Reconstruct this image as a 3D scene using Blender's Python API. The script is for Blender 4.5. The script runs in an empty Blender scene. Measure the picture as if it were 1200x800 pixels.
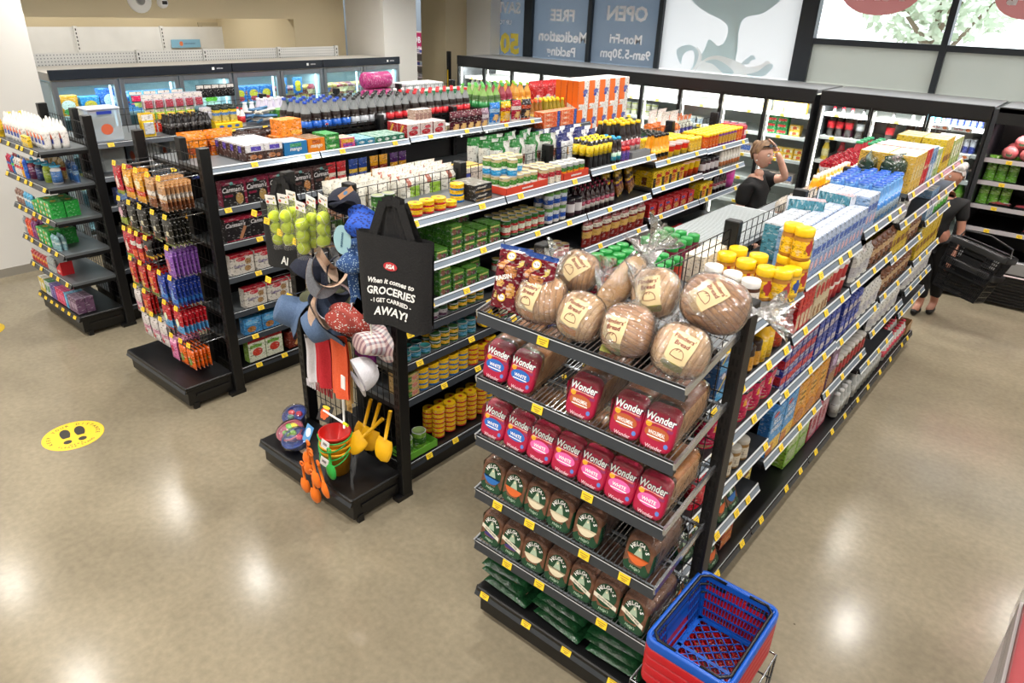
import bpy, math, random
from math import sin, cos, pi, radians, sqrt
from mathutils import Matrix, Vector, Euler
from mathutils.bvhtree import BVHTree
random.seed(7)
scene = bpy.context.scene
COL = scene.collection
# ---------------------------------------------------------------- camera
CAM_H = 2.8; YAW, PITCH, ROLL, FPX = -0.681988, 0.446876, 0.0358878, 824.82
_cy, _sy, _cp, _sp = cos(YAW), sin(YAW), cos(PITCH), sin(PITCH)
FWD = Vector((_sy*_cp, _cy*_cp, -_sp)); _r = Vector((_cy, -_sy, 0)); _u = _r.cross(FWD)
RIGHT = cos(ROLL)*_r + sin(ROLL)*_u; UP = -sin(ROLL)*_r + cos(ROLL)*_u
cam_data = bpy.data.cameras.new('camera'); cam = bpy.data.objects.new('camera', cam_data); COL.objects.link(cam)
cam_data.lens = FPX/1200*36; cam_data.sensor_width = 36; cam_data.clip_start = .05; cam_data.clip_end = 200
mw = Matrix.Identity(4)
for i in range(3):
    mw[i][0] = RIGHT[i]; mw[i][1] = UP[i]; mw[i][2] = -FWD[i]
mw.translation = (0, 0, CAM_H); cam.matrix_world = mw
scene.camera = cam
def at(px, py, x=None, y=None, z=None):
    """point of the place seen at photograph pixel px, py on a vertical plane x=, y= or at height z="""
    d = RIGHT*((px-600)/FPX) + UP*(-(py-400)/FPX) + FWD
    t = x/d.x if x is not None else y/d.y if y is not None else (z-CAM_H)/d.z
    return Vector((0, 0, CAM_H)) + d*t
# ---------------------------------------------------------------- look
scene.view_settings.view_transform = 'Standard'; scene.view_settings.look = 'None'
scene.view_settings.gamma = 1; scene.view_settings.use_curve_mapping = False
scene.view_settings.exposure = 0.12
world = bpy.data.worlds.new('daylight'); scene.world = world; world.use_nodes = True
bg = world.node_tree.nodes['Background']; bg.inputs[0].default_value = (.90, .95, 1, 1); bg.inputs[1].default_value = 3.4
LAMP_W = 24; CEIL = 3.35
LAMPS = [(x, y) for y in (-2.9, -.9, 1.08, 3.0, 4.95, 6.9) for x in (-8.05, -6.1, -4.4, -2.5, -.65, 1.2)] + \
        [(x, 8.3) for x in (-7.2, -5.2, -3.2, -1.2, .8)] + [(-10.9, 3.9), (-10.9, 5.6)]  # last two are unseen extras, added to brighten the dark recess
# ---------------------------------------------------------------- materials
_M = {}
def srgb(h):
    return tuple(((c/12.92) if c <= .04045 else ((c+.055)/1.055)**2.4) for c in (int(h[i:i+2], 16)/255 for i in (0, 2, 4)))
def mat(h, rough=.45, metal=0., coat=0., alpha=1., name=None, spec=.5):
    k = (h, rough, metal, coat, alpha, name)
    if k in _M: return _M[k]
    m = bpy.data.materials.new(name or 'm_'+h); m.use_nodes = True
    b = m.node_tree.nodes['Principled BSDF']
    b.inputs['Base Color'].default_value = (*srgb(h), 1); b.inputs['Roughness'].default_value = rough
    b.inputs['Metallic'].default_value = metal; b.inputs['Coat Weight'].default_value = coat
    b.inputs['Specular IOR Level'].default_value = spec
    m.diffuse_color = (*srgb(h), 1)
    _M[k] = m; return m
def nodes_of(m): return m.node_tree.nodes, m.node_tree.links, m.node_tree.nodes['Principled BSDF']
def noise_mat(name, c1, c2, scale, rough=.5, stretch=(1, 1, 1), bump=0., detail=6, lo=.3, hi=.7, rvar=0., coat=0., metal=0.):
    m = bpy.data.materials.new(name); m.use_nodes = True
    N, L, b = nodes_of(m)
    tc = N.new('ShaderNodeTexCoord'); mp = N.new('ShaderNodeMapping'); mp.inputs['Scale'].default_value = stretch
    nz = N.new('ShaderNodeTexNoise'); nz.inputs['Scale'].default_value = scale; nz.inputs['Detail'].default_value = detail
    cr = N.new('ShaderNodeValToRGB'); cr.color_ramp.elements[0].position = lo; cr.color_ramp.elements[1].position = hi
    cr.color_ramp.elements[0].color = (*srgb(c1), 1); cr.color_ramp.elements[1].color = (*srgb(c2), 1)
    L.new(tc.outputs['Object'], mp.inputs[0]); L.new(mp.outputs[0], nz.inputs[0]); L.new(nz.outputs[0], cr.inputs[0]); L.new(cr.outputs[0], b.inputs['Base Color'])
    b.inputs['Roughness'].default_value = rough; b.inputs['Coat Weight'].default_value = coat; b.inputs['Metallic'].default_value = metal
    if bump:
        bp = N.new('ShaderNodeBump'); bp.inputs['Strength'].default_value = bump; bp.inputs['Distance'].default_value = .01
        L.new(nz.outputs[0], bp.inputs['Height']); L.new(bp.outputs[0], b.inputs['Normal'])
    if rvar:
        mr = N.new('ShaderNodeMapRange'); mr.inputs['To Min'].default_value = rough-rvar; mr.inputs['To Max'].default_value = rough+rvar
        L.new(nz.outputs[0], mr.inputs[0]); L.new(mr.outputs[0], b.inputs['Roughness'])
    return m
def emit(h, s, name='glow'):
    m = bpy.data.materials.new(name); m.use_nodes = True
    N, L, b = nodes_of(m); b.inputs['Base Color'].default_value = (.8, .8, .8, 1)
    b.inputs['Emission Color'].default_value = (*srgb(h), 1); b.inputs['Emission Strength'].default_value = s
    return m
def film_mat(name, tint='ffffff', gloss=.22, bump=.9, scale=18, rough=.12, body=0.05):
    """thin clear plastic film: see-through with crinkled highlights and a little milkiness"""
    m = bpy.data.materials.new(name); m.use_nodes = True
    N, L = m.node_tree.nodes, m.node_tree.links; N.clear()
    out = N.new('ShaderNodeOutputMaterial'); tr = N.new('ShaderNodeBsdfTransparent'); tr.inputs[0].default_value = (*srgb(tint), 1)
    gl = N.new('ShaderNodeBsdfGlossy'); gl.inputs['Roughness'].default_value = rough
    df = N.new('ShaderNodeBsdfDiffuse'); df.inputs[0].default_value = (.85, .87, .9, 1)
    tc = N.new('ShaderNodeTexCoord'); nz = N.new('ShaderNodeTexNoise'); nz.inputs['Scale'].default_value = scale; nz.inputs['Detail'].default_value = 3
    nz.inputs['Distortion'].default_value = 1.2
    bp = N.new('ShaderNodeBump'); bp.inputs['Strength'].default_value = bump; bp.inputs['Distance'].default_value = .02
    L.new(tc.outputs['Object'], nz.inputs[0]); L.new(nz.outputs[0], bp.inputs['Height'])
    L.new(bp.outputs[0], gl.inputs['Normal'])
    m1 = N.new('ShaderNodeMixShader'); m1.inputs[0].default_value = body; L.new(tr.outputs[0], m1.inputs[1]); L.new(df.outputs[0], m1.inputs[2])
    fr = N.new('ShaderNodeFresnel'); fr.inputs[0].default_value = 1.35; L.new(bp.outputs[0], fr.inputs[1])
    ad = N.new('ShaderNodeMath'); ad.operation = 'ADD'; ad.inputs[1].default_value = gloss*.3; ad.use_clamp = True
    mu = N.new('ShaderNodeMath'); mu.operation = 'MULTIPLY'; mu.inputs[1].default_value = gloss*4; mu.use_clamp = True
    L.new(fr.outputs[0], mu.inputs[0]); L.new(mu.outputs[0], ad.inputs[0])
    m2 = N.new('ShaderNodeMixShader'); L.new(ad.outputs[0], m2.inputs[0]); L.new(m1.outputs[0], m2.inputs[1]); L.new(gl.outputs[0], m2.inputs[2])
    L.new(m2.outputs[0], out.inputs[0]); return m
def glass_mat(name, tint=(.9, .95, .95), refl=.08, haze=0., rough=.03):
    m = bpy.data.materials.new(name); m.use_nodes = True
    N, L = m.node_tree.nodes, m.node_tree.links; N.clear()
    out = N.new('ShaderNodeOutputMaterial'); tr = N.new('ShaderNodeBsdfTransparent'); tr.inputs[0].default_value = (*tint, 1)
    gl = N.new('ShaderNodeBsdfGlossy'); gl.inputs['Roughness'].default_value = rough
    m2 = N.new('ShaderNodeMixShader'); m2.inputs[0].default_value = refl; L.new(tr.outputs[0], m2.inputs[1]); L.new(gl.outputs[0], m2.inputs[2])
    last = m2
    if haze:
        df = N.new('ShaderNodeBsdfDiffuse'); df.inputs[0].default_value = (.8, .85, .85, 1)
        m3 = N.new('ShaderNodeMixShader'); m3.inputs[0].default_value = haze; L.new(m2.outputs[0], m3.inputs[1]); L.new(df.outputs[0], m3.inputs[2]); last = m3
    L.new(last.outputs[0], out.inputs[0]); return m
# ---------------------------------------------------------------- mesh builder
_fonts = {}
def text_geo(s, bold=0., shear=0.):
    k = (s, bold, shear)
    if k in _fonts: return _fonts[k]
    cu = bpy.data.curves.new('lettering', 'FONT'); cu.body = s; cu.size = 1; cu.offset = bold; cu.shear = shear
    cu.align_x = 'CENTER'; cu.align_y = 'CENTER'; cu.resolution_u = 2
    o = bpy.data.objects.new('lettering', cu); COL.objects.link(o)
    dg = bpy.context.evaluated_depsgraph_get(); me = o.evaluated_get(dg).to_mesh()
    vs = [tuple(v.co[:2]) for v in me.vertices]; fs = [tuple(p.vertices) for p in me.polygons]
    bpy.data.objects.remove(o); bpy.data.curves.remove(cu)
    if vs:
        x0, x1 = min(v[0] for v in vs), max(v[0] for v in vs); y0, y1 = min(v[1] for v in vs), max(v[1] for v in vs)
        vs = [(a-(x0+x1)/2, b-(y0+y1)/2) for a, b in vs]; ext = (x1-x0, y1-y0)
    else: ext = (1, 1)
    _fonts[k] = (vs, fs, ext); return _fonts[k]
LEG = set("SAVE|UP TO|50|FREE|Medication|Packing|OPEN|Mon-Fri|9am-5.30pm|IGA.|IGA|mango|RICE|BUBBLES|Red Bull|Carman's|Yoghurt|Weet-Bix|Wonder|WHITE|WHOLEMEAL|HELGA'S|GLUTEN FREE|Helga's|RAISIN|Tip Top|DB|DESIGNER BRANDS|UP&GO".split('|'))
def legible(t): return len(t) < 2 or t in LEG
class Mb:
    def __init__(s): s.v = []; s.f = []; s.m = []; s.sm = []; s.mats = []; s.T = None
    def mid(s, m):
        if m not in s.mats: s.mats.append(m)
        return s.mats.index(m)
    def add(s, vs, fs, m, smooth=False):
        o = len(s.v)
        if s.T is not None: vs = [tuple(s.T @ Vector(v)) for v in vs]
        s.v += vs
        ml = isinstance(m, list)
        if not ml: mi = s.mid(m)
        for i, f in enumerate(fs):
            s.f.append(tuple(a+o for a in f)); s.m.append(s.mid(m[i]) if ml else mi); s.sm.append(smooth)
    def box(s, x0, x1, y0, y1, z0, z1, m, c=0.):
        if c <= 0:
            s.add([(x0, y0, z0), (x1, y0, z0), (x1, y1, z0), (x0, y1, z0), (x0, y0, z1), (x1, y0, z1), (x1, y1, z1), (x0, y1, z1)],
                  [(0, 3, 2, 1), (4, 5, 6, 7), (0, 1, 5, 4), (1, 2, 6, 5), (2, 3, 7, 6), (3, 0, 4, 7)], m); return
        vs = []
        for zi, z in ((0, z0), (1, z0+c), (2, z1-c), (3, z1)):
            e = c if zi in (0, 3) else 0
            a, b, p, q = x0+e, x1-e, y0+e, y1-e
            cc = c*.6 if e else c
            vs += [(a+cc, p, z), (b-cc, p, z), (b, p+cc, z), (b, q-cc, z), (b-cc, q, z), (a+cc, q, z), (a, q-cc, z), (a, p+cc, z)]
        fs = [tuple(range(7, -1, -1)), tuple(range(24, 32))]
        for k in range(3):
            for i in range(8): fs.append((k*8+i, k*8+(i+1) % 8, k*8+8+(i+1) % 8, k*8+8+i))
        s.add(vs, fs, m)
    def lathe(s, prof, m, n=16, cx=0, cy=0, cz=0, cap=True, smooth=True, ax='z'):
        vs = []; fs = []; ms = []
        for r, z in prof:
            for i in range(n):
                a = 2*pi*i/n; vs.append((cx+r*cos(a), cy+r*sin(a), cz+z))
        for k in range(len(prof)-1):
            for i in range(n):
                j = (i+1) % n; fs.append((k*n+i, k*n+j, (k+1)*n+j, (k+1)*n+i)); ms.append(m[k] if isinstance(m, list) else m)
        if ax == 'y': vs = [(a, -c, b) for a, b, c in vs]
        s.add(vs, fs, ms, smooth)
        if cap:
            o = len(s.v)-len(vs)
            for q, rng in ((0, range(n-1, -1, -1)), (len(prof)-1, range(n))):
                if prof[q][0] > 1e-5:
                    s.f.append(tuple(o+q*n+i for i in rng)); s.m.append(s.mid((m[0] if q == 0 else m[-1]) if isinstance(m, list) else m)); s.sm.append(False)
    def tube(s, pts, r, m, n=6, closed=False, cap=True):
        pts = [Vector(p) for p in pts]; L = len(pts); vs = []; fs = []
        up = None
        for i, p in enumerate(pts):
            if closed: d = pts[(i+1) % L]-pts[i-1]
            else: d = pts[min(i+1, L-1)]-pts[max(i-1, 0)]
            d.normalize()
            if up is None:
                up = Vector((0, 0, 1)) if abs(d.z) < .9 else Vector((1, 0, 0))
            a = d.cross(up)
            if a.length < 1e-4: a = d.orthogonal()
            a.normalize(); b = a.cross(d); up = b
            rr = r[i] if isinstance(r, (list, tuple)) else r
            for k in range(n):
                t = 2*pi*k/n + pi/n; q = p+a*(rr*cos(t))+b*(rr*sin(t)); vs.append(tuple(q))
        for i in range(L if closed else L-1):
            j = (i+1) % L
            for k in range(n): fs.append((i*n+k, j*n+k, j*n+(k+1) % n, i*n+(k+1) % n)[::-1])
        if cap and not closed: fs += [tuple(range(n)), tuple((L-1)*n+k for k in range(n-1, -1, -1))]
        s.add(vs, fs, m, n > 4)
    def quad(s, pts, m): s.add([tuple(p) for p in pts], [tuple(range(len(pts)))], m)
    def grid(s, fn, nu, nv, m, smooth=True, close_u=False):
        vs = [tuple(fn(i/nu, j/nv)) for j in range(nv+1) for i in range(nu+(0 if close_u else 1))]
        w = nu if close_u else nu+1; fs = []; ms = []
        for j in range(nv):
            for i in range(nu):
                k = (i+1) % w if close_u else i+1
                fs.append((j*w+i, j*w+k, (j+1)*w+k, (j+1)*w+i))
                ms.append(m((i+.5)/nu, (j+.5)/nv) if callable(m) else m)
        s.add(vs, fs, ms, smooth)
    def text(s, t, o, u, v, h, m, bold=.02, shear=0., maxw=None):
        """lettering centred on o, reading along u, letters' height h along v"""
        if not legible(t):      # print too small to read in the photograph: plain strokes
            o, u, v = Vector(o), Vector(u).normalized(), Vector(v).normalized(); W = min(maxw or 9, h*.62*len(t)); rn = random.Random(len(t)); x = -W/2
            while x < W/2-.1*h:
                e = min(W/2, x+h*rn.uniform(.25, .5)); s.add([tuple(o+u*a+v*b) for a, b in ((x, -h*.3), (e, -h*.3), (e, h*rn.uniform(.2, .45)), (x, h*.25))], [(0, 1, 2, 3)], m); x = e+h*.14
            return
        vs, fs, ext = text_geo(t, bold, shear); k = h/.72
        kx = k if not maxw else min(k, maxw/ext[0])
        o, u, v = Vector(o), Vector(u).normalized(), Vector(v).normalized()
        s.add([tuple(o+u*(a*kx)+v*(b*k)) for a, b in vs], fs, m)
    def ell(s, o, u, v, a, b, m, n=16):
        o, u, v = Vector(o), Vector(u).normalized(), Vector(v).normalized()
        s.add([tuple(o+u*(a*cos(2*pi*i/n))+v*(b*sin(2*pi*i/n))) for i in range(n)], [tuple(range(n))], m)
    def sphere(s, c, r, m, n=12, sc=(1, 1, 1)):
        vs = [(c[0], c[1], c[2]-r*sc[2])]; k = n//2
        for j in range(1, k):
            t = -pi/2+pi*j/k
            for i in range(n): vs.append((c[0]+r*sc[0]*cos(t)*cos(2*pi*i/n), c[1]+r*sc[1]*cos(t)*sin(2*pi*i/n), c[2]+r*sc[2]*sin(t)))
        vs.append((c[0], c[1], c[2]+r*sc[2])); fs = []
        for i in range(n): fs.append((0, 1+(i+1) % n, 1+i))
        for j in range(k-2):
            for i in range(n): fs.append((1+j*n+i, 1+j*n+(i+1) % n, 1+(j+1)*n+(i+1) % n, 1+(j+1)*n+i))
        o = 1+(k-2)*n
        for i in range(n): fs.append((o+i, o+(i+1) % n, len(vs)-1))
        s.add(vs, fs, m, True)
    def mesh(s, name):
        me = bpy.data.meshes.new(name); me.from_pydata(s.v, [], s.f)
        for m in s.mats: me.materials.append(m)
        me.polygons.foreach_set('material_index', s.m); me.polygons.foreach_set('use_smooth', s.sm); me.update(); return me
    def obj(s, name, parent=None, **k): return ob(name, s.mesh(name), parent, **k)
def ob(name, data, parent=None, loc=None, rot=None, label=None, cat=None, group=None, kind=None, M=None):
    o = bpy.data.objects.new(name, data); COL.objects.link(o)
    if parent: o.parent = parent
    if M is not None: o.matrix_local = M
    if loc is not None: o.location = loc
    if rot is not None: o.rotation_euler = rot
    if label: o['label'] = label
    if cat: o['category'] = cat
    if group: o['group'] = group
    if kind: o['kind'] = kind
    return o
def thing(name, label, cat, loc=(0, 0, 0), rot=(0, 0, 0), group=None): return ob(name, None, None, loc, rot, label, cat, group)
def structure(name, mb): return mb.obj(name, kind='structure')
X, Y, Z = Vector((1, 0, 0)), Vector((0, 1, 0)), Vector((0, 0, 1))
BLACK = mat('0b0b0d', .45); BLACK2 = mat('141416', .35); WIRE = mat('101012', .35, .2); CHROME = mat('c8ccd2', .22, .9)
WHITE = mat('f2f2f0', .5); STEEL = mat('8d9298', .35, .7); YEL = mat('f4cf2c', .5); RED = mat('c8202c', .4)
# ---------------------------------------------------------------- setting: floor, walls, ceiling
def plane(mb, p, m): mb.quad(p, m)
floor_m = noise_mat('polished_concrete', '7c7361', '8d836f', 1.1, .19, detail=11, lo=.34, hi=.66, rvar=.03, stretch=(1, 1.6, 1))
N, L, b = nodes_of(floor_m); b.inputs['Specular IOR Level'].default_value = .26
# dark pock marks in the concrete
tc = N.new('ShaderNodeTexCoord'); vo = N.new('ShaderNodeTexVoronoi'); vo.inputs['Scale'].default_value = 3.1; vo.inputs['Randomness'].default_value = 1
rp = N.new('ShaderNodeValToRGB'); rp.color_ramp.elements[0].position = .012; rp.color_ramp.elements[1].position = .022
rp.color_ramp.elements[0].color = (.35, .32, .28, 1); rp.color_ramp.elements[1].color = (1, 1, 1, 1)
n2 = N.new('ShaderNodeTexNoise'); n2.inputs['Scale'].default_value = 28; n2.inputs['Detail'].default_value = 5
r2 = N.new('ShaderNodeMapRange'); r2.inputs['To Min'].default_value = .74; r2.inputs['To Max'].default_value = 1.22
mx = N.new('ShaderNodeMix'); mx.data_type = 'RGBA'; mx.blend_type = 'MULTIPLY'; mx.inputs[0].default_value = 1
mx2 = N.new('ShaderNodeMix'); mx2.data_type = 'RGBA'; mx2.blend_type = 'MULTIPLY'; mx2.inputs[0].default_value = 1
src = b.inputs['Base Color'].links[0].from_socket
L.new(tc.outputs['Object'], vo.inputs['Vector']); L.new(tc.outputs['Object'], n2.inputs['Vector'])
L.new(vo.outputs['Distance'], rp.inputs[0]); L.new(n2.outputs[0], r2.inputs[0])
L.new(src, mx.inputs[6]); L.new(rp.outputs[0], mx.inputs[7]); L.new(mx.outputs[2], mx2.inputs[6]); L.new(r2.outputs[0], mx2.inputs[7]); L.new(mx2.outputs[2], b.inputs['Base Color'])
XL, XR, YB, YF = -8.62, 3.2, -4.2, 10.15
f = Mb(); f.box(-17, XR, YB, 13.5, -.1, 0, floor_m); structure('floor', f)
wall_m = mat('dcdad6', .7, name='wall_paint'); cream = mat('cdbf9f', .7, name='cream_paint'); ceil_m = mat('e6e4e0', .8, name='ceiling_paint')
c = Mb(); c.box(-17, XR, YB, YF+.3, CEIL, CEIL+.1, ceil_m); structure('ceiling', c)
w = Mb(); w.box(XL-.25, XL, YB, 2.78, 0, CEIL, wall_m); structure('wall_left', w)
w = Mb(); w.box(XL, XL+.012, YB, 2.78, 0, .09, mat('8f8a80', .5)); w.obj('baseboard_left', kind='structure')
w = Mb(); w.box(XR, XR+.2, YB, YF, 0, CEIL, wall_m); structure('wall_right', w)
w = Mb(); w.box(-17, XR, YB-.2, YB, 0, CEIL, wall_m); structure('wall_back', w)
# bulkhead over the recess behind the freezers, with its opening
w = Mb(); xb = -9.85
w.box(xb-.15, xb, 2.6, 6.72, 2.49, CEIL, cream); w.box(xb-.15, xb, 6.72, 7.65, 0, CEIL, cream); w.box(xb-.15, xb, 2.6, 3.0, 0, CEIL, cream)
structure('wall_bulkhead', w)
w = Mb(); w.box(-12.2, -12.05, 2.6, 8.3, 0, CEIL, cream); w.box(-12.05, xb, 2.45, 2.6, 0, CEIL, cream); w.box(-12.05, xb-.15, 6.72, 6.85, 0, CEIL, cream)
structure('wall_recess', w)
# closed door in the recess
w = Mb(); dr = mat('c9bea4', .6); d0 = at(237, 40, x=-12.04).y; d1 = at(286, 40, x=-12.04).y
w.box(-12.05, -12.03, d0-.05, d1+.05, 0, 2.36, mat('bdb196', .6)); w.box(-12.03, -12.01, d0, d1, 0, 2.31, dr); structure('door_1', w)
# pillars
w = Mb(); w.box(-9.85, -8.95, 7.68, 8.35, 0, CEIL, wall_m); structure('wall_pillar_left', w)
w = Mb(); w.box(-9.9, -9.3, 9.35, 9.95, 0, CEIL, cream); structure('wall_pillar_middle', w)
w = Mb(); w.box(-9.28, -8.72, 9.85, 10.2, 0, CEIL, wall_m); structure('wall_pillar_right', w)
# shop next door seen through the gap
w = Mb(); w.box(-17, -9.9, 12.8, 12.95, 0, CEIL, mat('8e979e', .6)); w.box(-12.5, -12.4, 12.74, 12.8, 2.2, CEIL, mat('2b3238', .5))
w.box(-17.1, -17, 2.6, 13, 0, CEIL, mat('8e979e', .6)); w.box(-9.9, -9.75, 9.95, 13, 0, CEIL, cream); structure('wall_next_shop', w)
# ---------------------------------------------------------------- glazed front wall: frames, frosted panes and vinyl signs read from behind
dark = mat('2a3138', .4, .3, name='window_frame'); GY = 10.1
def vinyl(name, col, trans):
    m = bpy.data.materials.new(name); m.use_nodes = True; N, L = m.node_tree.nodes, m.node_tree.links; N.clear()
    out = N.new('ShaderNodeOutputMaterial'); d = N.new('ShaderNodeBsdfDiffuse'); t = N.new('ShaderNodeBsdfTranslucent'); g = N.new('ShaderNodeBsdfGlossy'); g.inputs[1].default_value = .08
    d.inputs[0].default_value = (*srgb(col), 1); t.inputs[0].default_value = (*srgb(col), 1)
    a = N.new('ShaderNodeMixShader'); a.inputs[0].default_value = trans; L.new(d.outputs[0], a.inputs[1]); L.new(t.outputs[0], a.inputs[2])
    c = N.new('ShaderNodeMixShader'); c.inputs[0].default_value = .05; L.new(a.outputs[0], c.inputs[1]); L.new(g.outputs[0], c.inputs[2]); L.new(c.outputs[0], out.inputs[0]); return m
v_blue = vinyl('vinyl_grey_blue', '667382', .45); v_white = vinyl('vinyl_white', 'd6d8da', .5); v_yel = vinyl('vinyl_yellow', 'f0da58', .05); v_lett = vinyl('vinyl_lettering', 'f4f4f8', .05)
v_teal = vinyl('vinyl_teal', 'c4dade', .15); v_teal2 = vinyl('vinyl_pale_teal', 'f0f6f8', .15); v_teal3 = vinyl('vinyl_mid_teal', 'cfe3ea', .15)
v_frost = vinyl('frosted_glass', 'a3a69e', .42); v_red = vinyl('vinyl_red', 'b0706e', .5)
clear = glass_mat('window_glass', (.95, .97, .97), .04)
XS = [-8.75, -8.02, -6.84, -5.6, -3.56]     # mullion centres left to right
wf = Mb()
wf.box(-8.8, XR, GY-.05, GY+.08, 0, .12, dark)
for x, ww in ((-8.06, .085), (-6.83, .035), (-5.59, .035), (-3.46, .11), (-1.84, .035), (-.1, .035), (1.6, .035)):
    wf.box(x-ww, x+ww, GY-.06, GY+.08, .12, CEIL, dark)
for a, b2 in ((-3.36, -1.87), (-1.81, -.13), (-.07, 1.57), (1.63, XR)): wf.box(a, b2, GY-.05, GY+.06, 2.46, 2.53, dark)
structure('trim_1', wf)
def pane(n, x0, x1, z0, z1, m):
    p = Mb()
    if m is clear: p.box(x0, x1, GY, GY+.012, z0, z1, m)
    else: p.quad([(x0, GY, z0), (x1, GY, z0), (x1, GY, z1), (x0, GY, z1)], m)     # vinyl film
    return p.obj('window_%d' % n, kind='structure')
pane(1, -8.8, -8.14, .12, CEIL, v_blue); p2 = pane(2, -7.98, -6.86, .12, CEIL, v_blue); p3 = pane(3, -6.8, -5.62, .12, CEIL, v_blue); p4 = pane(4, -5.56, -3.57, .12, CEIL, v_white)
k = 5
for x0, x1 in ((-3.36, -1.87), (-1.81, -.13), (-.07, 1.57), (1.63, XR)):
    pane(k, x0, x1, .12, 2.46, v_frost); pane(k+1, x0, x1, 2.53, CEIL, clear); k += 2
def sign(name, label, fn):
    if 'lettering' in name:
        t = thing(name, label, 'window sign', (-6, yy, 2.5)); PARENT[0] = t; fn(None); return t
    s = Mb(); fn(s); return s.obj(name, label=label, cat='window sign')
U, V = -X, Z        # lettering is applied outside, so it reads mirrored from in here
yy = GY-.004; PARENT = [None]
def tx(s, t, px, py, h, m, bold=.03, maxw=None):
    p = at(px, py, y=yy)-Vector((-6, yy, 2.5)); s = Mb(); s.text(t, (p.x, 0, p.z), U, V, h, m, bold, maxw=maxw); s.obj('word', PARENT[0])
def sg(s): tx(s, 'SAVE', 596, 9, .17, v_lett, .03); tx(s, 'UP TO', 592, 26, .07, v_lett); tx(s, '50', 597, 51, .30, v_yel, .05)
sign('window_lettering', 'reversed SAVE UP TO 50 lettering on the leftmost blue-grey window', sg)
def sg(s): tx(s, 'FREE', 659, 18, .17, v_lett); tx(s, 'Medication', 659, 43, .16, v_lett, maxw=.98); tx(s, 'Packing', 657, 62, .14, v_lett)
sign('window_lettering', 'reversed FREE Medication Packing lettering on the second blue-grey window', sg)
def sg(s): tx(s, 'OPEN', 735, 16, .2, v_lett, .035, ); tx(s, 'Mon-Fri', 733, 46, .13, v_lett); tx(s, '9am-5.30pm', 732, 65, .13, v_lett, maxw=1.08)
sign('window_lettering', 'reversed OPEN Mon-Fri 9am-5.30pm lettering on the third blue-grey window', sg)
def poly(s, pts, m, d=0.):
    q = [at(px, py, y=yy-d) for px, py in pts]; s.quad([(p.x, yy-d, p.z) for p in q], m)
def bez(pts, n=8):
    out = []; L_ = len(pts)
    for i in range(L_):
        p0, p1, p2_, p3_ = (Vector(pts[(i+k) % L_]) for k in (-1, 0, 1, 2))
        for t in range(n):
            t /= n; out.append(tuple(.5*((2*p1)+(p2_-p0)*t+(2*p0-5*p1+4*p2_-p3_)*t*t+(3*p1-p0-3*p2_+p3_)*t**3)))
    return out
def zp(l): return [(600+a/4, b_/4) for a, b_ in l]
def sg(s):
    # whale tail over curling waves: stem + two flukes (the flukes run out of the top of the picture)
    poly(s, bez(zp([(1045, 280), (890, 285), (905, 225), (925, 185), (965, 215), (1000, 190), (1012, 130), (985, 95), (920, 62), (860, 20), (820, -40), (880, -75), (960, -40), (1045, 10)]), 5), v_teal)
    poly(s, bez(zp([(1045, 280), (1045, 10), (1090, -40), (1200, -80), (1290, -60), (1270, -10), (1180, 60), (1090, 85), (1062, 150), (1055, 220)]), 5), v_teal, .0006)
    poly(s, bez(zp([(860, 345), (880, 300), (920, 268), (980, 262), (1060, 290), (1110, 315), (1170, 300), (1195, 285), (1210, 300), (1170, 345), (1120, 362), (1000, 358), (920, 350)]), 4), v_teal2, .001)
    poly(s, bez(zp([(905, 290), (950, 278), (1000, 300), (1040, 340), (1000, 352), (975, 330), (940, 300)]), 4), v_teal3, .0015)
    poly(s, bez(zp([(1100, 350), (1150, 335), (1200, 300), (1225, 310), (1190, 350), (1130, 364)]), 4), v_teal3, .0015)
    poly(s, bez(zp([(835, 335), (868, 290), (872, 240), (840, 212), (800, 215), (770, 240), (790, 300), (800, 262), (815, 245), (845, 235), (855, 262), (850, 300)]), 4), v_teal3, .001)
    poly(s, bez(zp([(835, 335), (862, 300), (876, 250), (862, 215), (888, 250), (885, 290), (850, 335)]), 4), v_teal2, .0012)
    poly(s, bez(zp([(1075, 300), (1100, 275), (1125, 258), (1142, 275), (1120, 285), (1110, 300)]), 4), v_teal3, .001)
sign('whale_tail_decal', 'teal whale tail and curling wave decal on the wide white window', sg)
s_ = Mb(); p = at(1033, -12, y=GY-.003); s_.ell((p.x, GY-.003, p.z), X, Z, .46, .28, v_red, 28); s_.text('IGA.', (p.x, GY-.006, p.z), U, V, .22, vinyl('vinyl_off_white', 'e0d0cc', .5), .05, .3)
s_.obj('oval_logo_decal', label='large faded red oval logo decal on the clear window above the coolers', cat='window sign')
s_ = Mb(); p = at(1212, -5, y=GY-.003); s_.ell((p.x, GY-.003, p.z), X, Z, .36, .24, v_red, 28); s_.text('IGA.', (p.x, GY-.006, p.z), U, V, .18, v_lett, .05, .3)
s_.obj('oval_logo_decal', label='faded red oval logo decal at the far right edge of the glazing', cat='window sign')
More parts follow.
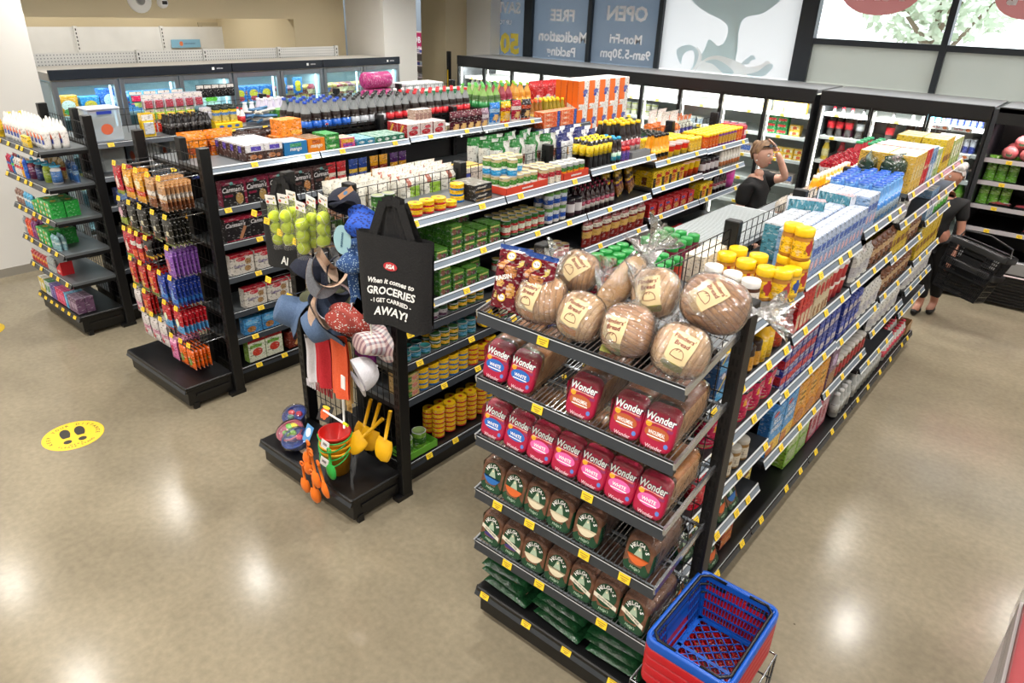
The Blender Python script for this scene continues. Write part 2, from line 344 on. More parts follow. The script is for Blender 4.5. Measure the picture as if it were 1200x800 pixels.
# outside: pavement and pale trees
g = Mb(); g.box(-30, 30, 10.4, 60, -.15, -.05, mat('b8b4ac', .9)); g.obj('ground_outside', kind='structure')
leaf = mat('d5e0cc', .8); bark = mat('8a7a66', .8)
def tree(x, y, h, r, label, seed):
    rnd = random.Random(seed); t = thing('tree', label, 'tree', (x, y, -.05), group=None)
    tr = Mb(); tr.tube([(0, 0, 0), (.1, 0, h*.35), (.05, .1, h*.7)], [.2, .15, .06], bark, 8)
    for a in range(5): tr.tube([(.08, 0, h*.4+a*.15), (cos(a*1.3)*r*.6, sin(a*1.3)*r*.6, h*.7)], [.07, .02], bark, 5)
    tr.obj('trunk', t); cr = Mb()
    for i in range(1500):
        a, b_, q = rnd.random()*6.28, math.acos(2*rnd.random()-1), rnd.random()**.4*r
        c_ = Vector((cos(a)*sin(b_)*q, sin(a)*sin(b_)*q, h*.75+cos(b_)*q*.7)); u = Vector((rnd.gauss(0, 1), rnd.gauss(0, 1), rnd.gauss(0, 1))).normalized(); v = u.orthogonal().normalized()
        cr.quad([c_+u*.12, c_+v*.07, c_-u*.12, c_-v*.07], leaf)
    cr.obj('foliage', t)
tree(-3.4, 17, 4.6, 1.6, 'pale green tree outside behind the oval logo window', 1); tree(.8, 18, 6, 2.0, 'leafy tree outside at the right end of the glazing', 2)
# ---------------------------------------------------------------- ceiling lamps
lampglow = emit('fff4e0', 3, 'lamp_glow')
def lamp_proto():
    r = Mb(); r.lathe([(.085, 0), (.105, .0), (.108, -.012), (.085, -.016), (.08, .0)], WHITE, 20, cap=False); g = Mb(); g.lathe([(.0, -.004), (.082, -.004), (.082, .0)], lampglow, 20, cap=False)
    return r.mesh('trim_ring'), g.mesh('lens')
lr, lg = lamp_proto(); ld = bpy.data.lights.new('downlight', 'AREA'); ld.shape = 'DISK'; ld.size = .16; ld.energy = LAMP_W; ld.color = (1, .965, .91); ld.spread = radians(150)
for i, (x, y) in enumerate(LAMPS):
    t = thing('ceiling_downlight', 'round recessed downlight in the white ceiling', 'ceiling light', (x, y, CEIL), group='ceiling downlights')
    ob('trim_ring', lr, t); ob('lens', lg, t); ob('bulb', ld, t, (0, 0, -.02))
t = thing('ceiling_tube_light', 'pink tinted tube light over the meat case', 'ceiling light', (.5, 8.0, CEIL-.03), (0, 0, radians(-12)))
q = Mb(); q.box(-.05, .05, -.75, .75, 0, .03, WHITE, .004); q.obj('housing', t); q = Mb(); q.tube([(0, -.7, -.012), (0, .7, -.012)], .013, emit('ff9fc0', 18, 'pink_tube'), 8); q.obj('tube', t)
# ---------------------------------------------------------------- shelving
HD = .41; PITCH_Y = .94; Y0 = 2.40; SX = {1: -6.95, 2: -5.10, 3: -3.2, 4: -1.32}
RAIL = mat('8693a2', .25, .35, name='ticket_rail'); RAILW = mat('dfe5ea', .3, .2, name='rail_edge'); TRAY = mat('3a3d41', .4, .3, name='shelf_tray'); TRAYW = mat('74797d', .4, .5, name='galvanised_shelf')
tick = Mb(); tick.box(-.026, .026, -.0015, .0015, -.017, .017, YEL)
for zz, ww in ((.006, .04), (-.003, .03), (-.01, .018)): tick.quad([(-ww/2, -.0017, zz-.0022), (ww/2-.0, -.0017, zz-.0022), (ww/2, -.0017, zz+.0022), (-ww/2, -.0017, zz+.0022)], mat('a8882a', .6))
TICK = tick.mesh('price_ticket')
NTICK = [0]
_sh = {}
def shelf_mesh(w, d, wire=False, light=False):
    """tray from y=-d (front) to 0, width w centred, top surface at z=0, with ticket rail along the front"""
    k = (round(w, 3), d, wire, light)
    if k in _sh: return _sh[k]
    a = Mb(); T = TRAYW if light else TRAY
    if wire:
        n = int(w/.021)
        for i in range(n+1):
            x = -w/2+.01+i*(w-.02)/n; a.tube([(x, -d+.01, 0), (x, -.005, 0)], .0022, CHROME, 4)
        for y in (-d+.02, -d*.6, -d*.3, -.01): a.box(-w/2, w/2, y-.006, y+.006, -.008, -.003, STEEL)
        for s in (-1, 1): a.box(s*w/2-.004, s*w/2+.004, -d, 0, -.018, .012, CHROME)
    else:
        a.box(-w/2, w/2, -d+.01, 0, -.022, 0, T)
        for s in (-1, 1): a.box(s*(w/2-.004)-.002, s*(w/2-.004)+.002, -d*.95, 0, -.05, -.022, BLACK)
    r = Mb(); zt, zb = .006, -.04; y0, y1 = -d+.012, -d-.010
    def seg(f0, f1, m, e=0.):
        p = lambda f: (y0+(y1-y0)*f-e, zt+(zb-zt)*f)
        (ya, za), (yb, zb_) = p(f0), p(f1); r.quad([(-w/2, yb, zb_), (w/2, yb, zb_), (w/2, ya, za), (-w/2, ya, za)], m)
    if wire or light == 'dark':
        seg(0, .16, BLACK2); seg(.16, .22, RAILW); seg(.22, 1, mat('45494f', .28, .6))
    else:
        seg(0, .2, RAILW, .001); seg(.2, .3, BLACK2); seg(.3, .8, RAIL); seg(.8, 1, RAILW, .001)
    r.quad([(-w/2, y0, zt), (w/2, y0, zt), (w/2, y0+.004, zb), (-w/2, y0+.004, zb)][::-1], BLACK)
    r.quad([(-w/2, y1, zb), (w/2, y1, zb), (w/2, y0+.004, zb), (-w/2, y0+.004, zb)][::-1], BLACK)
    for s in (-1, 1): r.quad([(s*w/2, y0, zt), (s*w/2, y1, zb), (s*w/2, y0+.004, zb)], BLACK)
    _sh[k] = (a.mesh('shelf'), r.mesh('price_rail')); return _sh[k]
def shelf(parent, w, d, M, wire=False, light=False, tickets=0, rnd=random, spread=1.):
    a, r = shelf_mesh(w, d, wire, light); o = ob('shelf', a, parent, M=M); rr = ob('price_rail', r, o)
    used = []
    for i in range(tickets):
        if NTICK[0] > 420: break
        x = (i+.5)/tickets*w-w/2+rnd.uniform(-.3, .3)*w/tickets*spread; NTICK[0] += 1
        ob('price_ticket', TICK, rr, (x, -d-.0035, -.016), (radians(-25.5), 0, 0))
    return o
MR = lambda a: Matrix.Rotation(a, 4, 'Z'); MT = lambda x, y, z: Matrix.Translation((x, y, z)); MRX = lambda a: Matrix.Rotation(a, 4, 'X')
def wiregrid(mb, x0, x1, z0, z1, y, dx=.07, zs=(), r=.0026):
    n = max(1, int(round((x1-x0)/dx)))
    for i in range(n+1): x = x0+(x1-x0)*i/n; mb.tube([(x, y, z0), (x, y, z1)], r, WIRE, 4)
    for z in zs: mb.tube([(x0, y, z), (x1, y, z)], r, WIRE, 4)
def post_mesh():
    a = Mb(); a.box(-.026, .026, -.038, .038, 0, 1.87, BLACK, .004)
    for i in range(34):
        z = .12+i*.05; a.box(-.012, -.004, -.0388, -.037, z, z+.028, mat('000000', .8)); a.box(.004, .012, -.0388, -.037, z, z+.028, mat('000000', .8))
    return a.mesh('post')
POST = post_mesh()
KICK = mat('0c0c0e', .38, name='kick_plate')
# shelf heights (top of tray) for the right-hand side of each bay
ZR = {4: [[1.62, 1.33, 1.06, .76, .47], [1.64, 1.35, 1.01, .60], [1.69, 1.36, .99, .63], [1.75, 1.55, 1.30, 1.02, .74, .45], [1.75, 1.55, 1.38, 1.05, .80, .60]],
      3: [[1.71, 1.43, 1.20, 1.06, .85, .61], [1.71, 1.42, 1.15, .86, .58], [1.74, 1.42, 1.15, .86, .58], [1.67, 1.45, 1.2, .86, .58], [1.66, 1.43, 1.2, .86, .58]],
      2: [[1.71, 1.42, 1.16, .90, .62], [1.71, 1.40, 1.1, .8, .5], [1.72, 1.4, 1.1, .8, .5], [1.72, 1.4, 1.1, .8, .5], [1.60, 1.4, 1.1, .8, .5], [1.43, 1.1, .8, .5]],
      1: [[1.62, 1.34, 1.08, .80, .5], [1.62, 1.34, 1.08, .8, .5], [1.62, 1.3, 1.0, .7, .4], [1.62, 1.3, 1.0, .7, .4], [1.62, 1.3, 1.0, .7, .4]]}
ZLEFT = {1: 1.62, 2: 1.69, 3: 1.55, 4: 1.60}
GN = {1: 'first shelving gondola from the left wall, beside the freezers', 2: 'second shelving gondola from the left, behind the hanging snack display',
      3: 'long middle shelving gondola behind the hat and bucket display', 4: 'rightmost long shelving gondola running back from the bread display'}
NB = {1: 5, 2: 6, 3: 5, 4: 5}
def gondola(g):
    sx = SX[g]; t = thing('shelving_gondola', 'black steel '+GN[g], 'shelving', (sx, Y0, 0)); rnd = random.Random(g)
    yl = NB[g]*PITCH_Y
    b = Mb(); b.box(-HD+.03, HD-.03, .03, yl, .0, .11, KICK); b.box(-HD, HD, .03, yl, .11, .15, KICK, .004); b.obj('base', t)
    for k in range(NB[g]+1):
        y = k*PITCH_Y; ob('post', POST, t, (0, y if k else .045, 0), (0, 0, pi/2))
    for k in range(NB[g]):
        y0, y1 = k*PITCH_Y+.03, (k+1)*PITCH_Y-.03; yc = (y0+y1)/2
        p = Mb(); p.box(-.006, .006, y0, y1, .15, 1.56, BLACK); p.obj('back_panel', t)
        q = Mb(); q.T = MR(pi/2); wiregrid(q, y0, y1, 1.56, 1.83, 0, .072, (1.60, 1.78, 1.83)); q.obj('wire_divider', t)
        W = PITCH_Y-.012
        for j, z in enumerate(ZR[g][k]):
            light = 'dark' if (g in (3,) and z < 1.1 and k == 0) or (g == 2 and z < 1.65) or g == 1 else (True if j == 0 else False)
            nt = 4 if g == 4 and k == 0 else (3 if g == 4 else 2)
            shelf(t, W, HD-.01, MT(.0, yc, z) @ MR(pi/2), light=light, tickets=nt if (g != 1 or k < 2) else 0, rnd=rnd)
        # base rail
        a, r = shelf_mesh(W, HD, light='dark'); rr = ob('price_rail', r, t, M=MT(0, yc, .155) @ MR(pi/2))
        if g >= 2 and k < 3 or g == 4:
            for i in range(3):
                NTICK[0] += 1; ob('price_ticket', TICK, rr, ((i-1)*.3+rnd.uniform(-.08, .08), -HD-.0035, -.016), (radians(-25.5), 0, 0))
        shelf(t, W, HD-.01, MT(0, yc, 1.70 if (g, k) == (4, 1) else ZLEFT[g]) @ MR(-pi/2), light=True, tickets=0)
    return t
for g in (1, 2, 3, 4): gondola(g)
EY = 1.94    # front of the end displays
def endcap(g, label, shelves, tilt=0., wire=False, d=.39, tickets=(2, 2, 2, 2, 2, 2)):
    sx = SX[g]+(.03 if g == 4 else 0); t = thing('end_display_stand', label, 'shelving', (sx, 0, 0)); rnd = random.Random(g+10)
    b = Mb(); b.box(-.455, .455, EY+.03, 2.32, .035, .165, KICK, .003)
    b.box(-.47, .47, EY+.01, 2.33, .165, .195, KICK, .006)
    for s in (-1, 1): b.box(s*.45-.012, s*.45+.012, EY+.06, EY+.1, 0, .05, BLACK); b.box(s*.45-.014, s*.45+.014, EY+.09, 2.3, .10, .12, BLACK2)
    b.obj('base', t)
    r = Mb(); r.T = MT(0, 0, .0); a, rm = shelf_mesh(.94, .39, light='dark'); rr = ob('price_rail', rm, t, M=MT(0, EY+.40, .19))
    for i in range(tickets[0]):
        NTICK[0] += 1; ob('price_ticket', TICK, rr, (-.47+.94*(i+.35+rnd.uniform(-.1, .1))/max(1, tickets[0]), -.39-.0035, -.016), (radians(-25.5), 0, 0))
    for s in (-1, 1):
        ob('post', POST, t, (s*.468, 2.36, 0)); f = Mb(); f.box(s*.468-.028, s*.468+.028, 2.28, 2.40, 0, .03, BLACK2); f.obj('foot', t)
    q = Mb(); wiregrid(q, -.44, .44, .2, 1.8, 2.385, .055, [.25+.11*i for i in range(15)]); q.obj('wire_back', t)
    for i, z in enumerate(shelves):
        M = MT(0, 2.33, z+math.tan(tilt)*d) @ MRX(tilt)
        shelf(t, .93, d/cos(tilt), M, wire=wire, light='dark', tickets=tickets[i+1], rnd=rnd)
    return t
endcap(1, 'black end display of bottles and packets nearest the left wall', [1.62, 1.33, 1.05, .76, .50], d=.38, tickets=(7, 5, 5, 5, 5, 5, 5))
endcap(2, 'black end stand with hanging snack packets', [], tickets=(0,))
endcap(3, 'black end stand with hats, buckets and carry bags', [], tickets=(0,))
BT = radians(11); BZ = [1.675, 1.375, 1.085, .795, .495]
endcap(4, 'black tilted-shelf bread display in the foreground', BZ, BT, True, .40, (4, 1, 1, 1, 4, 3))
# ---------------------------------------------------------------- products: makers
class Pr:
    def __init__(s, name, cat, w, d, h, mesh=None, parts=None): s.name, s.cat, s.w, s.d, s.h, s.mesh, s.parts = name, cat, w, d, h, mesh, parts
def put(P, M, label, group=None, name=None):
    if P.parts:
        t = ob(name or P.name, None, M=M, label=label, cat=P.cat, group=group)
        for nm, me in P.parts: ob(nm, me, t)
        return t
    return ob(name or P.name, P.mesh, M=M, label=label, cat=P.cat, group=group)
def cm(c, r=.4): return c if not isinstance(c, str) else mat(c, r)
_P = {}
def pm(c, r=.4):
    """printed packaging: base colour broken up by small light and dark print marks"""
    if not isinstance(c, str): return c
    if (c, r) in _P: return _P[(c, r)]
    m = bpy.data.materials.new('print_'+c); m.use_nodes = True; N, L, b = nodes_of(m); col = srgb(c)
    tc = N.new('ShaderNodeTexCoord'); mp = N.new('ShaderNodeMapping'); mp.inputs['Scale'].default_value = (1, 1, 2.2)
    n1 = N.new('ShaderNodeTexNoise'); n1.inputs['Scale'].default_value = 38; n1.inputs['Detail'].default_value = 2
    n2 = N.new('ShaderNodeTexNoise'); n2.inputs['Scale'].default_value = 75; n2.inputs['Detail'].default_value = 1
    L.new(tc.outputs['Object'], mp.inputs[0]); L.new(mp.outputs[0], n1.inputs[0]); L.new(mp.outputs[0], n2.inputs[0])
    cr = N.new('ShaderNodeValToRGB'); e = cr.color_ramp.elements
    dk = tuple(x*.42 for x in col); lt = tuple(min(1, x*.55+.3) for x in col)
    e[0].position = .36; e[0].color = (*dk, 1); e[1].position = .41; e[1].color = (*col, 1)
    q = e.new(.60); q.color = (*col, 1); q = e.new(.64); q.color = (*lt, 1)
    L.new(n1.outputs[0], cr.inputs[0])
    c2 = N.new('ShaderNodeValToRGB'); f = c2.color_ramp.elements; f[0].position = .30; f[0].color = (.5, .5, .5, 1); f[1].position = .42; f[1].color = (1, 1, 1, 1)
    L.new(n2.outputs[0], c2.inputs[0]); mx = N.new('ShaderNodeMix'); mx.data_type = 'RGBA'; mx.blend_type = 'MULTIPLY'; mx.inputs[0].default_value = .8
    L.new(cr.outputs[0], mx.inputs[6]); L.new(c2.outputs[0], mx.inputs[7]); L.new(mx.outputs[2], b.inputs['Base Color'])
    b.inputs['Roughness'].default_value = r; _P[(c, r)] = m; return m
def pack(name, cat, w, d, h, base, dec=(), top=None, rough=.42, tab=None):
    """printed carton facing -y; dec: (face 'f','s','t', kind, ...) in fractions of the face"""
    a = Mb(); B = pm(base, rough); c = min(w, d, h)*.02
    a.box(-w/2, w/2, -d/2, d/2, 0, h, B, c)
    if top: a.quad([(-w/2+c, -d/2+c, h+.0004), (w/2-c, -d/2+c, h+.0004), (w/2-c, d/2-c, h+.0004), (-w/2+c, d/2-c, h+.0004)], pm(top, rough))
    e = .0006
    for q in dec:
        face, kind, r = q[0], q[1], q[2:]; e += .0003
        if face == 'f': frames = [((-w/2, -d/2-e, 0), X, Z, w, h)]
        elif face == 's': frames = [((w/2+e, -d/2, 0), Y, Z, d, h), ((-w/2-e, d/2, 0), -Y, Z, d, h)]
        else: frames = [((-w/2, -d/2, h+e), X, Y, w, d)]
        for o, u, v, W, H in frames:
            o = Vector(o); pt = lambda x, y: o+u*(x*W)+v*(y*H)
            if kind == 'r': x0, y0, x1, y1, col = r; a.quad([pt(x0, y0), pt(x1, y0), pt(x1, y1), pt(x0, y1)], pm(col, rough))
            elif kind == 'e': x, y, rx, ry, col = r; a.ell(pt(x, y), u, v, rx*W, ry*H, pm(col, rough), 14)
            elif kind == 'p': pts, col = r; a.quad([pt(*p) for p in pts], cm(col, rough))
            elif kind == 't': t, x, y, s, col = r[:5]; a.text(t, pt(x, y), u, v, s*H, cm(col, rough), .02, r[5] if len(r) > 5 else 0, .9*W)
    return Pr(name, cat, w, d, h, a.mesh(name))
def can(name, cat, r, h, bands, lid='c9c7c0', rim='b8bcc0', n=18, stack=1, dome=None):
    """tin: bands = [(top fraction, colour)...] from the bottom"""
    a = Mb(); pr = [(r*.93, 0), (r, .002), (r, .004)]; ms = [cm(rim, .25), cm(rim, .25)]
    z = 0
    for f_, col in bands:
        pr.append((r, max(.005, f_*h-.001 if f_ >= 1 else f_*h))); ms.append(pm(col, .35))
    pr[-1] = (r, h-.004); pr += [(r*1.01, h-.002), (r*.99, h), (r*.9, h), (r*.88, h-.003), (0, h-.003)]; ms += [cm(lid if dome else rim, .25)]*3+[cm(lid, .3)]*2
    if dome: pr[-2:] = [(r*.86, h+.0005), (r*.3, h+.0012), (0, h+.0012)]; ms = ms[:-2]+[cm(lid, .35), cm(lid, .35), cm(dome, .35)]
    a.lathe(pr, ms, n, cap=False); return Pr(name, cat, 2*r, 2*r, h, a.mesh(name))
def turned(name, cat, segs, n=16, parts=None):
    """bottle or jar: segs = [(part, [(r,z)...], [materials])]"""
    out = []; R = max(p[0] for s_ in segs for p in s_[1]); H = max(p[1] for s_ in segs for p in s_[1])
    if parts:
        for nm, prof, ms in segs:
            a = Mb(); a.lathe(prof, [cm(m_, .3) for m_ in ms], n, cap=False); out.append((nm, a.mesh(nm)))
        return Pr(name, cat, 2*R, 2*R, H, None, out)
    a = Mb()
    for nm, prof, ms in segs: a.lathe(prof, [cm(m_, .3) for m_ in ms], n, cap=False)
    return Pr(name, cat, 2*R, 2*R, H, a.mesh(name))
def jar(name, cat, r, h, body, label, lid, neck=.93, lh=.2, parts=True, emblem=None, n=18):
    z1 = h*(1-lh)
    segs = [('glass', [(0, 0), (r*.95, 0), (r, .006), (r, z1*.15), (r, z1*.82), (r, z1*.84), (r*neck, z1*.97), (r*neck, z1)], [body, body, body, pm(label, .35), body, body, body]),
            ('lid', [(r*neck*1.04, z1), (r*neck*1.06, z1+.002), (r*neck*1.06, h-.004), (r*neck, h), (0, h)], [lid]*4)]
    P = turned(name, cat, segs, n, parts)
    if emblem:
        a = Mb(); R = r*1.004
        for ang in (0,):
            an = radians(ang)
            for k in range(3):
                t0 = an-.55+k*.36; t1 = t0+.37; hh = [.16, .24, .16][k]*h
                zc = h*.42; pts = [(R*sin(t0), -R*cos(t0), zc-hh*[.4, 1, 1][k]), (R*sin(t1), -R*cos(t1), zc-hh*[1, 1, .4][k]), (R*sin(t1), -R*cos(t1), zc+hh*[1, 1, .4][k]), (R*sin(t0), -R*cos(t0), zc+hh*[.4, 1, 1][k])]
                a.quad(pts, cm(emblem, .35))
        if P.parts: P.parts.append(('emblem', a.mesh('emblem')))
    return P
def bottle(name, cat, r, h, liquid, label, cap, z0=.2, z1=.55, neck=.28, shoulder=.72, label2=None, parts=False, clear=None, n=14):
    """bottle with liquid-coloured body, wrap label, neck and cap"""
    nr = r*neck; L2 = label2 or label; top = clear or liquid
    segs = [('body', [(0, 0), (r*.9, 0), (r, h*.03), (r, h*z0), (r*1.01, h*z0), (r*1.01, h*(z0+z1)/2), (r*1.01, h*z1), (r, h*z1), (r, h*(shoulder-.1)), (r*.75, h*shoulder), (nr*1.3, h*(shoulder+.12)), (nr, h*.9), (nr, h*.92)],
             [liquid, liquid, liquid, pm(label, .35), pm(label, .35), pm(L2, .35), pm(L2, .35), liquid, liquid, top, top, top]),
            ('cap', [(nr*1.25, h*.915), (nr*1.3, h*.93), (nr*1.25, h*.995), (0, h)], [cap]*3)]
    return turned(name, cat, segs, n, parts)
def pouch(name, cat, w, h, t, base, fn=None, rough=.3, nu=10, nv=12, crimp=.05, wob=.0, seed=1, gusset=True, top=.12, tilt=0.):
    """soft filled packet standing up; fn(u,v,side) gives the print colour"""
    rnd = random.Random(seed); a = Mb(); ph = rnd.random()*6
    def th(u, v):
        e = (1-abs(2*u-1)**3)**.7
        q = min(1, (1-v)/top*.35) if v > 1-top else 1
        if gusset: b = .75+.25*min(1, v/.15)
        else: b = min(1, v/.15)
        return t/2*max(0, e)*max(.02, q*b)*(1+wob*sin(9*u+ph)*cos(7*v+ph*2))
    for sd in (-1, 1):
        def fp(u, v, sd=sd):
            ww = w*(1-.06*sin(pi*v)); x = (u-.5)*ww; zz = v*h
            if v > 1-crimp: return Vector((x*(1.02), sd*.0008, zz))
            return Vector((x, sd*th(u, v)+wob*.25*t*sin(5*v+ph), zz))
        col = (lambda u, v, sd=sd: pm(fn(u if sd < 0 else 1-u, v, sd) or base, rough)) if fn else pm(base, rough)
        a.grid(fp if sd < 0 else (lambda u, v: fp(1-u, v)), nu, nv, col)
    if gusset: a.quad([(-w/2, -t*.2, .001), (-w/4, -t*.42, .001), (w/4, -t*.42, .001), (w/2, -t*.2, .001), (w/2, t*.2, .001), (w/4, t*.42, .001), (-w/4, t*.42, .001), (-w/2, t*.2, .001)][::-1], cm(base, rough))
    return Pr(name, cat, w, t, h, a.mesh(name))
def bands_fn(*bs, blob=None):
    """bs: (v0, v1, colour); blob: (u, v, ru, rv, colour)"""
    def fn(u, v, sd):
        if blob:
            for b_ in (blob if isinstance(blob, list) else [blob]):
                if ((u-b_[0])/b_[2])**2+((v-b_[1])/b_[3])**2 < 1: return b_[4]
        for v0, v1, c_ in bs:
            if v0 <= v < v1: return c_
    return fn
FR = {'R': (lambda y: MR(pi/2), 1), 'L': (lambda y: MR(-pi/2), -1)}
def row(P, g, z, y0, y1=None, n=None, pitch=None, nd=1, dp=None, st=1, off=.0, label='', group=None, side='R', jit=.004, rot=.04, skip=(), rnd=None, tops=None):
    """rows of one product along a gondola shelf, front row at the lip; returns count"""
    rnd = rnd or random.Random(hash((P.name, g, int(y0*100), int(z*100))) if False else int(y0*1000)+int(z*100)*7+g)
    pitch = pitch or P.w+.004; dp = dp or P.d+.004
    if n is None: n = max(1, int((y1-y0)/pitch+.001))
    sg_ = 1 if side == 'R' else -1; xf = SX[g]+sg_*(HD-.028-off)
    for i in range(n):
        for j in range(nd):
            if (i, j) in skip: continue
            s_ = st if tops is None else tops(i, j, rnd)
            for k in range(s_):
                y = y0+pitch*(i+.5)+rnd.uniform(-jit, jit)*.5; x = xf-sg_*(P.d/2+j*dp+rnd.uniform(0, jit))
                M = MT(x, y, z+.001+k*P.h) @ MR(sg_*pi/2+rnd.uniform(-rot, rot)*(0 if k else 1))
                put(P, M, label, group or label)
def tray(g, z, y0, y1, d, h, col, label, side='R', off=0., txt=None, tc='f0f0f0'):
    a = Mb(); L_ = y1-y0; B = cm(col, .5)
    a.box(-L_/2, L_/2, -d, -d+.003, 0, h, B); a.box(-L_/2, -L_/2+.003, -d, 0, 0, h*1.0, B); a.box(L_/2-.003, L_/2, -d, 0, 0, h, B); a.box(-L_/2, L_/2, -.003, 0, 0, h, B); a.box(-L_/2, L_/2, -d, 0, 0, .002, B)
    if txt: a.text(txt, (0, -d-.0006, h/2), X, Z, h*.4, cm(tc), .02, 0, L_*.8)
    sg_ = 1 if side == 'R' else -1
    return a.obj('cardboard_tray', label=label, cat='tray', M=MT(SX[g]+sg_*(HD-.02-d-off), (y0+y1)/2, z+.001) @ MR(sg_*pi/2))
# ---------------------------------------------------------------- products of the middle gondola (right-hand side)
tuna = can('tuna_can', 'canned food', .043, .036, [(.35, 'c8202c'), (1, 'f2c11c')], lid='f2c11c', dome='c8202c', rim='c8202c')
tunab = can('tuna_can', 'canned food', .043, .036, [(.35, '2a6fb8'), (1, 'f2c11c')], lid='f2c11c', dome='e8b820', rim='2a6fb8')
gtin = can('food_tin', 'canned food', .037, .11, [(.1, '3c6b2c'), (.7, '4f8a3a'), (1, '2f5f2a')], lid='9aa07c')
fruit = can('fruit_can', 'canned food', .034, .105, [(.12, '2a86c0'), (.35, '38a0d8'), (.5, 'e8e8e0'), (.8, '4f8f3c'), (1, 'c8b78a')], lid='c9b78c')
fruitr = can('soup_can', 'canned food', .034, .105, [(.45, 'e6dccb'), (.75, 'b0303a'), (1, 'c9b78c')], lid='c9b78c')
fruito = can('peach_can', 'canned food', .034, .105, [(.25, '3a9ad0'), (.55, 'e89a20'), (.8, '3f7f3a'), (1, 'b8bcc0')])
gred = can('vegetable_can', 'canned food', .034, .11, [(.15, '2f6a34'), (.3, 'c23030'), (.6, 'd8dcc8'), (.75, 'b42a2a'), (1, '2f6a34')], lid='b9a45c')
blue_can = can('bean_can', 'canned food', .037, .11, [(.2, 'd8d4d0'), (.5, '3058b0'), (.75, 'd4dce8'), (1, '6a9a50')], lid='b8bcc0')
redcan = can('tomato_paste_can', 'canned food', .034, .08, [(.15, 'a01820'), (.6, 'c0202c'), (.75, 'e8d8c0'), (1, '901820')], lid='b8a070')
dkjar = turned('pickle_jar', 'jar', [('b', [(0, 0), (.04, 0), (.042, .01), (.042, .03), (.042, .09), (.036, .105), (.036, .11)], ['3a2430', '3a2430', '3a2430', 'd9d5d8', '3a2430', '3a2430']), ('c', [(.04, .108), (.04, .128), (0, .13)], ['1c1a20', '1c1a20'])])
darkbox = pack('cracker_box', 'packaged food', .16, .19, .05, '2a2a2c', [('f', 'r', .05, .1, .95, .3, '8a6a3a'), ('f', 't', 'Crackers', .4, .65, .3, 'd8d0c0'), ('s', 'r', .1, .2, .5, .8, 'b89a6a')], top='6c675c')
greenbox = pack('muesli_bar_box', 'packaged food', .10, .075, .06, '4f8f34', [('f', 'r', 0, 0, 1, .45, '2f5f38'), ('f', 'e', .3, .35, .2, .3, '8a5a4c'), ('f', 'e', .68, .3, .15, .22, '7a4a58'), ('f', 't', 'Sardines', .5, .74, .26, 'f0e890'), ('s', 'r', .1, .1, .9, .5, '3a7a30')], top='5f9f3a')
saucered = bottle('sauce_bottle', 'sauce', .03, .19, '2a1014', 'e8e4e0', '8a1c3c', label2='8a2040', z0=.2, z1=.5)
yelbag = pouch('snack_bag', 'snacks', .15, .22, .05, 'eec51e', bands_fn((.0, .12, 'e0b81c'), (.12, .42, '8a5a2c'), (.62, .72, '3a2a1a'), (.42, .52, '5a2a68'), blob=[(.55, .3, .25, .14, 'd8964a')]), wob=.25, gusset=False)
noodbox = pack('noodle_pack', 'noodles', .13, .12, .13, 'f0cc20', [('f', 'r', .05, .0, .35, .6, '3a2a1a'), ('f', 'e', .6, .35, .25, .25, 'd87a20'), ('f', 'r', .4, .62, .95, .85, 'c82818'), ('s', 'r', .1, .1, .5, .6, '6a3a1a')], top='f0d020')
cup = turned('noodle_cup', 'noodles', [('b', [(0, 0), (.042, 0), (.05, .045), (.056, .09), (.058, .098)], ['f0c820', 'f0c820', 'e03828', 'f0f0e8']), ('l', [(.059, .098), (.059, .103), (0, .104)], ['e8a0a0', 'e8a8a4'])])
cuptall = turned('noodle_cup', 'noodles', [('b', [(0, 0), (.04, 0), (.046, .06), (.052, .12), (.054, .125)], ['e8b828', 'd04a20', 'e8c020', 'f0f0e8']), ('l', [(.055, .125), (.055, .13), (0, .131)], ['e8a0a0', 'd8a04c'])])
redpack = pack('noodle_multipack', 'noodles', .125, .10, .11, 'b0181c', [('f', 'r', .05, .55, .95, .9, 'd02830'), ('f', 'e', .5, .3, .3, .22, 'c8924a'), ('f', 'r', .15, .62, .6, .8, '3050a0'), ('s', 'r', .1, .1, .9, .5, '8a1418')], top='c02028')
maggi = bottle('seasoning_bottle', 'sauce', .027, .20, '1a100c', 'f0d024', 'f4d818', z0=.42, z1=.8, shoulder=.84, neck=.55)
bluecap = bottle('sauce_bottle', 'sauce', .026, .19, '241410', '30a8c8', '2aa0d0', z0=.12, z1=.42, label2='b8d8c0', neck=.5, shoulder=.76)
soy = bottle('soy_sauce_bottle', 'sauce', .035, .27, '1c100c', 'c4bcb8', 'f0c418', z0=.12, z1=.5, label2='a82838', neck=.42, shoulder=.74)
spicej = jar('spice_jar', 'jar', .025, .10, '8a5a9a', '5a48a0', 'c82c20', parts=False, lh=.22)
gold = bottle('syrup_bottle', 'sauce', .029, .21, 'd89018', '1a1614', '14120f', z0=.15, z1=.42, label2='f0b828', neck=.45)
custard = jar('custard_jar', 'jar', .034, .115, 'd8a828', 'e8c040', 'f0d42c', parts=False, lh=.15)
ylid = jar('pasta_sauce_jar', 'jar', .031, .125, 'c8401c', 'd8681c', 'f0cc24', parts=False, lh=.16)
ylidp = jar('curry_paste_jar', 'jar', .031, .125, '7a3a98', 'c89a30', 'f0cc24', parts=False, lh=.16)
redcart = pack('tomato_carton', 'packaged food', .07, .06, .13, 'c8283c', [('f', 'r', .1, .3, .9, .7, 'e8dcd8'), ('s', 'r', .1, .3, .9, .7, 'd86878')], top='d84858')
gcap = bottle('dressing_bottle', 'sauce', .028, .19, 'd8d4c8', 'e0905c', '2e9848', z0=.1, z1=.55, label2='f0f0e8', neck=.6, shoulder=.8)
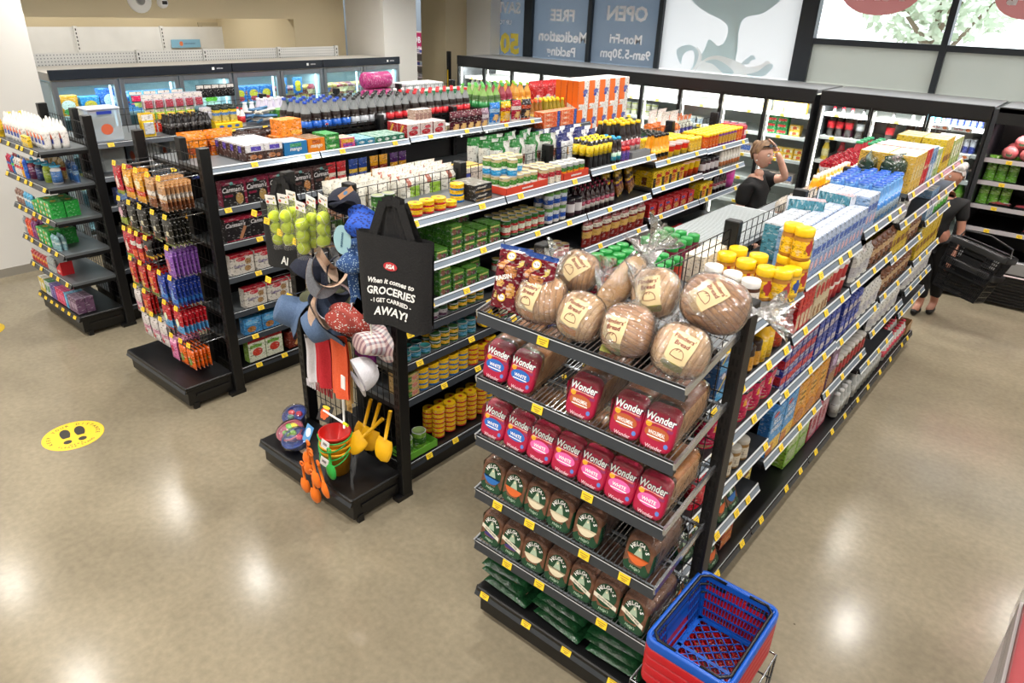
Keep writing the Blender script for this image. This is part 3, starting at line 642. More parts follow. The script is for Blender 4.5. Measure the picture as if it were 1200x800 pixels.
pasta = pouch('pasta_bag', 'packaged food', .12, .2, .06, '8a2420', bands_fn((.3, .6, 'd8b060'), (.7, .85, 'e8e0d0')), wob=.1)
asp = can('asparagus_tin', 'canned food', .047, .12, [(.12, '6a9a30'), (.3, '7aa83c'), (.7, '3a6a28'), (1, '7aa83c')], lid='8fa86a')
smallgr = can('salmon_tin', 'canned food', .036, .05, [(.3, '2a6a5a'), (.8, '4a9ac0'), (1, '2a6050')], lid='3a8a8a')
smallyl = can('salmon_tin', 'canned food', .036, .05, [(.3, '2a5a30'), (.75, 'e8b428'), (1, '2a5a30')], lid='4a7a4a')
greytin = can('oyster_tin', 'canned food', .037, .075, [(.3, '5a3a52'), (.6, 'a8a4a8'), (1, '2a4a34')], lid='6a7a70')
flat = can('flat_fish_tin', 'canned food', .07, .035, [(.3, 'd8402c'), (1, 'f0c020')], lid='f0c41c', dome='3a4aa8')
sand = pack('rice_packet', 'packaged food', .12, .07, .05, 'c8a868', [('f', 'r', .1, .1, .5, .8, '5a8a3c'), ('f', 'e', .7, .5, .2, .3, 'd88a7c')], top='a8a858')
g = 3
B = [2.42+.94*k for k in range(6)]
row(gtin, 3, 1.71, 2.47, n=2, off=.18, label='green food tin on the near end of the top shelf, behind the black carry bag')
row(tuna, 3, 1.71, 2.60, n=4, pitch=.092, off=.02, label='yellow and red tuna can on the top shelf beside the black carry bag', tops=lambda i, j, r: (2, 2, 2, 1)[i], group='red and yellow tuna cans on the top shelf')
row(tunab, 3, 1.71, 3.0, n=1, st=3, off=.08, label='yellow and blue tuna can stacked three high next to the dark cracker boxes')
row(darkbox, 3, 1.71, 3.09, n=1, st=2, off=.02, label='black cracker box stacked in a pair on the middle gondola top shelf')
row(fruit, 3, 1.71, 3.36, n=5, nd=3, off=.01, label='fruit can with a blue and green label in the orange tray on the top shelf', tops=lambda i, j, r: 2 if (j > 0 and i < 4) or (j == 0 and i == 1) else 1, pitch=.07)
tray(3, 1.712, 3.35, 3.78, .28, .045, 'd8452c', 'orange-red cardboard tray under the stacked blue and green fruit cans', txt='HALF PRICE')
row(fruitr, 3, 1.71, 3.75, n=3, nd=3, label='soup can with a red and cream label between the two orange trays')
row(fruito, 3, 1.71, 3.97, n=4, nd=2, off=.01, pitch=.071, label='peach can with an orange and green label in the far orange tray')
tray(3, 1.712, 3.96, 4.26, .15, .05, 'd8452c', 'orange-red cardboard tray holding the peach cans', txt='HALF PRICE')
row(greenbox, 3, 1.43, 2.62, n=2, nd=3, st=1, label='single-layer green box at the near end of the second shelf', pitch=.115)
row(greenbox, 3, 1.43, 2.86, n=3, nd=4, pitch=.112, label='green box in the tall block on the second shelf of the middle gondola', tops=lambda i, j, r: 3 if i == 0 or j > 1 else 2)
row(greenbox, 3, 1.43, 3.21, n=1, nd=2, st=2, label='green box at the far end of the block beside the vegetable cans')
row(gred, 3, 1.43, 3.37, n=6, nd=3, pitch=.072, label='vegetable can with a green, white and red label on the second shelf')
row(blue_can, 3, 1.43, 3.82, n=3, nd=2, st=2, pitch=.078, label='bean can with a blue and white label stacked two high', group='blue bean cans', rot=.3)
row(dkjar, 3, 1.43, 4.08, n=2, nd=2, label='dark pickle jar with a black lid at the end of the bean cans', st=1)
row(greenbox, 3, 1.20, 2.46, n=1, nd=2, st=3, label='green box stacked beside the blue pouch on the third shelf')
bluepouch = pouch('blue_pouch', 'packaged food', .13, .15, .05, '2a3a8c', bands_fn((0, .15, 'c02838'), blob=(.5, .5, .3, .15, '7a90c8')), wob=.2)
row(bluepouch, 3, 1.20, 2.60, n=1, off=.02, label='leaning blue pouch with a red base on the third shelf', rot=.3)
row(greenbox, 3, 1.20, 2.76, n=4, nd=3, pitch=.115, label='green box in the block on the third shelf under the vegetable cans', tops=lambda i, j, r: (3, 2, 2, 1)[i] if j == 0 else 2)
row(redcan, 3, 1.15, 3.62, n=7, nd=2, pitch=.072, st=1, label='small red tomato paste can on the third shelf in a row')
row(gred, 3, 1.15, 3.37, n=3, nd=2, pitch=.076, label='dark-topped vegetable can on the third shelf, half hidden by the raisin bread')
row(greytin, 3, 1.06, 2.47, n=5, nd=2, pitch=.078, label='grey and green oyster tin on the fourth shelf near the black post')
row(smallyl, 3, 1.06, 2.88, n=4, nd=2, pitch=.078, label='green and yellow salmon tin stacked on the fourth shelf', tops=lambda i, j, r: 2 if i > 0 else 1)
row(smallgr, 3, .85, 2.47, n=3, nd=2, st=1, pitch=.08, label='green salmon tin at the near end of the fifth shelf')
row(smallyl, 3, .85, 2.72, n=3, nd=2, st=2, pitch=.078, label='green and yellow salmon tin stacked in pairs on the fifth shelf')
row(smallgr, 3, .85, 2.96, n=2, nd=2, st=2, pitch=.08, label='turquoise salmon tin stacked in pairs beside the flat fish tin')
put(flat, MT(SX[3]+HD-.06, 3.19, .93) @ MR(pi/2) @ MRX(radians(80)), 'round flat yellow fish tin standing on its edge on the fifth shelf')
put(flat, MT(SX[3]+HD-.08, 3.29, .855), 'round flat yellow fish tin lying flat on the fifth shelf')
row(sand, 3, .61, 2.46, n=1, nd=2, st=3, label='tan and green rice packet stacked three high on the sixth shelf')
row(tunab, 3, .61, 2.60, n=5, nd=2, st=4, pitch=.09, label='yellow and blue tuna can in a four-high stack on the sixth shelf', group='yellow and blue tuna cans')
row(tuna, 3, .61, 3.06, n=3, nd=2, pitch=.09, label='yellow and red tuna can stacked on the sixth shelf', tops=lambda i, j, r: (4, 3, 4)[i])
row(asp, 3, .16, 2.46, n=2, nd=1, pitch=.12, off=.03, label='green asparagus tin in the low green tray on the bottom shelf')
tray(3, .16, 2.45, 2.72, .14, .05, '5f9f30', 'bright green cardboard tray holding the asparagus tins')
row(tuna, 3, .16, 2.76, n=5, nd=2, pitch=.105, off=.03, label='yellow and red tuna can in a tall column on the bottom shelf', tops=lambda i, j, r: 6 if j == 0 else 5, group='red and yellow tuna cans in tall columns on the bottom shelf')
row(tunab, 3, .16, 3.29, n=1, nd=1, st=5, off=.06, label='yellow and blue tuna can in the last column of the bottom shelf')
for z, P, lb in ((.86, gred, 'vegetable can on a low shelf behind the bread display'), (.58, blue_can, 'blue bean can on a low shelf behind the bread display')):
    row(P, 3, z, 3.37, 4.2, nd=1, label=lb)
# bay 3
row(maggi, 3, 1.74, 4.31, n=5, nd=3, pitch=.062, off=.02, label='yellow-labelled seasoning bottle with a yellow cap on the top shelf', group='yellow seasoning bottles')
row(bluecap, 3, 1.74, 4.60, n=2, nd=3, pitch=.06, label='dark sauce bottle with a turquoise cap beside the yellow seasoning bottles')
row(spicej, 3, 1.74, 4.73, n=2, nd=1, pitch=.058, label='small purple spice jar with a red lid in front of the soy sauce')
row(soy, 3, 1.74, 4.72, n=5, nd=3, pitch=.077, off=.06, label='tall dark soy sauce bottle with a yellow cap', group='tall soy sauce bottles', skip=((0, 0),))
tray(3, 1.742, 4.85, 5.13, .05, .05, '8a8c8e', 'grey patterned tray in front of the soy sauce bottles')
row(saucered, 3, 1.42, 4.22, n=7, nd=4, pitch=.066, label='dark sauce bottle with a maroon cap on the second shelf', group='maroon-capped sauce bottles')
for i in range(6):
    put(yelbag, MT(SX[3]+HD-.14-.03*(i % 2), 4.74+.085*i, 1.43) @ MR(pi/2+.5) @ MRX(-radians(14)), 'yellow snack bag leaning in the row under the soy sauce bottles', 'yellow snack bags leaning in a row')
put(yelbag, MT(SX[3]+.12, 4.75, 1.655) @ MR(.4) @ MRX(-radians(86)), 'yellow snack bag lying flat on top of the leaning snack bags')
row(pasta, 3, 1.15, 4.3, n=7, nd=1, pitch=.13, label='red and cream pasta packet on the third shelf')
# bay 4
row(gold, 3, 1.67, 5.24, n=4, nd=2, pitch=.06, label='golden syrup bottle with a black cap next to the noodle cups')
row(cup, 3, 1.67, 5.50, n=3, nd=1, pitch=.125, off=.0, label='wide yellow noodle cup with a pink lid at the shelf edge')
row(custard, 3, 1.67, 5.50, n=8, nd=3, pitch=.07, off=.12, dp=.07, label='custard jar with a yellow lid behind the noodle cups', group='yellow custard jars')
row(custard, 3, 1.67, 5.88, n=3, nd=2, pitch=.07, label='custard jar with a yellow lid at the shelf edge past the noodle cups')
row(noodbox, 3, 1.45, 5.26, n=4, nd=2, pitch=.135, label='yellow noodle pack in the block on the second shelf', rot=.1)
row(cuptall, 3, 1.45, 5.82, n=3, nd=2, pitch=.11, label='tall yellow noodle cup with a pink lid on the second shelf')
row(redpack, 3, 1.2, 5.24, n=6, nd=1, pitch=.14, label='red noodle multipack on the third shelf', rot=.15)
row(redpack, 3, .86, 5.24, n=6, nd=1, pitch=.14, label='red noodle multipack on the fourth shelf')
# bay 5
row(ylid, 3, 1.66, 6.18, n=4, nd=4, pitch=.066, dp=.068, label='orange-red pasta sauce jar with a yellow lid', group='yellow-lidded pasta sauce jars')
row(ylidp, 3, 1.66, 6.45, n=6, nd=4, pitch=.066, dp=.068, label='purple and gold curry paste jar with a yellow lid', group='yellow-lidded curry paste jars')
row(ylid, 3, 1.66, 6.85, n=2, nd=4, pitch=.066, dp=.068, label='orange-red pasta sauce jar past the purple paste jars', group='far yellow-lidded pasta sauce jars')
row(redcart, 3, 1.66, 6.99, n=1, nd=4, pitch=.075, label='red tomato carton at the far end of the top shelf')
row(dkjar, 3, 1.43, 6.18, n=4, nd=1, pitch=.09, label='dark jar on the second shelf below the yellow-lidded jars', rot=.4)
row(gcap, 3, 1.43, 6.56, n=7, nd=2, pitch=.066, label='white dressing bottle with a green cap at the far end of the second shelf')
row(noodbox, 3, 1.2, 6.18, n=2, nd=1, label='yellow noodle pack at the far end of the third shelf')
row(saucered, 3, 1.2, 6.5, n=4, nd=1, pitch=.07, label='dark red bottle on the third shelf beside the pink tub')
pinktub = turned('washing_powder_tub', 'household goods', [('b', [(0, 0), (.07, 0), (.075, .08), (.078, .18), (0, .182)], ['d040a0', 'e060b8', 'd040a0', 'f0a0d0'])])
row(pinktub, 3, 1.2, 6.85, n=1, label='pink tub at the far end of the third shelf')
# ---------------------------------------------------------------- right-hand gondola, right side
nut = jar('spread_jar', 'jar', .043, .125, '4a2818', 'e4dcd4', 'f2f0ec', lh=.25)
pb = jar('peanut_butter_jar', 'jar', .045, .15, 'b07830', 'f0c020', 'f6c81c', lh=.24, emblem='a83030')
pbb = jar('peanut_butter_jar', 'jar', .042, .135, 'c8a040', 'f0cc28', 'f6c81c', lh=.22, emblem='2c4a98')
milk = pack('milk_carton', 'milk', .066, .095, .195, 'b8c8e4', [('f', 'r', 0, 0, 1, .5, '8aa4d0'), ('f', 'r', .1, .55, .9, .75, '4a6ab8'), ('f', 'e', .5, .3, .3, .12, 'd8b0b8'), ('s', 'r', 0, 0, 1, .95, '7f9fc4'), ('s', 'r', .1, .1, .9, .5, '6f98b8'), ('t', 'r', .38, .08, .62, .22, 'f4f2ee')], top='c3cde2')
milkt = pack('milk_carton', 'milk', .066, .095, .195, 'd4d8e0', [('f', 'r', 0, 0, 1, .5, 'd0a8b0'), ('s', 'r', 0, 0, 1, .95, '4a8a9c'), ('t', 'r', .38, .08, .62, .22, 'f4f2ee')], top='cfd6e4')
mbot = bottle('milk_bottle', 'milk', .038, .225, '5f93cc', 'b8d0e8', '1f56b8', z0=.12, z1=.55, label2='3f80c8', neck=.62, shoulder=.84)
redcer = pack('cereal_box', 'cereal', .055, .16, .21, 'c8202c', [('f', 'e', .5, .72, .4, .16, 'd8382c'), ('f', 'r', .1, .08, .9, .45, 'd8c0a0'), ('s', 'r', .05, .55, .95, .9, 'd84838'), ('s', 'r', .1, .1, .9, .5, 'b01824')], top='d02830')
tancer = pack('cereal_box', 'cereal', .06, .16, .21, 'd8c8a8', [('f', 'e', .5, .72, .42, .18, 'c82c28'), ('f', 'r', .2, .05, .8, .3, '9a6a3a'), ('s', 'e', .5, .7, .4, .2, 'c83a30')], top='c8303a')
oatp = turned('porridge_cup', 'cereal', [('b', [(0, 0), (.04, 0), (.046, .08), (.048, .09)], ['d8c8b0', 'c8303a', 'f0e8e0']), ('l', [(.049, .09), (.049, .095), (0, .096)], ['e8dcd8', 'e8dcd8'])])
bluebox = pack('cake_mix_box', 'baking', .10, .06, .13, '1f5a9a', [('f', 'r', 0, 0, 1, .35, '3f9ad0'), ('f', 'p', [(.05, .35), (.75, .8), (.9, .8), (.2, .35)], 'f0d040'), ('f', 'e', .5, .85, .2, .1, 'e8e0e8')], top='28508c')
sqz = bottle('squeeze_bottle', 'spread', .035, .20, 'e8b41c', 'f0c81c', '2a2018', z0=.1, z1=.6, neck=.7, shoulder=.88)
brownj = jar('yeast_spread_jar', 'spread', .037, .13, '2a1812', 'c8902c', '30201a', parts=False)
choc = bottle('chocolate_drink_tub', 'drink powder', .05, .2, '3a1c1c', 'c8482c', 'c8c8cc', z0=.05, z1=.8, neck=.85, shoulder=.9)
rb = pack('breakfast_box', 'cereal', .075, .20, .095, '2c3f9a', [('f', 'r', .05, .5, .95, .95, 'c83440'), ('f', 'r', .08, .15, .9, .45, 'd0d4e8'), ('f', 't', 'Weet-Bix', .5, .3, .25, '2c3f9a'), ('s', 'r', 0, .5, 1, 1, 'b82a38'), ('s', 'r', .1, .12, .9, .42, 'c8cce0')], top='c83440')
rb2 = pack('breakfast_box', 'cereal', .08, .20, .12, '2c3f9a', [('f', 'r', .08, .3, .92, .62, 'c8c0c8'), ('f', 'r', .05, .66, .95, .9, '3550b8'), ('s', 'r', .1, .3, .9, .6, 'b8b8d0')], top='3a4ca8')
wbag = pouch('sliced_bread_bag', 'bread', .13, .2, .1, 'c01850', bands_fn((.72, .85, '2a1430'), (.0, .12, 'b89068'), blob=[(.3, .5, .12, .08, 'e8a030'), (.62, .4, .2, .14, 'e060a0')]), rough=.12, wob=.1)
ricebox = pack('cereal_box', 'cereal', .19, .065, .29, '4f9ad8', [('f', 'r', .0, .0, 1, .3, 'e0b84a'), ('f', 'r', .0, .0, .5, .22, 'c87a3a'), ('f', 't', 'RICE', .45, .72, .12, 'eef2f8'), ('f', 't', 'BUBBLES', .5, .56, .1, 'eef2f8'), ('f', 'e', .3, .88, .2, .05, 'c83048'), ('s', 'r', .1, .3, .9, .9, '2a6ab0')], top='3a80c8')
just = pack('cereal_box', 'cereal', .175, .06, .28, 'd8901c', [('f', 'e', .5, .68, .26, .22, 'e8b040'), ('f', 't', 'JUST', .5, .75, .1, '3a2a18'), ('f', 't', 'OATS', .5, .62, .1, '3a2a18'), ('f', 'e', .5, .2, .38, .18, 'b8743a'), ('s', 'r', .1, .1, .9, .9, 'a8681c')], top='e0a030')
brcer = pack('cereal_box', 'cereal', .15, .06, .27, '7a5a7a', [('f', 'r', 0, 0, 1, .4, '9a7048'), ('f', 'e', .5, .7, .3, .15, 'c8b0d8')], top='6a4a6a')
muesli = pack('muesli_box', 'cereal', .18, .065, .25, 'e8d468', [('f', 'r', 0, 0, 1, .3, 'b07838'), ('f', 'r', .1, .45, .9, .6, '5a4048'), ('f', 't', 'NUTRI', .5, .76, .12, '7a3a5a'), ('s', 'r', .1, .1, .9, .9, 'c8a840')], top='e8c83c')
green = pack('cereal_box', 'cereal', .19, .075, .29, '84b83a', [('f', 'r', .08, .5, .92, .85, 'b8cc98'), ('f', 'r', .1, .1, .9, .42, 'a8bc88'), ('s', 'r', .1, .1, .9, .3, '9ac04a'), ('s', 'r', .15, .82, .85, .92, 'e0e8d8')], top='90c448')
redser = pack('cereal_box', 'cereal', .19, .07, .28, 'b03050', [('f', 'r', .1, .1, .9, .8, 'c8a0a8'), ('f', 'e', .5, .45, .2, .2, 'a83a48')], top='d83858')
choco = pack('cereal_box', 'cereal', .14, .17, .14, '9a3c1c', [('f', 'r', .05, .1, .95, .5, 'c8783a'), ('f', 't', 'Oats', .5, .75, .2, 'e8c070'), ('s', 'r', 0, 0, 1, .5, '4a2418'), ('s', 'r', .2, .55, .8, .9, 'd8b080'), ('s', 'e', .4, .4, .3, .15, '181010')], top='a8501c')
hj = jar('honey_jar', 'jar', .04, .115, '8a6a3a', 'c8c0ae', 'b8b4aa', parts=False)
brjar = jar('jam_jar', 'jar', .04, .12, '6a4a3a', 'a82830', 'c8c4be', parts=False)
tube_w = bottle('sauce_bottle', 'sauce', .03, .17, 'b8b8b0', 'a8a8a0', 'e8e8e8', neck=.5)
dkbag = pouch('dark_green_bag', 'packaged food', .26, .30, .10, '24392c', bands_fn((0, .12, '2e5a34'), blob=[(.8, .25, .15, .12, 'd0c8c0')]), rough=.22, wob=.25)
tanbox = pack('crispbread_box', 'packaged food', .08, .17, .24, 'd8b04c', [('f', 'r', .1, .3, .9, .7, 'e0c888'), ('s', 'r', .1, .2, .9, .6, 'c8a040')], top='f0e8d0')
redbox = pack('cracker_box', 'packaged food', .08, .17, .24, 'c82430', [('f', 't', 'ORGAN', .5, .5, .16, 'e8c8a8'), ('f', 'r', .1, .75, .9, .9, 'd8483c')], top='f0ece4')
bluwh = pack('cracker_box', 'packaged food', .08, .17, .23, '8ab0d8', [('f', 'r', .1, .1, .9, .5, 'd0dce8'), ('f', 'e', .5, .7, .3, .15, '4a78b8')], top='e8ece8')
greenwh = pack('cracker_box', 'packaged food', .08, .17, .20, 'a8c078', [('f', 'r', .1, .3, .9, .8, 'e0e8d0')], top='e8ece4')
yelb = pack('cracker_box', 'packaged food', .10, .17, .24, 'd8b830', [('f', 'r', .1, .3, .9, .5, '8a5a2a')], top='d8cc90')
whitep = pouch('white_packet', 'packaged food', .11, .19, .05, 'd8d8d4', bands_fn((.2, .5, 'b8b8c0')), wob=.2)
brownp = pouch('brown_packet', 'packaged food', .11, .18, .05, '7a4a2c', bands_fn((.4, .7, 'c8a880'), (0, .2, '3a2418')), wob=.2)
greenp = pouch('green_packet', 'packaged food', .11, .16, .05, '4aa838', bands_fn((.3, .6, 'd8e8c8')), wob=.2)
wbott = bottle('white_bottle', 'drink', .032, .17, 'c8c8c4', 'd84860', 'c8384a', neck=.5, parts=False)
cbott = bottle('clear_bottle', 'drink', .034, .19, 'a8acac', 'b8bab8', 'dcdcdc', neck=.5)
A = SX[4]+HD
# bay 1 top shelf
for i, (x, y) in enumerate([(-1.235, 2.98), (-1.13, 2.95), (-1.03, 2.92)]): put(nut, MT(x, y, 1.621), 'white-lidded hazelnut spread jar on the top shelf behind the bread', 'white-lidded hazelnut spread jars')
for x, y in [(-1.24, 3.12), (-1.235, 3.24), (-1.13, 3.09), (-1.12, 3.21), (-1.02, 3.06)]: put(pb, MT(x, y, 1.621) @ MR(.8), 'yellow-lidded peanut butter jar standing behind the white-lidded jars', 'single peanut butter jars behind the white lids')
for (x, y, P) in [(-1.02, 3.30, pb), (-.955, 3.08, pb), (-.945, 3.18, pbb), (-.95, 3.285, pb)]:
    put(P, MT(x, y, 1.621) @ MR(1.2), 'yellow-lidded peanut butter jar in the lower layer of the stack at the shelf edge', 'lower layer of peanut butter jars')
put(pb, MT(-1.02, 3.31, 1.772) @ MR(1.3), 'tall peanut butter jar on top of the stack, next to the wire divider', None); put(pb, MT(-.955, 3.28, 1.772) @ MR(1.2), 'tall peanut butter jar on top of the stack, next to the milk cartons')
row(bluebox, 4, 1.33, 2.50, n=3, nd=1, st=2, pitch=.11, label='blue and yellow cake mix box under the peanut butter')
row(brownj, 4, 1.33, 2.84, n=2, nd=2, pitch=.08, label='dark yeast spread jar on the second shelf')
row(sqz, 4, 1.33, 2.99, n=2, nd=2, pitch=.075, label='yellow squeeze bottle with a dark cap on the second shelf')
row(choc, 4, 1.33, 3.18, n=1, nd=2, label='brown and orange drink powder tub on the second shelf', pitch=.12)
row(wbag, 4, 1.06, 2.55, n=5, nd=1, pitch=.15, label='pink sliced bread bag lying in the row on the third shelf', rot=.05)
row(hj, 4, .76, 2.72, n=4, nd=2, pitch=.10, label='jar with a white label leaning on the fourth shelf', rot=.3)
redpkt = pouch('red_packet', 'packaged food', .14, .16, .07, 'c82038', wob=.3, rough=.15)
row(redpkt, 4, .76, 2.5, n=1, label='crumpled red packet on the fourth shelf next to the black post')
row(choco, 4, .16, 3.04, n=1, nd=1, off=.03, label='brown and orange oats box on the bottom shelf')
row(muesli, 4, .16, 3.24, n=2, nd=1, pitch=.19, off=.12, label='yellow and brown muesli box on the bottom shelf')
# bay 2
row(milk, 4, 1.64, 3.40, n=13, nd=1, pitch=.069, rot=.015, label='pale blue long-life milk carton in the front row of the top shelf', group='front row of long-life milk cartons')
row(milk, 4, 1.64, 3.48, n=11, nd=1, pitch=.071, rot=.05, off=.105, label='pale blue long-life milk carton in the second row of the top shelf', group='second row of long-life milk cartons')
row(milkt, 4, 1.64, 3.55, n=9, nd=1, pitch=.08, rot=.1, off=.21, label='teal-sided long-life milk carton nearest the wire divider', group='back row of long-life milk cartons')
put(milkt, MT(-1.10, 4.02, 1.84) @ MR(1.9) @ MRX(-pi/2), 'milk carton lying flat across the top of the back cartons, leftmost', None)
put(milkt, MT(-1.02, 4.26, 1.84) @ MR(1.4) @ MRX(-pi/2), 'milk carton lying flat on the cartons beside the blue-capped bottles', None)
row(redcer, 4, 1.35, 3.39, n=4, nd=1, pitch=.06, label='red cereal box on the second shelf under the milk cartons')
row(tancer, 4, 1.35, 3.64, n=4, nd=1, pitch=.065, label='tan cereal box with a red oval on the second shelf')
row(oatp, 4, 1.35, 3.93, n=3, nd=1, st=2, pitch=.1, label='red and cream porridge cup stacked in pairs on the second shelf')
row(rb, 4, 1.01, 3.37, n=6, nd=1, st=3, pitch=.08, label='blue and red breakfast box stacked three high on the third shelf', group='blue and red breakfast boxes')
row(rb2, 4, 1.01, 3.87, n=4, nd=1, st=2, pitch=.1, label='blue and white breakfast box stacked two high on the third shelf')
row(ricebox, 4, .60, 3.38, n=2, nd=1, pitch=.2, label='large blue rice cereal box on the fourth shelf')
row(just, 4, .60, 3.79, n=3, nd=1, pitch=.178, label='golden oat cereal box on the fourth shelf')
row(green, 4, .16, 4.02, n=2, nd=1, pitch=.2, off=.05, label='lime green cereal box on the bottom shelf')
row(redser, 4, .16, 4.43, n=2, nd=1, pitch=.2, off=.05, label='crimson cereal box on the bottom shelf past the green boxes')
row(brcer, 4, .63, 4.36, n=1, label='purple-brown cereal box at the start of the third bay')
# bay 3
row(milk, 4, 1.69, 4.30, n=3, nd=3, pitch=.07, label='milk carton beside the blue-capped bottles', group='milk cartons beside the blue-capped bottles')
row(mbot, 4, 1.69, 4.53, n=7, nd=4, pitch=.08, dp=.08, label='blue-capped plastic milk bottle', group='blue-capped milk bottles')
put(dkbag, MT(-1.05, 5.17, 1.7) @ MR(1.3), 'large dark green bag nearest the blue-capped bottles'); put(dkbag, MT(-1.2, 5.12, 1.7) @ MR(1.7), 'large dark green bag against the wire divider')
row(whitep, 4, 1.36, 4.34, n=3, nd=1, pitch=.12, label='white packet on the second shelf under the blue-capped bottles'); row(brownp, 4, 1.36, 4.7, n=5, pitch=.115, label='brown packet on the second shelf under the blue-capped bottles')
row(rb2, 4, .99, 4.34, n=4, st=2, pitch=.1, label='blue box stacked on the third shelf of the middle bay'); row(whitep, 4, .99, 4.76, n=4, pitch=.12, label='white packet on the third shelf of the middle bay')
row(brjar, 4, .63, 4.55, n=8, nd=1, pitch=.085, label='red-labelled jam jar on the fourth shelf')
row(cbott, 4, .16, 4.9, n=4, nd=2, pitch=.085, label='clear bottle standing on the bottom shelf')
# bay 4
row(tanbox, 4, 1.75, 5.24, n=4, nd=2, pitch=.085, label='tan crispbread box with a pale top', group='tan crispbread boxes on the top shelf'); row(redbox, 4, 1.75, 5.60, n=2, nd=2, pitch=.085, label='red cracker box between the tan and pale blue boxes'); row(bluwh, 4, 1.75, 5.78, n=2, nd=2, pitch=.085, label='pale blue cracker box on the top shelf'); row(greenwh, 4, 1.75, 5.96, n=2, nd=1, pitch=.085, label='pale green cracker box on the top shelf')
row(whitep, 4, 1.55, 5.22, n=2, pitch=.12, label='white packet on the short second shelf'); row(yelb, 4, 1.30, 5.24, n=4, pitch=.11, label='yellow cracker box on the third shelf of the fourth bay'); row(yelb, 4, 1.55-.0, 5.48, n=0, label='x') if False else None
row(brownp, 4, 1.30, 5.7, n=3, pitch=.12, label='brown packet on the third shelf of the fourth bay'); row(brownp, 4, 1.02, 5.24, n=7, pitch=.12, label='brown packet on the fourth shelf of the fourth bay')
row(whitep, 4, .74, 5.24, n=6, pitch=.13, label='white packet on the fifth shelf of the fourth bay'); row(cbott, 4, .16, 5.3, n=9, nd=2, pitch=.085, label='clear bottle on the far bottom shelf')
# bay 5
row(yelb, 4, 1.75, 6.2, n=3, nd=2, pitch=.11, label='yellow box at the far end of the top shelf'); row(greenwh, 4, 1.75, 6.55, n=4, nd=1, pitch=.1, label='pale green box at the far end of the top shelf')
row(bluwh, 4, 1.38, 6.2, n=3, pitch=.09, label='pale blue box on the green packet shelf') ; row(greenp, 4, 1.38, 6.5, n=5, pitch=.115, label='green packet near the far end of the gondola')
row(yelb, 4, 1.05, 6.2, n=7, pitch=.12, label='yellow box low at the far end of the gondola'); row(whitep, 4, .8, 6.2, n=7, pitch=.12, label='white packet low at the far end of the gondola')
row(wbott, 4, .16, 6.15, n=9, nd=2, pitch=.08, label='white and red bottle on the far bottom shelf')
tray(4, .16, 6.88, 7.08, .3, .1, '9a7a58', 'open brown cardboard tray at the far bottom corner of the gondola')
# ---------------------------------------------------------------- right-hand gondola, left side top shelf
glid = jar('chutney_jar', 'jar', .031, .17, '6a1c38', '7a2448', '1f8a3c', lh=.2)
glid2 = jar('relish_jar', 'jar', .031, .17, 'b8402c', 'c04830', '1f8a3c', lh=.2)
row(glid2, 4, 1.60, 2.62, n=4, nd=5, pitch=.075, dp=.072, side='L', label='orange-red relish jar with a green lid behind the bread', group='green-lidded relish jars')
row(glid, 4, 1.60, 3.02, n=4, nd=3, pitch=.075, dp=.072, side='L', off=.03, label='maroon chutney jar with a green lid', group='green-lidded maroon chutney jars')
whbox = pack('white_carton', 'packaged food', .12, .1, .14, 'e8e0cc', [('f', 'r', .1, .2, .9, .7, 'e0d0b0')], top='ece2cc')
row(whbox, 4, 1.60, 3.05, n=3, nd=1, pitch=.125, side='L', off=.28, label='cream carton against the wire divider behind the white-lidded jars')
sheet = Mb(); sheet.box(-.46, .46, -.19, .19, 0, .004, mat('dfe4e6', .3, .5, name='ribbed_liner'))
for i in range(44): sheet.box(-.455+i*.0207, -.45+i*.0207, -.19, .19, .004, .007, mat('9aa0a2', .4))
lm = sheet.mesh('shelf_liner')
ob('shelf_liner', lm, None, M=MT(SX[4]-.215, 3.81, 1.702) @ MR(pi/2), label='ribbed silver shelf liner on the empty raised shelf behind the green-lidded jars', cat='shelf liner')
sausage = pouch('seed_packet', 'packaged food', .07, .16, .035, 'd8d0c4', bands_fn((.0, .35, 'a83c38'), (.35, .5, 'c8a898')), wob=.3, rough=.2)
row(sausage, 4, 1.60, 4.40, n=7, nd=4, pitch=.08, dp=.045, side='L', off=.2, label='white and red packet packed in the rows before the orange bottles', group='white and red packets in rows', rot=.2)
orng = bottle('juice_bottle', 'drink', .034, .22, 'f0a818', 'f0b020', 'f4e8d8', z0=.1, z1=.6, neck=.5, shoulder=.8)
row(orng, 4, 1.60, 4.98, n=10, nd=2, pitch=.075, dp=.085, side='L', off=.2, label='orange-yellow juice bottle with a white cap', group='orange-yellow juice bottles')
pack4 = pouch('foil_packet', 'packaged food', .12, .2, .06, 'b02838', bands_fn((.4, .7, 'd8d4d8')), wob=.4, rough=.15)
row(pack4, 4, 1.60, 5.8, n=6, nd=4, pitch=.125, dp=.08, side='L', label='crinkled red and silver packet', group='crinkled red and silver packets', rot=.3)
gwb = bottle('cleaner_bottle', 'household goods', .045, .24, 'b83040', 'e0dcd8', '2f9c68', neck=.5)
row(gwb, 4, 1.60, 6.6, n=4, nd=3, pitch=.11, side='L', label='red and white bottle with a green cap at the far end')
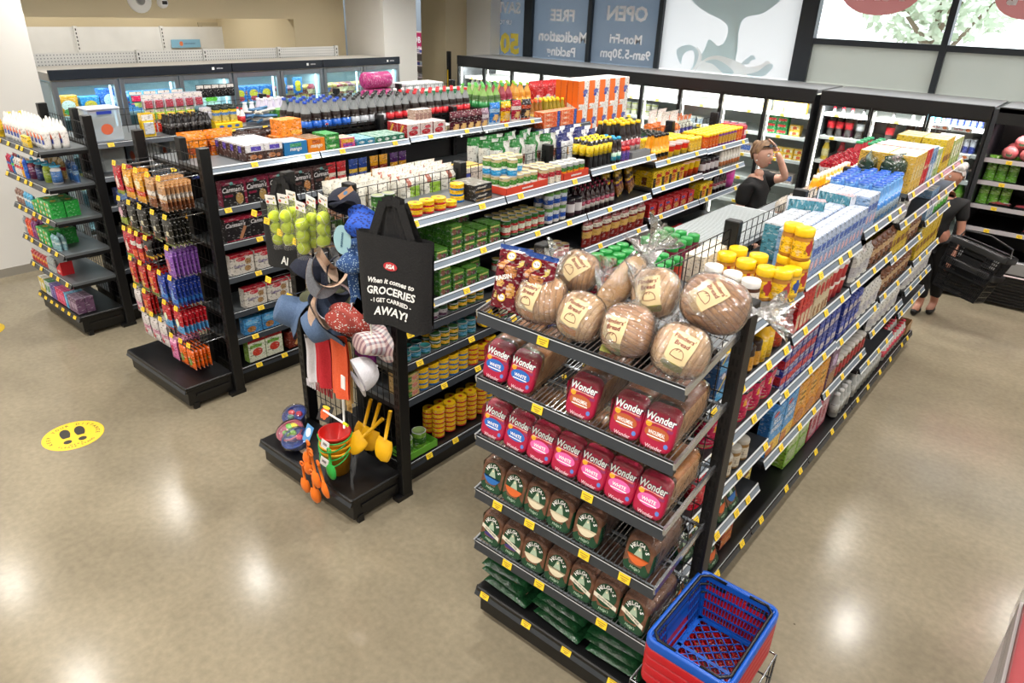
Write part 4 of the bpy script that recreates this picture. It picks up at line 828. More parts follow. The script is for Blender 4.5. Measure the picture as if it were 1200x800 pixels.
# ---------------------------------------------------------------- middle gondola, left side top shelf (seen over the wire divider)
def leafy(u, v, sd): return '8fb83c' if .1 < u < .75 and .1 < v < .72 and int(v*14) % 7 != 3 else ('b06a5a' if (u-.7)**2+(v-.82)**2 < .008 else None)
wpouch = pouch('nut_pouch', 'packaged food', .17, .29, .07, 'e6e4da', leafy, wob=.15, rough=.5); wpouch2 = pouch('rice_pouch', 'packaged food', .18, .28, .07, 'dcd8cc', bands_fn((.05, .25, '4a6a34'), (.25, .4, 'b88a70')), wob=.15, rough=.5)
row(wpouch2, 3, 1.55, 2.45, n=2, nd=3, pitch=.19, dp=.085, side='L', off=.08, label='cream paper pouch nearest the tennis balls', group='cream paper pouches')
row(wpouch, 3, 1.55, 2.85, n=3, nd=4, pitch=.18, dp=.08, side='L', off=.06, label='white pouch with a lime green label behind the wire divider', group='white pouches with lime green labels', rot=.15)
rdb = pack('red_carton', 'packaged food', .05, .15, .26, 'c8302c'); row(rdb, 3, 1.55, 3.39-.02, n=1, nd=2, side='L', label='narrow red carton beside the cream printed box')
upbox = pack('printed_carton', 'packaged food', .24, .17, .24, 'cdc4b8', [('s', 't', 'UP&GO', .5, .8, .12, '3a3a8a'), ('s', 'r', .1, .3, .45, .45, 'b4a8b4'), ('f', 'r', .15, .2, .35, .85, '4a58b0'), ('f', 'r', .5, .2, .9, .4, 'b8b0b0')], top='d8b048')
put(upbox, MT(SX[3]-.16, 3.56, 1.551) @ MR(pi/2), 'cream cardboard carton with blue print behind the wire divider')
def gw(u, v, sd): return '2f7a3c' if (v > .86 and u > .5) or abs(u-.5-.1*sin(6*v)) < .07 else ('7a4a40' if (u-.25)**2+(v-.62)**2 < .012 else None)
coffee = pouch('coffee_bag', 'packaged food', .17, .38, .08, 'c8cbc6', gw, wob=.35, rough=.18, nu=14, nv=14)
row(coffee, 3, 1.55, 3.74, n=4, nd=3, pitch=.185, dp=.11, side='L', off=.04, label='green and silver foil bag slumped behind the wire divider', group='green and silver foil bags', rot=.25)
def bw(u, v, sd): return '2a3270' if (v > .86 and u > .45) or (u > .9) else ('d8a040' if (u-.5)**2*2+(v-.62)**2 < .008 else None)
wb = pouch('flour_bag', 'packaged food', .2, .36, .09, 'e4e6ea', bw, wob=.3, rough=.3, nu=12, nv=14)
row(wb, 3, 1.55, 4.5, n=3, nd=3, pitch=.2, dp=.11, side='L', off=.04, label='white bag with a navy corner behind the wire divider', group='white and navy bags', rot=.25)
prg = can('crisp_tube', 'snacks', .038, .24, [(.12, '8a1a24'), (.4, 'b8202c'), (.55, 'd8c8b8'), (.75, '9a1620'), (1, 'c02030')], lid='c8ccd0', rim='c8ccd0'); prb = can('crisp_tube', 'snacks', .038, .25, [(.3, '2a70c0'), (.5, '8ac0e0'), (1, '2a8ad0')], lid='c8ccd0')
row(prg, 3, 1.55, 5.1, n=5, nd=4, pitch=.08, dp=.082, side='L', off=.04, label='red crisp tube with a silver lid', group='red crisp tubes')
row(prb, 3, 1.55, 5.5, n=1, nd=3, side='L', off=.06, pitch=.08, label='blue crisp tube at the end of the red ones')
bagm = pouch('crisp_bag', 'snacks', .16, .2, .07, '3a58a0', bands_fn((.3, .5, 'c83a40'), (.6, .8, 'd8dce8')), wob=.4)
row(bagm, 3, 1.55, 5.62, n=2, nd=4, pitch=.17, dp=.085, side='L', label='blue and red crisp bag behind the soy sauce bottles', group='blue and red crisp bags')
sodab = bottle('soda_bottle', 'drink', .03, .2, '2f5a3c', 'a83038', '30302e', neck=.4)
row(sodab, 3, 1.55, 6.0, n=4, nd=4, pitch=.075, side='L', label='small green bottle before the bagged bread', group='small green bottles')
wtub = turned('yoghurt_tub', 'dairy', [('b', [(0, 0), (.035, 0), (.04, .09)], ['e0e2e2', 'e0e2e2']), ('l', [(.042, .09), (.042, .1), (0, .1)], ['f2f2f0', 'f2f2f0'])])
row(wtub, 3, 1.67, 5.3, n=4, nd=1, pitch=.085, off=.3, label='small white tub behind the noodle cups')
obag = pouch('orange_bag', 'packaged food', .16, .36, .12, 'e0d8d0', bands_fn((0, .2, 'c86030'), (.5, .66, 'f0803c'), (.66, 1, 'e8e4e0')), wob=.3, rough=.12, top=.35)
row(obag, 3, 1.55, 6.32, n=2, nd=2, pitch=.17, dp=.14, side='L', label='clear bag with orange contents and a gathered top', group='orange and clear bags')
wrap = pouch('wrap_packet', 'bread', .08, .28, .07, 'c8ccc0', bands_fn((0, .2, '4a8a4a'), (.2, .45, 'e0a030'), (.45, .6, '5a58a8'), (.85, 1, 'd87a50')), wob=.3, rough=.15, top=.3)
row(wrap, 3, 1.55, 6.66, n=5, nd=2, pitch=.085, dp=.1, side='L', label='multicoloured packet with a twisted top', group='multicoloured twisted packets', rot=.2)
for i, (y, z) in enumerate([(7.2, 1.02), (7.2, 1.1), (7.2, 1.18)]): pass
# ---------------------------------------------------------------- second gondola
cola = {}
def pet(name, label, cap, liq='1a0c08', r=.047, h=.33, z0=.28, z1=.52, clear='84888a'):
    return turned(name, 'drink', [('bottle', [(0, 0), (r*.8, 0), (r, .02), (r, h*z0), (r*1.01, h*z0), (r*1.01, h*z1), (r*.97, h*z1), (r*.98, h*.62)], [liq]*3+[liq, label, liq, liq]),
        ('neck', [(r*.98, h*.62), (r*.85, h*.7), (r*.5, h*.82), (r*.3, h*.9), (r*.3, h*.93)], [liq, clear, clear, clear]), ('cap', [(r*.36, h*.93), (r*.38, h*.99), (0, h)], [cap, cap])], 14)
pblue = pet('cola_bottle', '1f5fc0', '1c48b0'); a_ = None
psil = pet('cola_bottle', 'b8bcc4', '1c1c1e'); pred = pet('cola_bottle', 'c8202c', 'c8202c'); predb = pet('cola_bottle', 'c8202c', '1c1c1e'); pwht = pet('lemonade_bottle', 'd8d0dc', 'ece8e8', liq='c8ccd0'); ppur = pet('soft_drink_bottle', '4a2c78', '7a3a88', liq='c0b8c8')
pgrn = pet('lime_drink_bottle', '2f8a4a', '58b848', liq='4a6a38', clear='88b060'); praz = pet('raspberry_drink_bottle', '3a9a50', '48a850', liq='8a2038', clear='a04858'); pgin = pet('ginger_drink_bottle', 'd8a830', '8fc83c', liq='c8841c', clear='d8a048')
def crate(y0, y1, nd, label):
    a = Mb(); W = y1-y0; D = nd*.1+.02
    for z in (.02, .06, .1): a.box(-W/2, W/2, -D, -D+.006, z, z+.022, BLACK); a.box(-W/2, W/2, -.006, 0, z, z+.022, BLACK)
    for s in (-1, 1): a.box(s*W/2-.003, s*W/2+.003, -D, 0, 0, .13, BLACK)
    a.box(-W/2, W/2, -D, 0, 0, .004, BLACK)
    for i in range(int(W/.1)+1): x = -W/2+i*W/int(W/.1); a.box(x-.004, x+.004, -D, -D+.005, 0, .13, BLACK); a.box(x-.004, x+.004, -.005, 0, 0, .13, BLACK)
    return a.obj('bottle_crate', label=label, cat='crate', M=MT(SX[2]-.03, (y0+y1)/2, 1.691) @ MR(-pi/2))
def rowx(P, x0, y0, z, n, nd, pitch, dp, label, group=None, caps=None, rot=3.1, rz=0):
    rnd = random.Random(int(y0*999))
    for i in range(n):
        for j in range(nd): put(P, MT(x0-j*dp, y0+i*pitch, z) @ MR(rz+rnd.uniform(-rot, rot)), label, group or label)
def setof(y0, n, P, nm, nd=4): rowx(P, SX[2]-.085, y0+.05, 1.696, n, nd, .1, .098, nm)
crate(3.52, 4.72, 4, 'black plastic crate under the blue-label cola bottles'); crate(4.74, 5.62, 4, 'black plastic crate under the red-label cola bottles')
setof(3.52, 5, pblue, 'cola bottle with a blue label and blue cap'); setof(4.02, 4, psil, 'cola bottle with a silver label and black cap'); setof(4.42, 3, predb, 'cola bottle with a red label and black cap')
setof(4.74, 5, pred, 'cola bottle with a red label and red cap', 3); setof(5.24, 3, pred, 'red-capped cola bottle beside the green-capped soft drinks', 3)
rowx(pwht, SX[2]-.39, 4.82, 1.696, 4, 1, .1, .1, 'clear lemonade bottle with a white cap behind the red-capped cola')
rowx(pgrn, SX[2]-.07, 5.75, 1.696, 3, 4, .1, .1, 'green soft drink bottle with a green cap'); rowx(praz, SX[2]-.07, 6.05, 1.696, 2, 4, .1, .1, 'raspberry-red soft drink bottle with a green cap'); rowx(pgin, SX[2]-.07, 6.27, 1.696, 3, 4, .1, .1, 'amber soft drink bottle with a lime green cap')
# emblem on the front colas
em = Mb(); em.ell((0, 0, 0), X, Z, .014, .014, mat('f0f0f0'), 14); em.ell((0, -.0004, .005), X, Z, .012, .007, RED, 12); em.ell((0, -.0004, -.006), X, Z, .011, .005, mat('1f3f98'), 12); em = em.mesh('round_emblem')
cnt = 0
for o in list(COL.objects):
    if o.name.startswith('cola_bottle') and 'blue label' in o.get('label', '') and o.matrix_local.translation.x > SX[2]-.1:
        e = ob('round_emblem', em, o); e.matrix_local = o.matrix_local.to_3x3().to_4x4().inverted() @ MR(pi/2) @ MT(0, -.0485, .132)
atk = pack('snack_bar_carton', 'snacks', .15, .10, .115, '4a3430', [('f', 'r', 0, .55, 1, 1, 'e8e6ea'), ('f', 'r', .3, .6, .85, .88, '5a48b8'), ('f', 'e', .4, .25, .2, .15, 'b87a50'), ('f', 'e', .75, .22, .12, .12, 'b07048'), ('s', 'r', .1, .5, .5, .9, '5a48b8'), ('s', 'r', 0, .92, 1, 1, 'e8e6ea')], top='e8e6ea')
row(atk, 2, 1.71, 2.72, n=2, nd=4, pitch=.155, off=.01, label='brown, white and purple snack bar carton on the top shelf', group='brown and purple snack bar cartons')
def openbox(g, z, y0, w, d, h, col, front, label, fill, fcol, top2='8a6a48'):
    P = pack('snack_box', 'snacks', w, d, h, col, [('f', 'p', [(0, 0), (1, 0), (1, 1), (0, 1)], col), ('f', 't', front, .5, .4, .28, 'f2f0e8', .2), ('f', 'r', .25, .62, .75, .88, fcol), ('s', 'r', .1, .3, .9, .75, 'b8c0d0')], top=top2)
    put(P, MT(SX[g]+HD-.035-d/2, y0+w/2, z+.001) @ MR(pi/2), label)
openbox(2, 1.71, 3.04, .2, .2, .10, '2a7ab8', 'mango', 'open blue snack box on the top shelf beside the brown cartons', 3, '48a070', 'b8c4cc')
openbox(2, 1.71, 3.25, .155, .2, .105, 'e8861c', 'mango', 'open orange snack box with a cut-out front', 3, 'c8601c')
P = pack('tea_box', 'packaged food', .19, .14, .12, 'f0861c', [('f', 'e', .7, .2, .3, .15, 'f4b040')], top='f49030'); put(P, MT(SX[2]+.12, 3.24, 1.82) @ MR(pi/2+.1), 'bright orange box standing on top of the open snack boxes')
P = pack('shelf_riser', 'box', .2, .14, .108, 'e4842c'); put(P, MT(SX[2]+.12, 3.22, 1.711) @ MR(pi/2+.02), 'orange box directly under the bright orange box')
gpk = pack('gum_box', 'snacks', .13, .17, .06, '2f8a3c', [('f', 'r', .1, .2, .9, .7, '5ab050'), ('f', 't', 'mints', .5, .5, .3, 'e8f0d8')], top='3a9a48'); put(gpk, MT(SX[2]+HD-.12, 3.48, 1.711) @ MR(pi/2), 'green box of mints next to the open orange box', 'green boxes of mints'); put(gpk, MT(SX[2]+HD-.12, 3.48, 1.772) @ MR(pi/2), 'green box of mints next to the open orange box', 'green boxes of mints')
P = pack('sweet_box', 'snacks', .14, .15, .075, 'd84890', [('f', 'r', .1, .5, .9, .9, 'e8b040'), ('f', 't', 'Sweets', .5, .25, .3, '3a58b8'), ('f', 'r', .0, 0, .12, 1, 'e8882c')], top='d8b49c'); put(P, MT(SX[2]+HD-.11, 3.63, 1.711) @ MR(pi/2), 'pink and orange sweet box on the top shelf')
blu = pack('gum_box', 'snacks', .085, .12, .05, '2f8ab0', [('f', 'e', .5, .5, .3, .2, 'd8e4e8')], top='7ab0b8'); grn2 = pack('gum_box', 'snacks', .075, .12, .05, '1f7a5c', [('f', 'e', .5, .5, .3, .25, 'd8e8e0')], top='8ab0a0')
row(blu, 2, 1.71, 3.72, n=2, nd=2, pitch=.09, label='flat teal-blue mint box on the top shelf'); row(grn2, 2, 1.71, 3.91, n=4, nd=2, pitch=.082, label='flat dark green mint box on the top shelf')
rw = pack('sweet_carton', 'snacks', .15, .13, .115, 'd8c8c4', [('f', 'e', .45, .35, .35, .2, 'b82030'), ('f', 'e', .6, .7, .25, .12, 'c84050'), ('s', 'r', 0, 0, 1, 1, 'a82028'), ('s', 'p', [(.1, .1), (.5, .9), (.7, .9), (.3, .1)], 'd8a840')], top='e8d8d8')
row(rw, 2, 1.71, 4.27, n=3, nd=2, pitch=.155, label='red and white sweet carton at the shelf edge')
tallw = pack('straw_carton', 'snacks', .05, .1, .2, 'b8a090', [('f', 'r', .1, .15, .9, .85, '8a6a60')], top='e8e0dc'); row(tallw, 2, 1.71, 4.5, n=4, pitch=.052, off=.15, label='tall narrow brown and white carton behind the sweet cartons')
bk = lambda c, c2: bands_fn((.0, .15, c2), (.55, .75, c2), blob=[(.5, .35, .28, .16, 'd8b070')])
sb = [(pouch('sweet_bag', 'snacks', .14, .22, .06, c, bk(c, c2), wob=.3, rough=.2), l) for c, c2, l in (('5a2430', '3a141c', 'maroon'), ('8a7080', 'd8d0d8', 'pinkish silver'), ('2a78c8', '9ac0e0', 'blue and white'), ('f0b81c', 'c83a2c', 'bright yellow'), ('b02840', 'e8d8d0', 'red and white'), ('3a3436', 'c8502c', 'black and white'))]
yy_ = 4.86
for i, (P, l) in enumerate(sb): row(P, 2, 1.66 if i < 2 else 1.70, yy_, n=(4 if i == 0 else 1 if i in (1, 2) else 1), nd=1, pitch=.10 if i == 0 else .17, label=l+' sweet bag hanging on the top row of the second gondola', off=.02); yy_ += .36 if i == 0 else .165
tubc = can('biscuit_tin', 'snacks', .05, .05, [(.4, 'c8b48a'), (1, 'd8c8a0')], lid='d8d4cc'); row(tubc, 2, 1.71, 4.74, n=2, nd=2, st=1, pitch=.105, label='round cream tin beside the maroon bags', off=.05)
foil = pack('foil_wrap_box', 'household goods', .30, .06, .055, 'e8642c', [('f', 'r', .04, .2, .55, .8, 'f09060'), ('f', 'r', .84, 0, 1, 1, '2a58b0'), ('f', 't', 'FOIL', .3, .5, .4, 'f4e4d8')], top='f0a080')
row(foil, 2, 1.60, 6.2, n=2, nd=2, st=3, pitch=.31, dp=.065, label='long orange cling wrap box in the stack beside the oil bottles', group='long orange wrap boxes', rot=.02)
oil = bottle('oil_bottle', 'oil', .034, .27, '8a7a18', 'd8b428', 'e8c81c', z0=.2, z1=.5, neck=.4, shoulder=.72); oilr = bottle('oil_bottle', 'oil', .034, .27, '8a5a18', 'c8a030', 'e0582c', z0=.2, z1=.5, neck=.4, shoulder=.72)
row(oilr, 2, 1.60, 6.19, n=3, nd=2, pitch=.075, off=.15, label='oil bottle with an orange cap behind the wrap boxes'); row(oil, 2, 1.60, 6.42, n=5, nd=3, pitch=.075, off=.13, label='oil bottle with a yellow cap behind the wrap boxes', group='yellow-capped oil bottles')
dk2 = bottle('vinegar_bottle', 'oil', .05, .34, '2a1810', '7a3020', 'c83a28', neck=.4); row(dk2, 2, 1.43, 7.1, n=1, nd=2, off=.2, label='tall dark bottle next to the orange towel packs', pitch=.12)
ldy = pack('paper_towel_pack', 'household goods', .21, .15, .31, 'ece9e6', [('s', 'p', [(0, .25), (1, .05), (1, 1), (0, 1)], 'f0701c'), ('s', 'r', .46, .05, .5, 1, 'c84a18'), ('f', 'p', [(0, 0), (.62, .22), (.5, 1), (0, 1)], 'f0701c'), ('f', 'e', .66, .62, .22, .09, '5a68b8'), ('f', 'e', .6, .5, .14, .05, '3a48a0'), ('f', 'r', .1, .1, .45, .2, 'f4f0ec')], top='eeeae6')
row(ldy, 2, 1.43, 6.82, n=5, nd=2, st=2, pitch=.215, dp=.16, label='orange and white paper towel pack in the two-high stack', group='orange and white paper towel packs', rot=.02)
# lower shelves of the second gondola
def car(c, c2, nm): return pack('nut_bar_box', 'snacks', .185, .07, .175, '1c1a1c', [('f', 'r', 0, .86, 1, 1, c), ('f', 'r', .9, 0, 1, 1, c), ('f', 't', nm, .45, .68, .2, 'e0dce0', .3), ('f', 'e', .68, .28, .16, .24, c2), ('f', 'e', .4, .92, .08, .07, '58a8a8'), ('f', 'r', .08, .38, .4, .48, c), ('s', 'r', 0, 0, 1, 1, c)], top=c)
cm1, cm2 = car('7a1838', 'a88850', "Carman's"), car('5a3a38', 'b8804c', "Carman's")
row(cm1, 2, 1.42, 2.50, n=3, nd=1, pitch=.19, label='black and maroon nut bar box at the near end of the second shelf'); row(cm2, 2, 1.42, 3.08, n=2, nd=1, pitch=.19, label='black and brown nut bar box behind the tennis balls')
def car2(c): return pack('nut_bar_box', 'snacks', .2, .07, .17, '201c20', [('f', 'r', 0, .88, 1, 1, c), ('f', 'r', 0, 0, 1, .06, c), ('f', 't', "Carman's", .42, .72, .18, 'e0dce0', .3), ('f', 'p', [(.5, .1), (.62, .05), (.85, .55), (.74, .62)], 'b8805c')], top=c)
cm3 = car2('a01838'); row(cm3, 2, 1.16, 2.48, n=4, nd=1, pitch=.205, label='black box with a red top edge on the third shelf')
whr = pack('oat_bar_box', 'snacks', .19, .07, .155, 'e2dcd4', [('f', 'r', .0, .86, 1, 1, 'b81c30'), ('f', 'e', .45, .75, .2, .1, 'c8243a'), ('f', 'e', .75, .6, .14, .16, 'a8845a'), ('f', 'e', .7, .25, .14, .14, 'b08c60'), ('f', 't', 'Yoghurt', .35, .42, .13, '6a5a98')], top='a8182c')
row(whr, 2, .90, 2.48, n=4, nd=1, pitch=.2, label='white and red oat bar box on the fourth shelf'); row(whr, 2, .62, 2.55, n=4, nd=1, pitch=.2, label='white and red oat bar box on the fifth shelf')
blc = pack('cereal_bar_box', 'snacks', .15, .07, .13, '3a8ac8', [('f', 'e', .4, .3, .25, .2, 'a8703c'), ('f', 'r', .1, .6, .8, .85, '70b8e8')], top='48a0d8')
row(blc, 2, .36, 2.5, n=0, label='x') if False else None
rgr = pack('fruit_bar_box', 'snacks', .15, .07, .19, 'dfe4d0', [('f', 'r', 0, .85, 1, 1, 'c81c2c'), ('f', 'e', .5, .4, .3, .18, 'c83828'), ('f', 'r', .1, .6, .8, .75, '6aa038'), ('s', 'r', 0, 0, 1, 1, '8ab048')], top='c8202c')
brb = pack('pretzel_box', 'snacks', .17, .07, .14, '7a2a1c', [('f', 'p', [(.3, .2), (.42, .1), (.8, .7), (.66, .8)], 'd8a868')], top='5a1c14')
row(rgr, 2, .16, 2.52, n=2, pitch=.16, label='white, red and green fruit bar box on the bottom shelf'); row(brb, 2, .16, 2.88, n=2, pitch=.18, label='dark red pretzel box on the bottom shelf')
ZR2 = shelf(COL.objects[[o.name for o in COL.objects if o.name.startswith('shelving_gondola.001')][0]], PITCH_Y-.012, HD-.01, MT(0, PITCH_Y/2, .40) @ MR(pi/2), light='dark', tickets=2)
row(blc, 2, .40, 2.52, n=5, pitch=.155, label='blue cereal bar box on the sixth shelf')
ob_ = pouch('orange_sweet_bag', 'snacks', .2, .18, .06, 'e8861c', bands_fn((.2, .45, 'b8501c')), wob=.2); row(ob_, 2, 1.69, 2.5, n=2, nd=2, pitch=.21, side='L', off=.18, label='orange bag hanging behind the wire divider')
brb2 = pouch('chocolate_bag', 'snacks', .13, .12, .05, '3a2018', bands_fn((.3, .6, 'c87a48')), wob=.3)
row(brb2, 2, 1.69, 3.0, n=3, nd=3, pitch=.14, side='L', off=.03, label='small brown chocolate bag heaped behind the snack bar cartons', group='small brown chocolate bags', rot=.6)
for k, (c1, c2) in enumerate((('c82830', 'e8d8c8'), ('2a4a9c', 'e8c040'), ('e0a020', '8a3020'), ('4a2060', 'c89020'))):
    P = pouch('chocolate_block', 'snacks', .09, .19, .02, c1, bands_fn((.4, .6, c2)), wob=.05); row(P, 2, 1.42, 3.4+.22*k, n=2, pitch=.1, label=['red', 'navy', 'amber', 'purple'][k]+' wrapped block on the second shelf behind the white pouches')
# ---------------------------------------------------------------- first gondola
lb = Mb(); lb.box(-.13, .13, -.1, .1, 0, .26, glass_mat('clear_tub', (.78, .82, .9), .12, .35, .15), .01); lbm = lb.mesh('container')
ll = Mb(); ll.box(-.135, .135, -.105, .105, .26, .275, mat('c8ccd8', .3), .004); ll.box(-.06, .06, -.106, -.103, .225, .25, mat('2a3fa8')); ll.ell((0, -.1015, .1), X, Z, .05, .045, mat('d86a4a'), 14); llm = ll.mesh('lid')
put(Pr('lunch_container', 'container', .27, .2, .28, None, [('container', lbm), ('lid', llm)]), MT(SX[1]+.23, 2.56, 1.621) @ MR(pi/2), 'large clear plastic container with a picture label beside the black post')
for k in range(3): put(Pr('lunch_container', 'container', .27, .2, .28, None, [('container', lbm), ('lid', llm)]), MT(SX[1]+.12, 2.6+.0*k, 1.341) if k == 0 else MT(SX[1]+.15, 2.9+.3*(k-1), 1.341), 'clear plastic tub on the second shelf of the first gondola', 'clear tubs on the second shelf')
def card(name, cat, w, h, c, bl, t=.02):
    a = Mb(); a.box(-w/2, w/2, -.001, .001, 0, h, pm(c, .35)); a.box(-w*.38, w*.38, -t, -.001, h*.12, h*.62, pm(bl, .25), .003); a.quad([(-w*.45, -.0016, h*.7), (w*.45, -.0016, h*.7), (w*.45, -.0016, h*.95), (-w*.45, -.0016, h*.95)], pm('e8e4e0')); return Pr(name, cat, w, t, h, a.mesh(name))
pens = card('pen_card', 'stationery', .11, .2, 'f0c828', 'c8ccd4'); batt = card('battery_card', 'batteries', .085, .13, 'd8d4dc', 'b04858'); batg = card('marker_card', 'stationery', .09, .11, '9ac848', 'e8b838'); batr = card('glue_card', 'stationery', .085, .12, 'd84828', 'c82c24')
row(pens, 1, 1.62, 2.86, n=1, nd=3, dp=.03, label='yellow-edged pen card beside the clear container', off=.05)
for zi, (P, l) in enumerate(((batr, 'red and orange glue card in the lower row'), (batg, 'green and yellow card in the middle row'), (batt, 'grey and red battery card in the top row'))):
    for i in range(6 if zi == 2 else 5):
        for j in range(2 if zi == 2 else 1): put(P, MT(SX[1]+.20-.03*j, 3.0+.095*i, 1.63+[.0, .1, .2][zi]) @ MR(pi/2), l, 'hanging '+l)
top_ = card('sticker_card', 'stationery', .12, .1, '38b0c8', 'd8285c'); rowx(top_, SX[1]-.02, 3.0, 1.87, 4, 1, .13, .1, 'turquoise and pink card along the top row', rot=.05, rz=pi/2)
blk = bottle('black_pump_bottle', 'toiletry', .03, .17, '161214', '221c1c', '2c2828', neck=.4); row(blk, 1, 1.62, 3.07, n=6, nd=3, pitch=.07, label='small dark bottle in the row at the shelf edge', group='small dark bottles', off=.0)
whbl = card('battery_card', 'batteries', .09, .12, 'e0dce8', 'b8b8c8')
for j in range(3): put(whbl, MT(SX[1]+.28-.03*j, 3.5, 1.70) @ MR(pi/2), 'grey battery card just above the dark bottles', 'grey battery cards above the dark bottles')
ydisp = Mb(); ydisp.box(-.14, .14, -.1, .1, 0, .055, mat('f0cc24'), .003); ydisp.add([(-.14, -.1, .055), (-.14, .1, .055), (-.14, .1, .2)], [(0, 1, 2)], mat('f0cc24'))
for i in range(3): ydisp.ell((-.08+.08*i, -.1015, .028), X, Z, .025, .012, mat('3a68b8'), 12)
put(Pr('counter_display', 'display box', .28, .2, .2, ydisp.mesh('counter_display')), MT(SX[1]+.27, 3.66, 1.621) @ MR(pi/2), 'yellow counter display box of adhesive packets')
adh = pouch('adhesive_packet', 'stationery', .07, .15, .02, 'e8c830', bands_fn((.05, .4, 'c8b868'), (.4, .55, '5a88c8'), (.75, 1, '28332c')), wob=.05)
row(adh, 1, 1.68, 3.54, n=3, nd=4, pitch=.085, dp=.04, off=.06, label='yellow adhesive packet in the yellow counter display', group='adhesive packets in the yellow display')
wred = bottle('glue_bottle', 'stationery', .03, .17, 'e8e4e4', 'd83038', 'd8202c'); row(wred, 1, 1.62, 3.83, n=1, nd=2, label='white and red glue bottle beside the yellow display', off=.08)
ch = Mb(); rc = random.Random(4)
for i in range(7): ch.tube([(rc.uniform(-.12, .12)+.05*cos(t*.9+i), rc.uniform(-.03, .03)+.04*sin(t*.9+i)-.05*(i % 2), .03+.03*i*.6+.012*sin(t*1.7)) for t in range(8)], .013, mat('d8d4cc' if i % 3 else '5a8ab8', .4), 6)
put(Pr('cable_coil', 'cable', .3, .2, .2, ch.mesh('cable_coil')), MT(SX[1]+.26, 4.05, 1.625) @ MR(pi/2), 'tangled coil of thick white and blue cord on the top shelf')
grb = pack('green_carton', 'household goods', .13, .16, .13, '3f8a34', [('f', 'r', 0, 0, 1, .25, 'e8d030'), ('f', 'r', .2, .4, .8, .8, 'd8b838')], top='58a040'); row(grb, 1, 1.62, 4.2, n=1, label='green and yellow carton past the coiled cord', off=.02)
shb = bottle('shampoo_bottle', 'toiletry', .035, .22, 'd4cfe0', '8a78b0', 'e8e6ee', neck=.45); shw = bottle('shampoo_bottle', 'toiletry', .035, .19, 'dfe2ea', '3a58a8', 'e8e6ee', neck=.45)
row(shw, 1, 1.62, 3.98, n=2, nd=1, pitch=.08, off=.27, label='white bottle with a blue label behind the coiled cord'); row(shb, 1, 1.62, 4.15, n=4, nd=2, pitch=.08, off=.22, label='lilac-labelled shampoo bottle behind the coiled cord')
blkb = card('stocking_pack', 'clothing', .08, .12, '1c1c1e', '28282a'); rowx(blkb, SX[1]-.02, 3.62, 1.87, 5, 1, .08, .1, 'black pack on the top row behind the yellow display', rot=.05, rz=pi/2)
wt = pack('toothbrush_box', 'toiletry', .10, .08, .12, 'dcd8dc', [('f', 'r', .1, .3, .9, .7, '4a58a0')], top='e8e8ee'); row(wt, 1, 1.62, 4.42, 5.2, pitch=.12, label='white box on the far top shelf of the first gondola')
bl2 = pack('blue_carton', 'household goods', .09, .09, .14, '2a3a80', [('f', 'r', .1, .3, .9, .8, '7a98c8')], top='3a4c98'); row(bl2, 1, 1.08, 2.5, n=8, pitch=.1, label='dark blue carton on the third shelf of the first gondola')
gld = pack('boxed_candle', 'household goods', .1, .09, .11, '3a2a18', [('f', 'e', .5, .5, .3, .35, 'c8942c')], top='1c1814'); row(gld, 1, .80, 2.5, n=8, pitch=.11, label='dark box with a gold disc on the fourth shelf')
blb2 = bottle('cleaner_bottle', 'household goods', .045, .22, '1f5a98', '3a80b8', '28282a'); row(blb2, 1, .50, 2.5, n=2, pitch=.1, label='blue cleaner bottle on the fifth shelf'); brt = bottle('polish_bottle', 'household goods', .045, .2, '5a2a1c', 'd8c8b0', 'c8a878'); row(brt, 1, .50, 2.75, n=3, pitch=.11, label='brown polish bottle on the fifth shelf')
gy = pack('grey_carton', 'household goods', .22, .15, .14, '9a9a98', top='b0b0ae'); row(gy, 1, .16, 2.5, n=3, pitch=.24, label='grey carton on the bottom shelf of the first gondola')
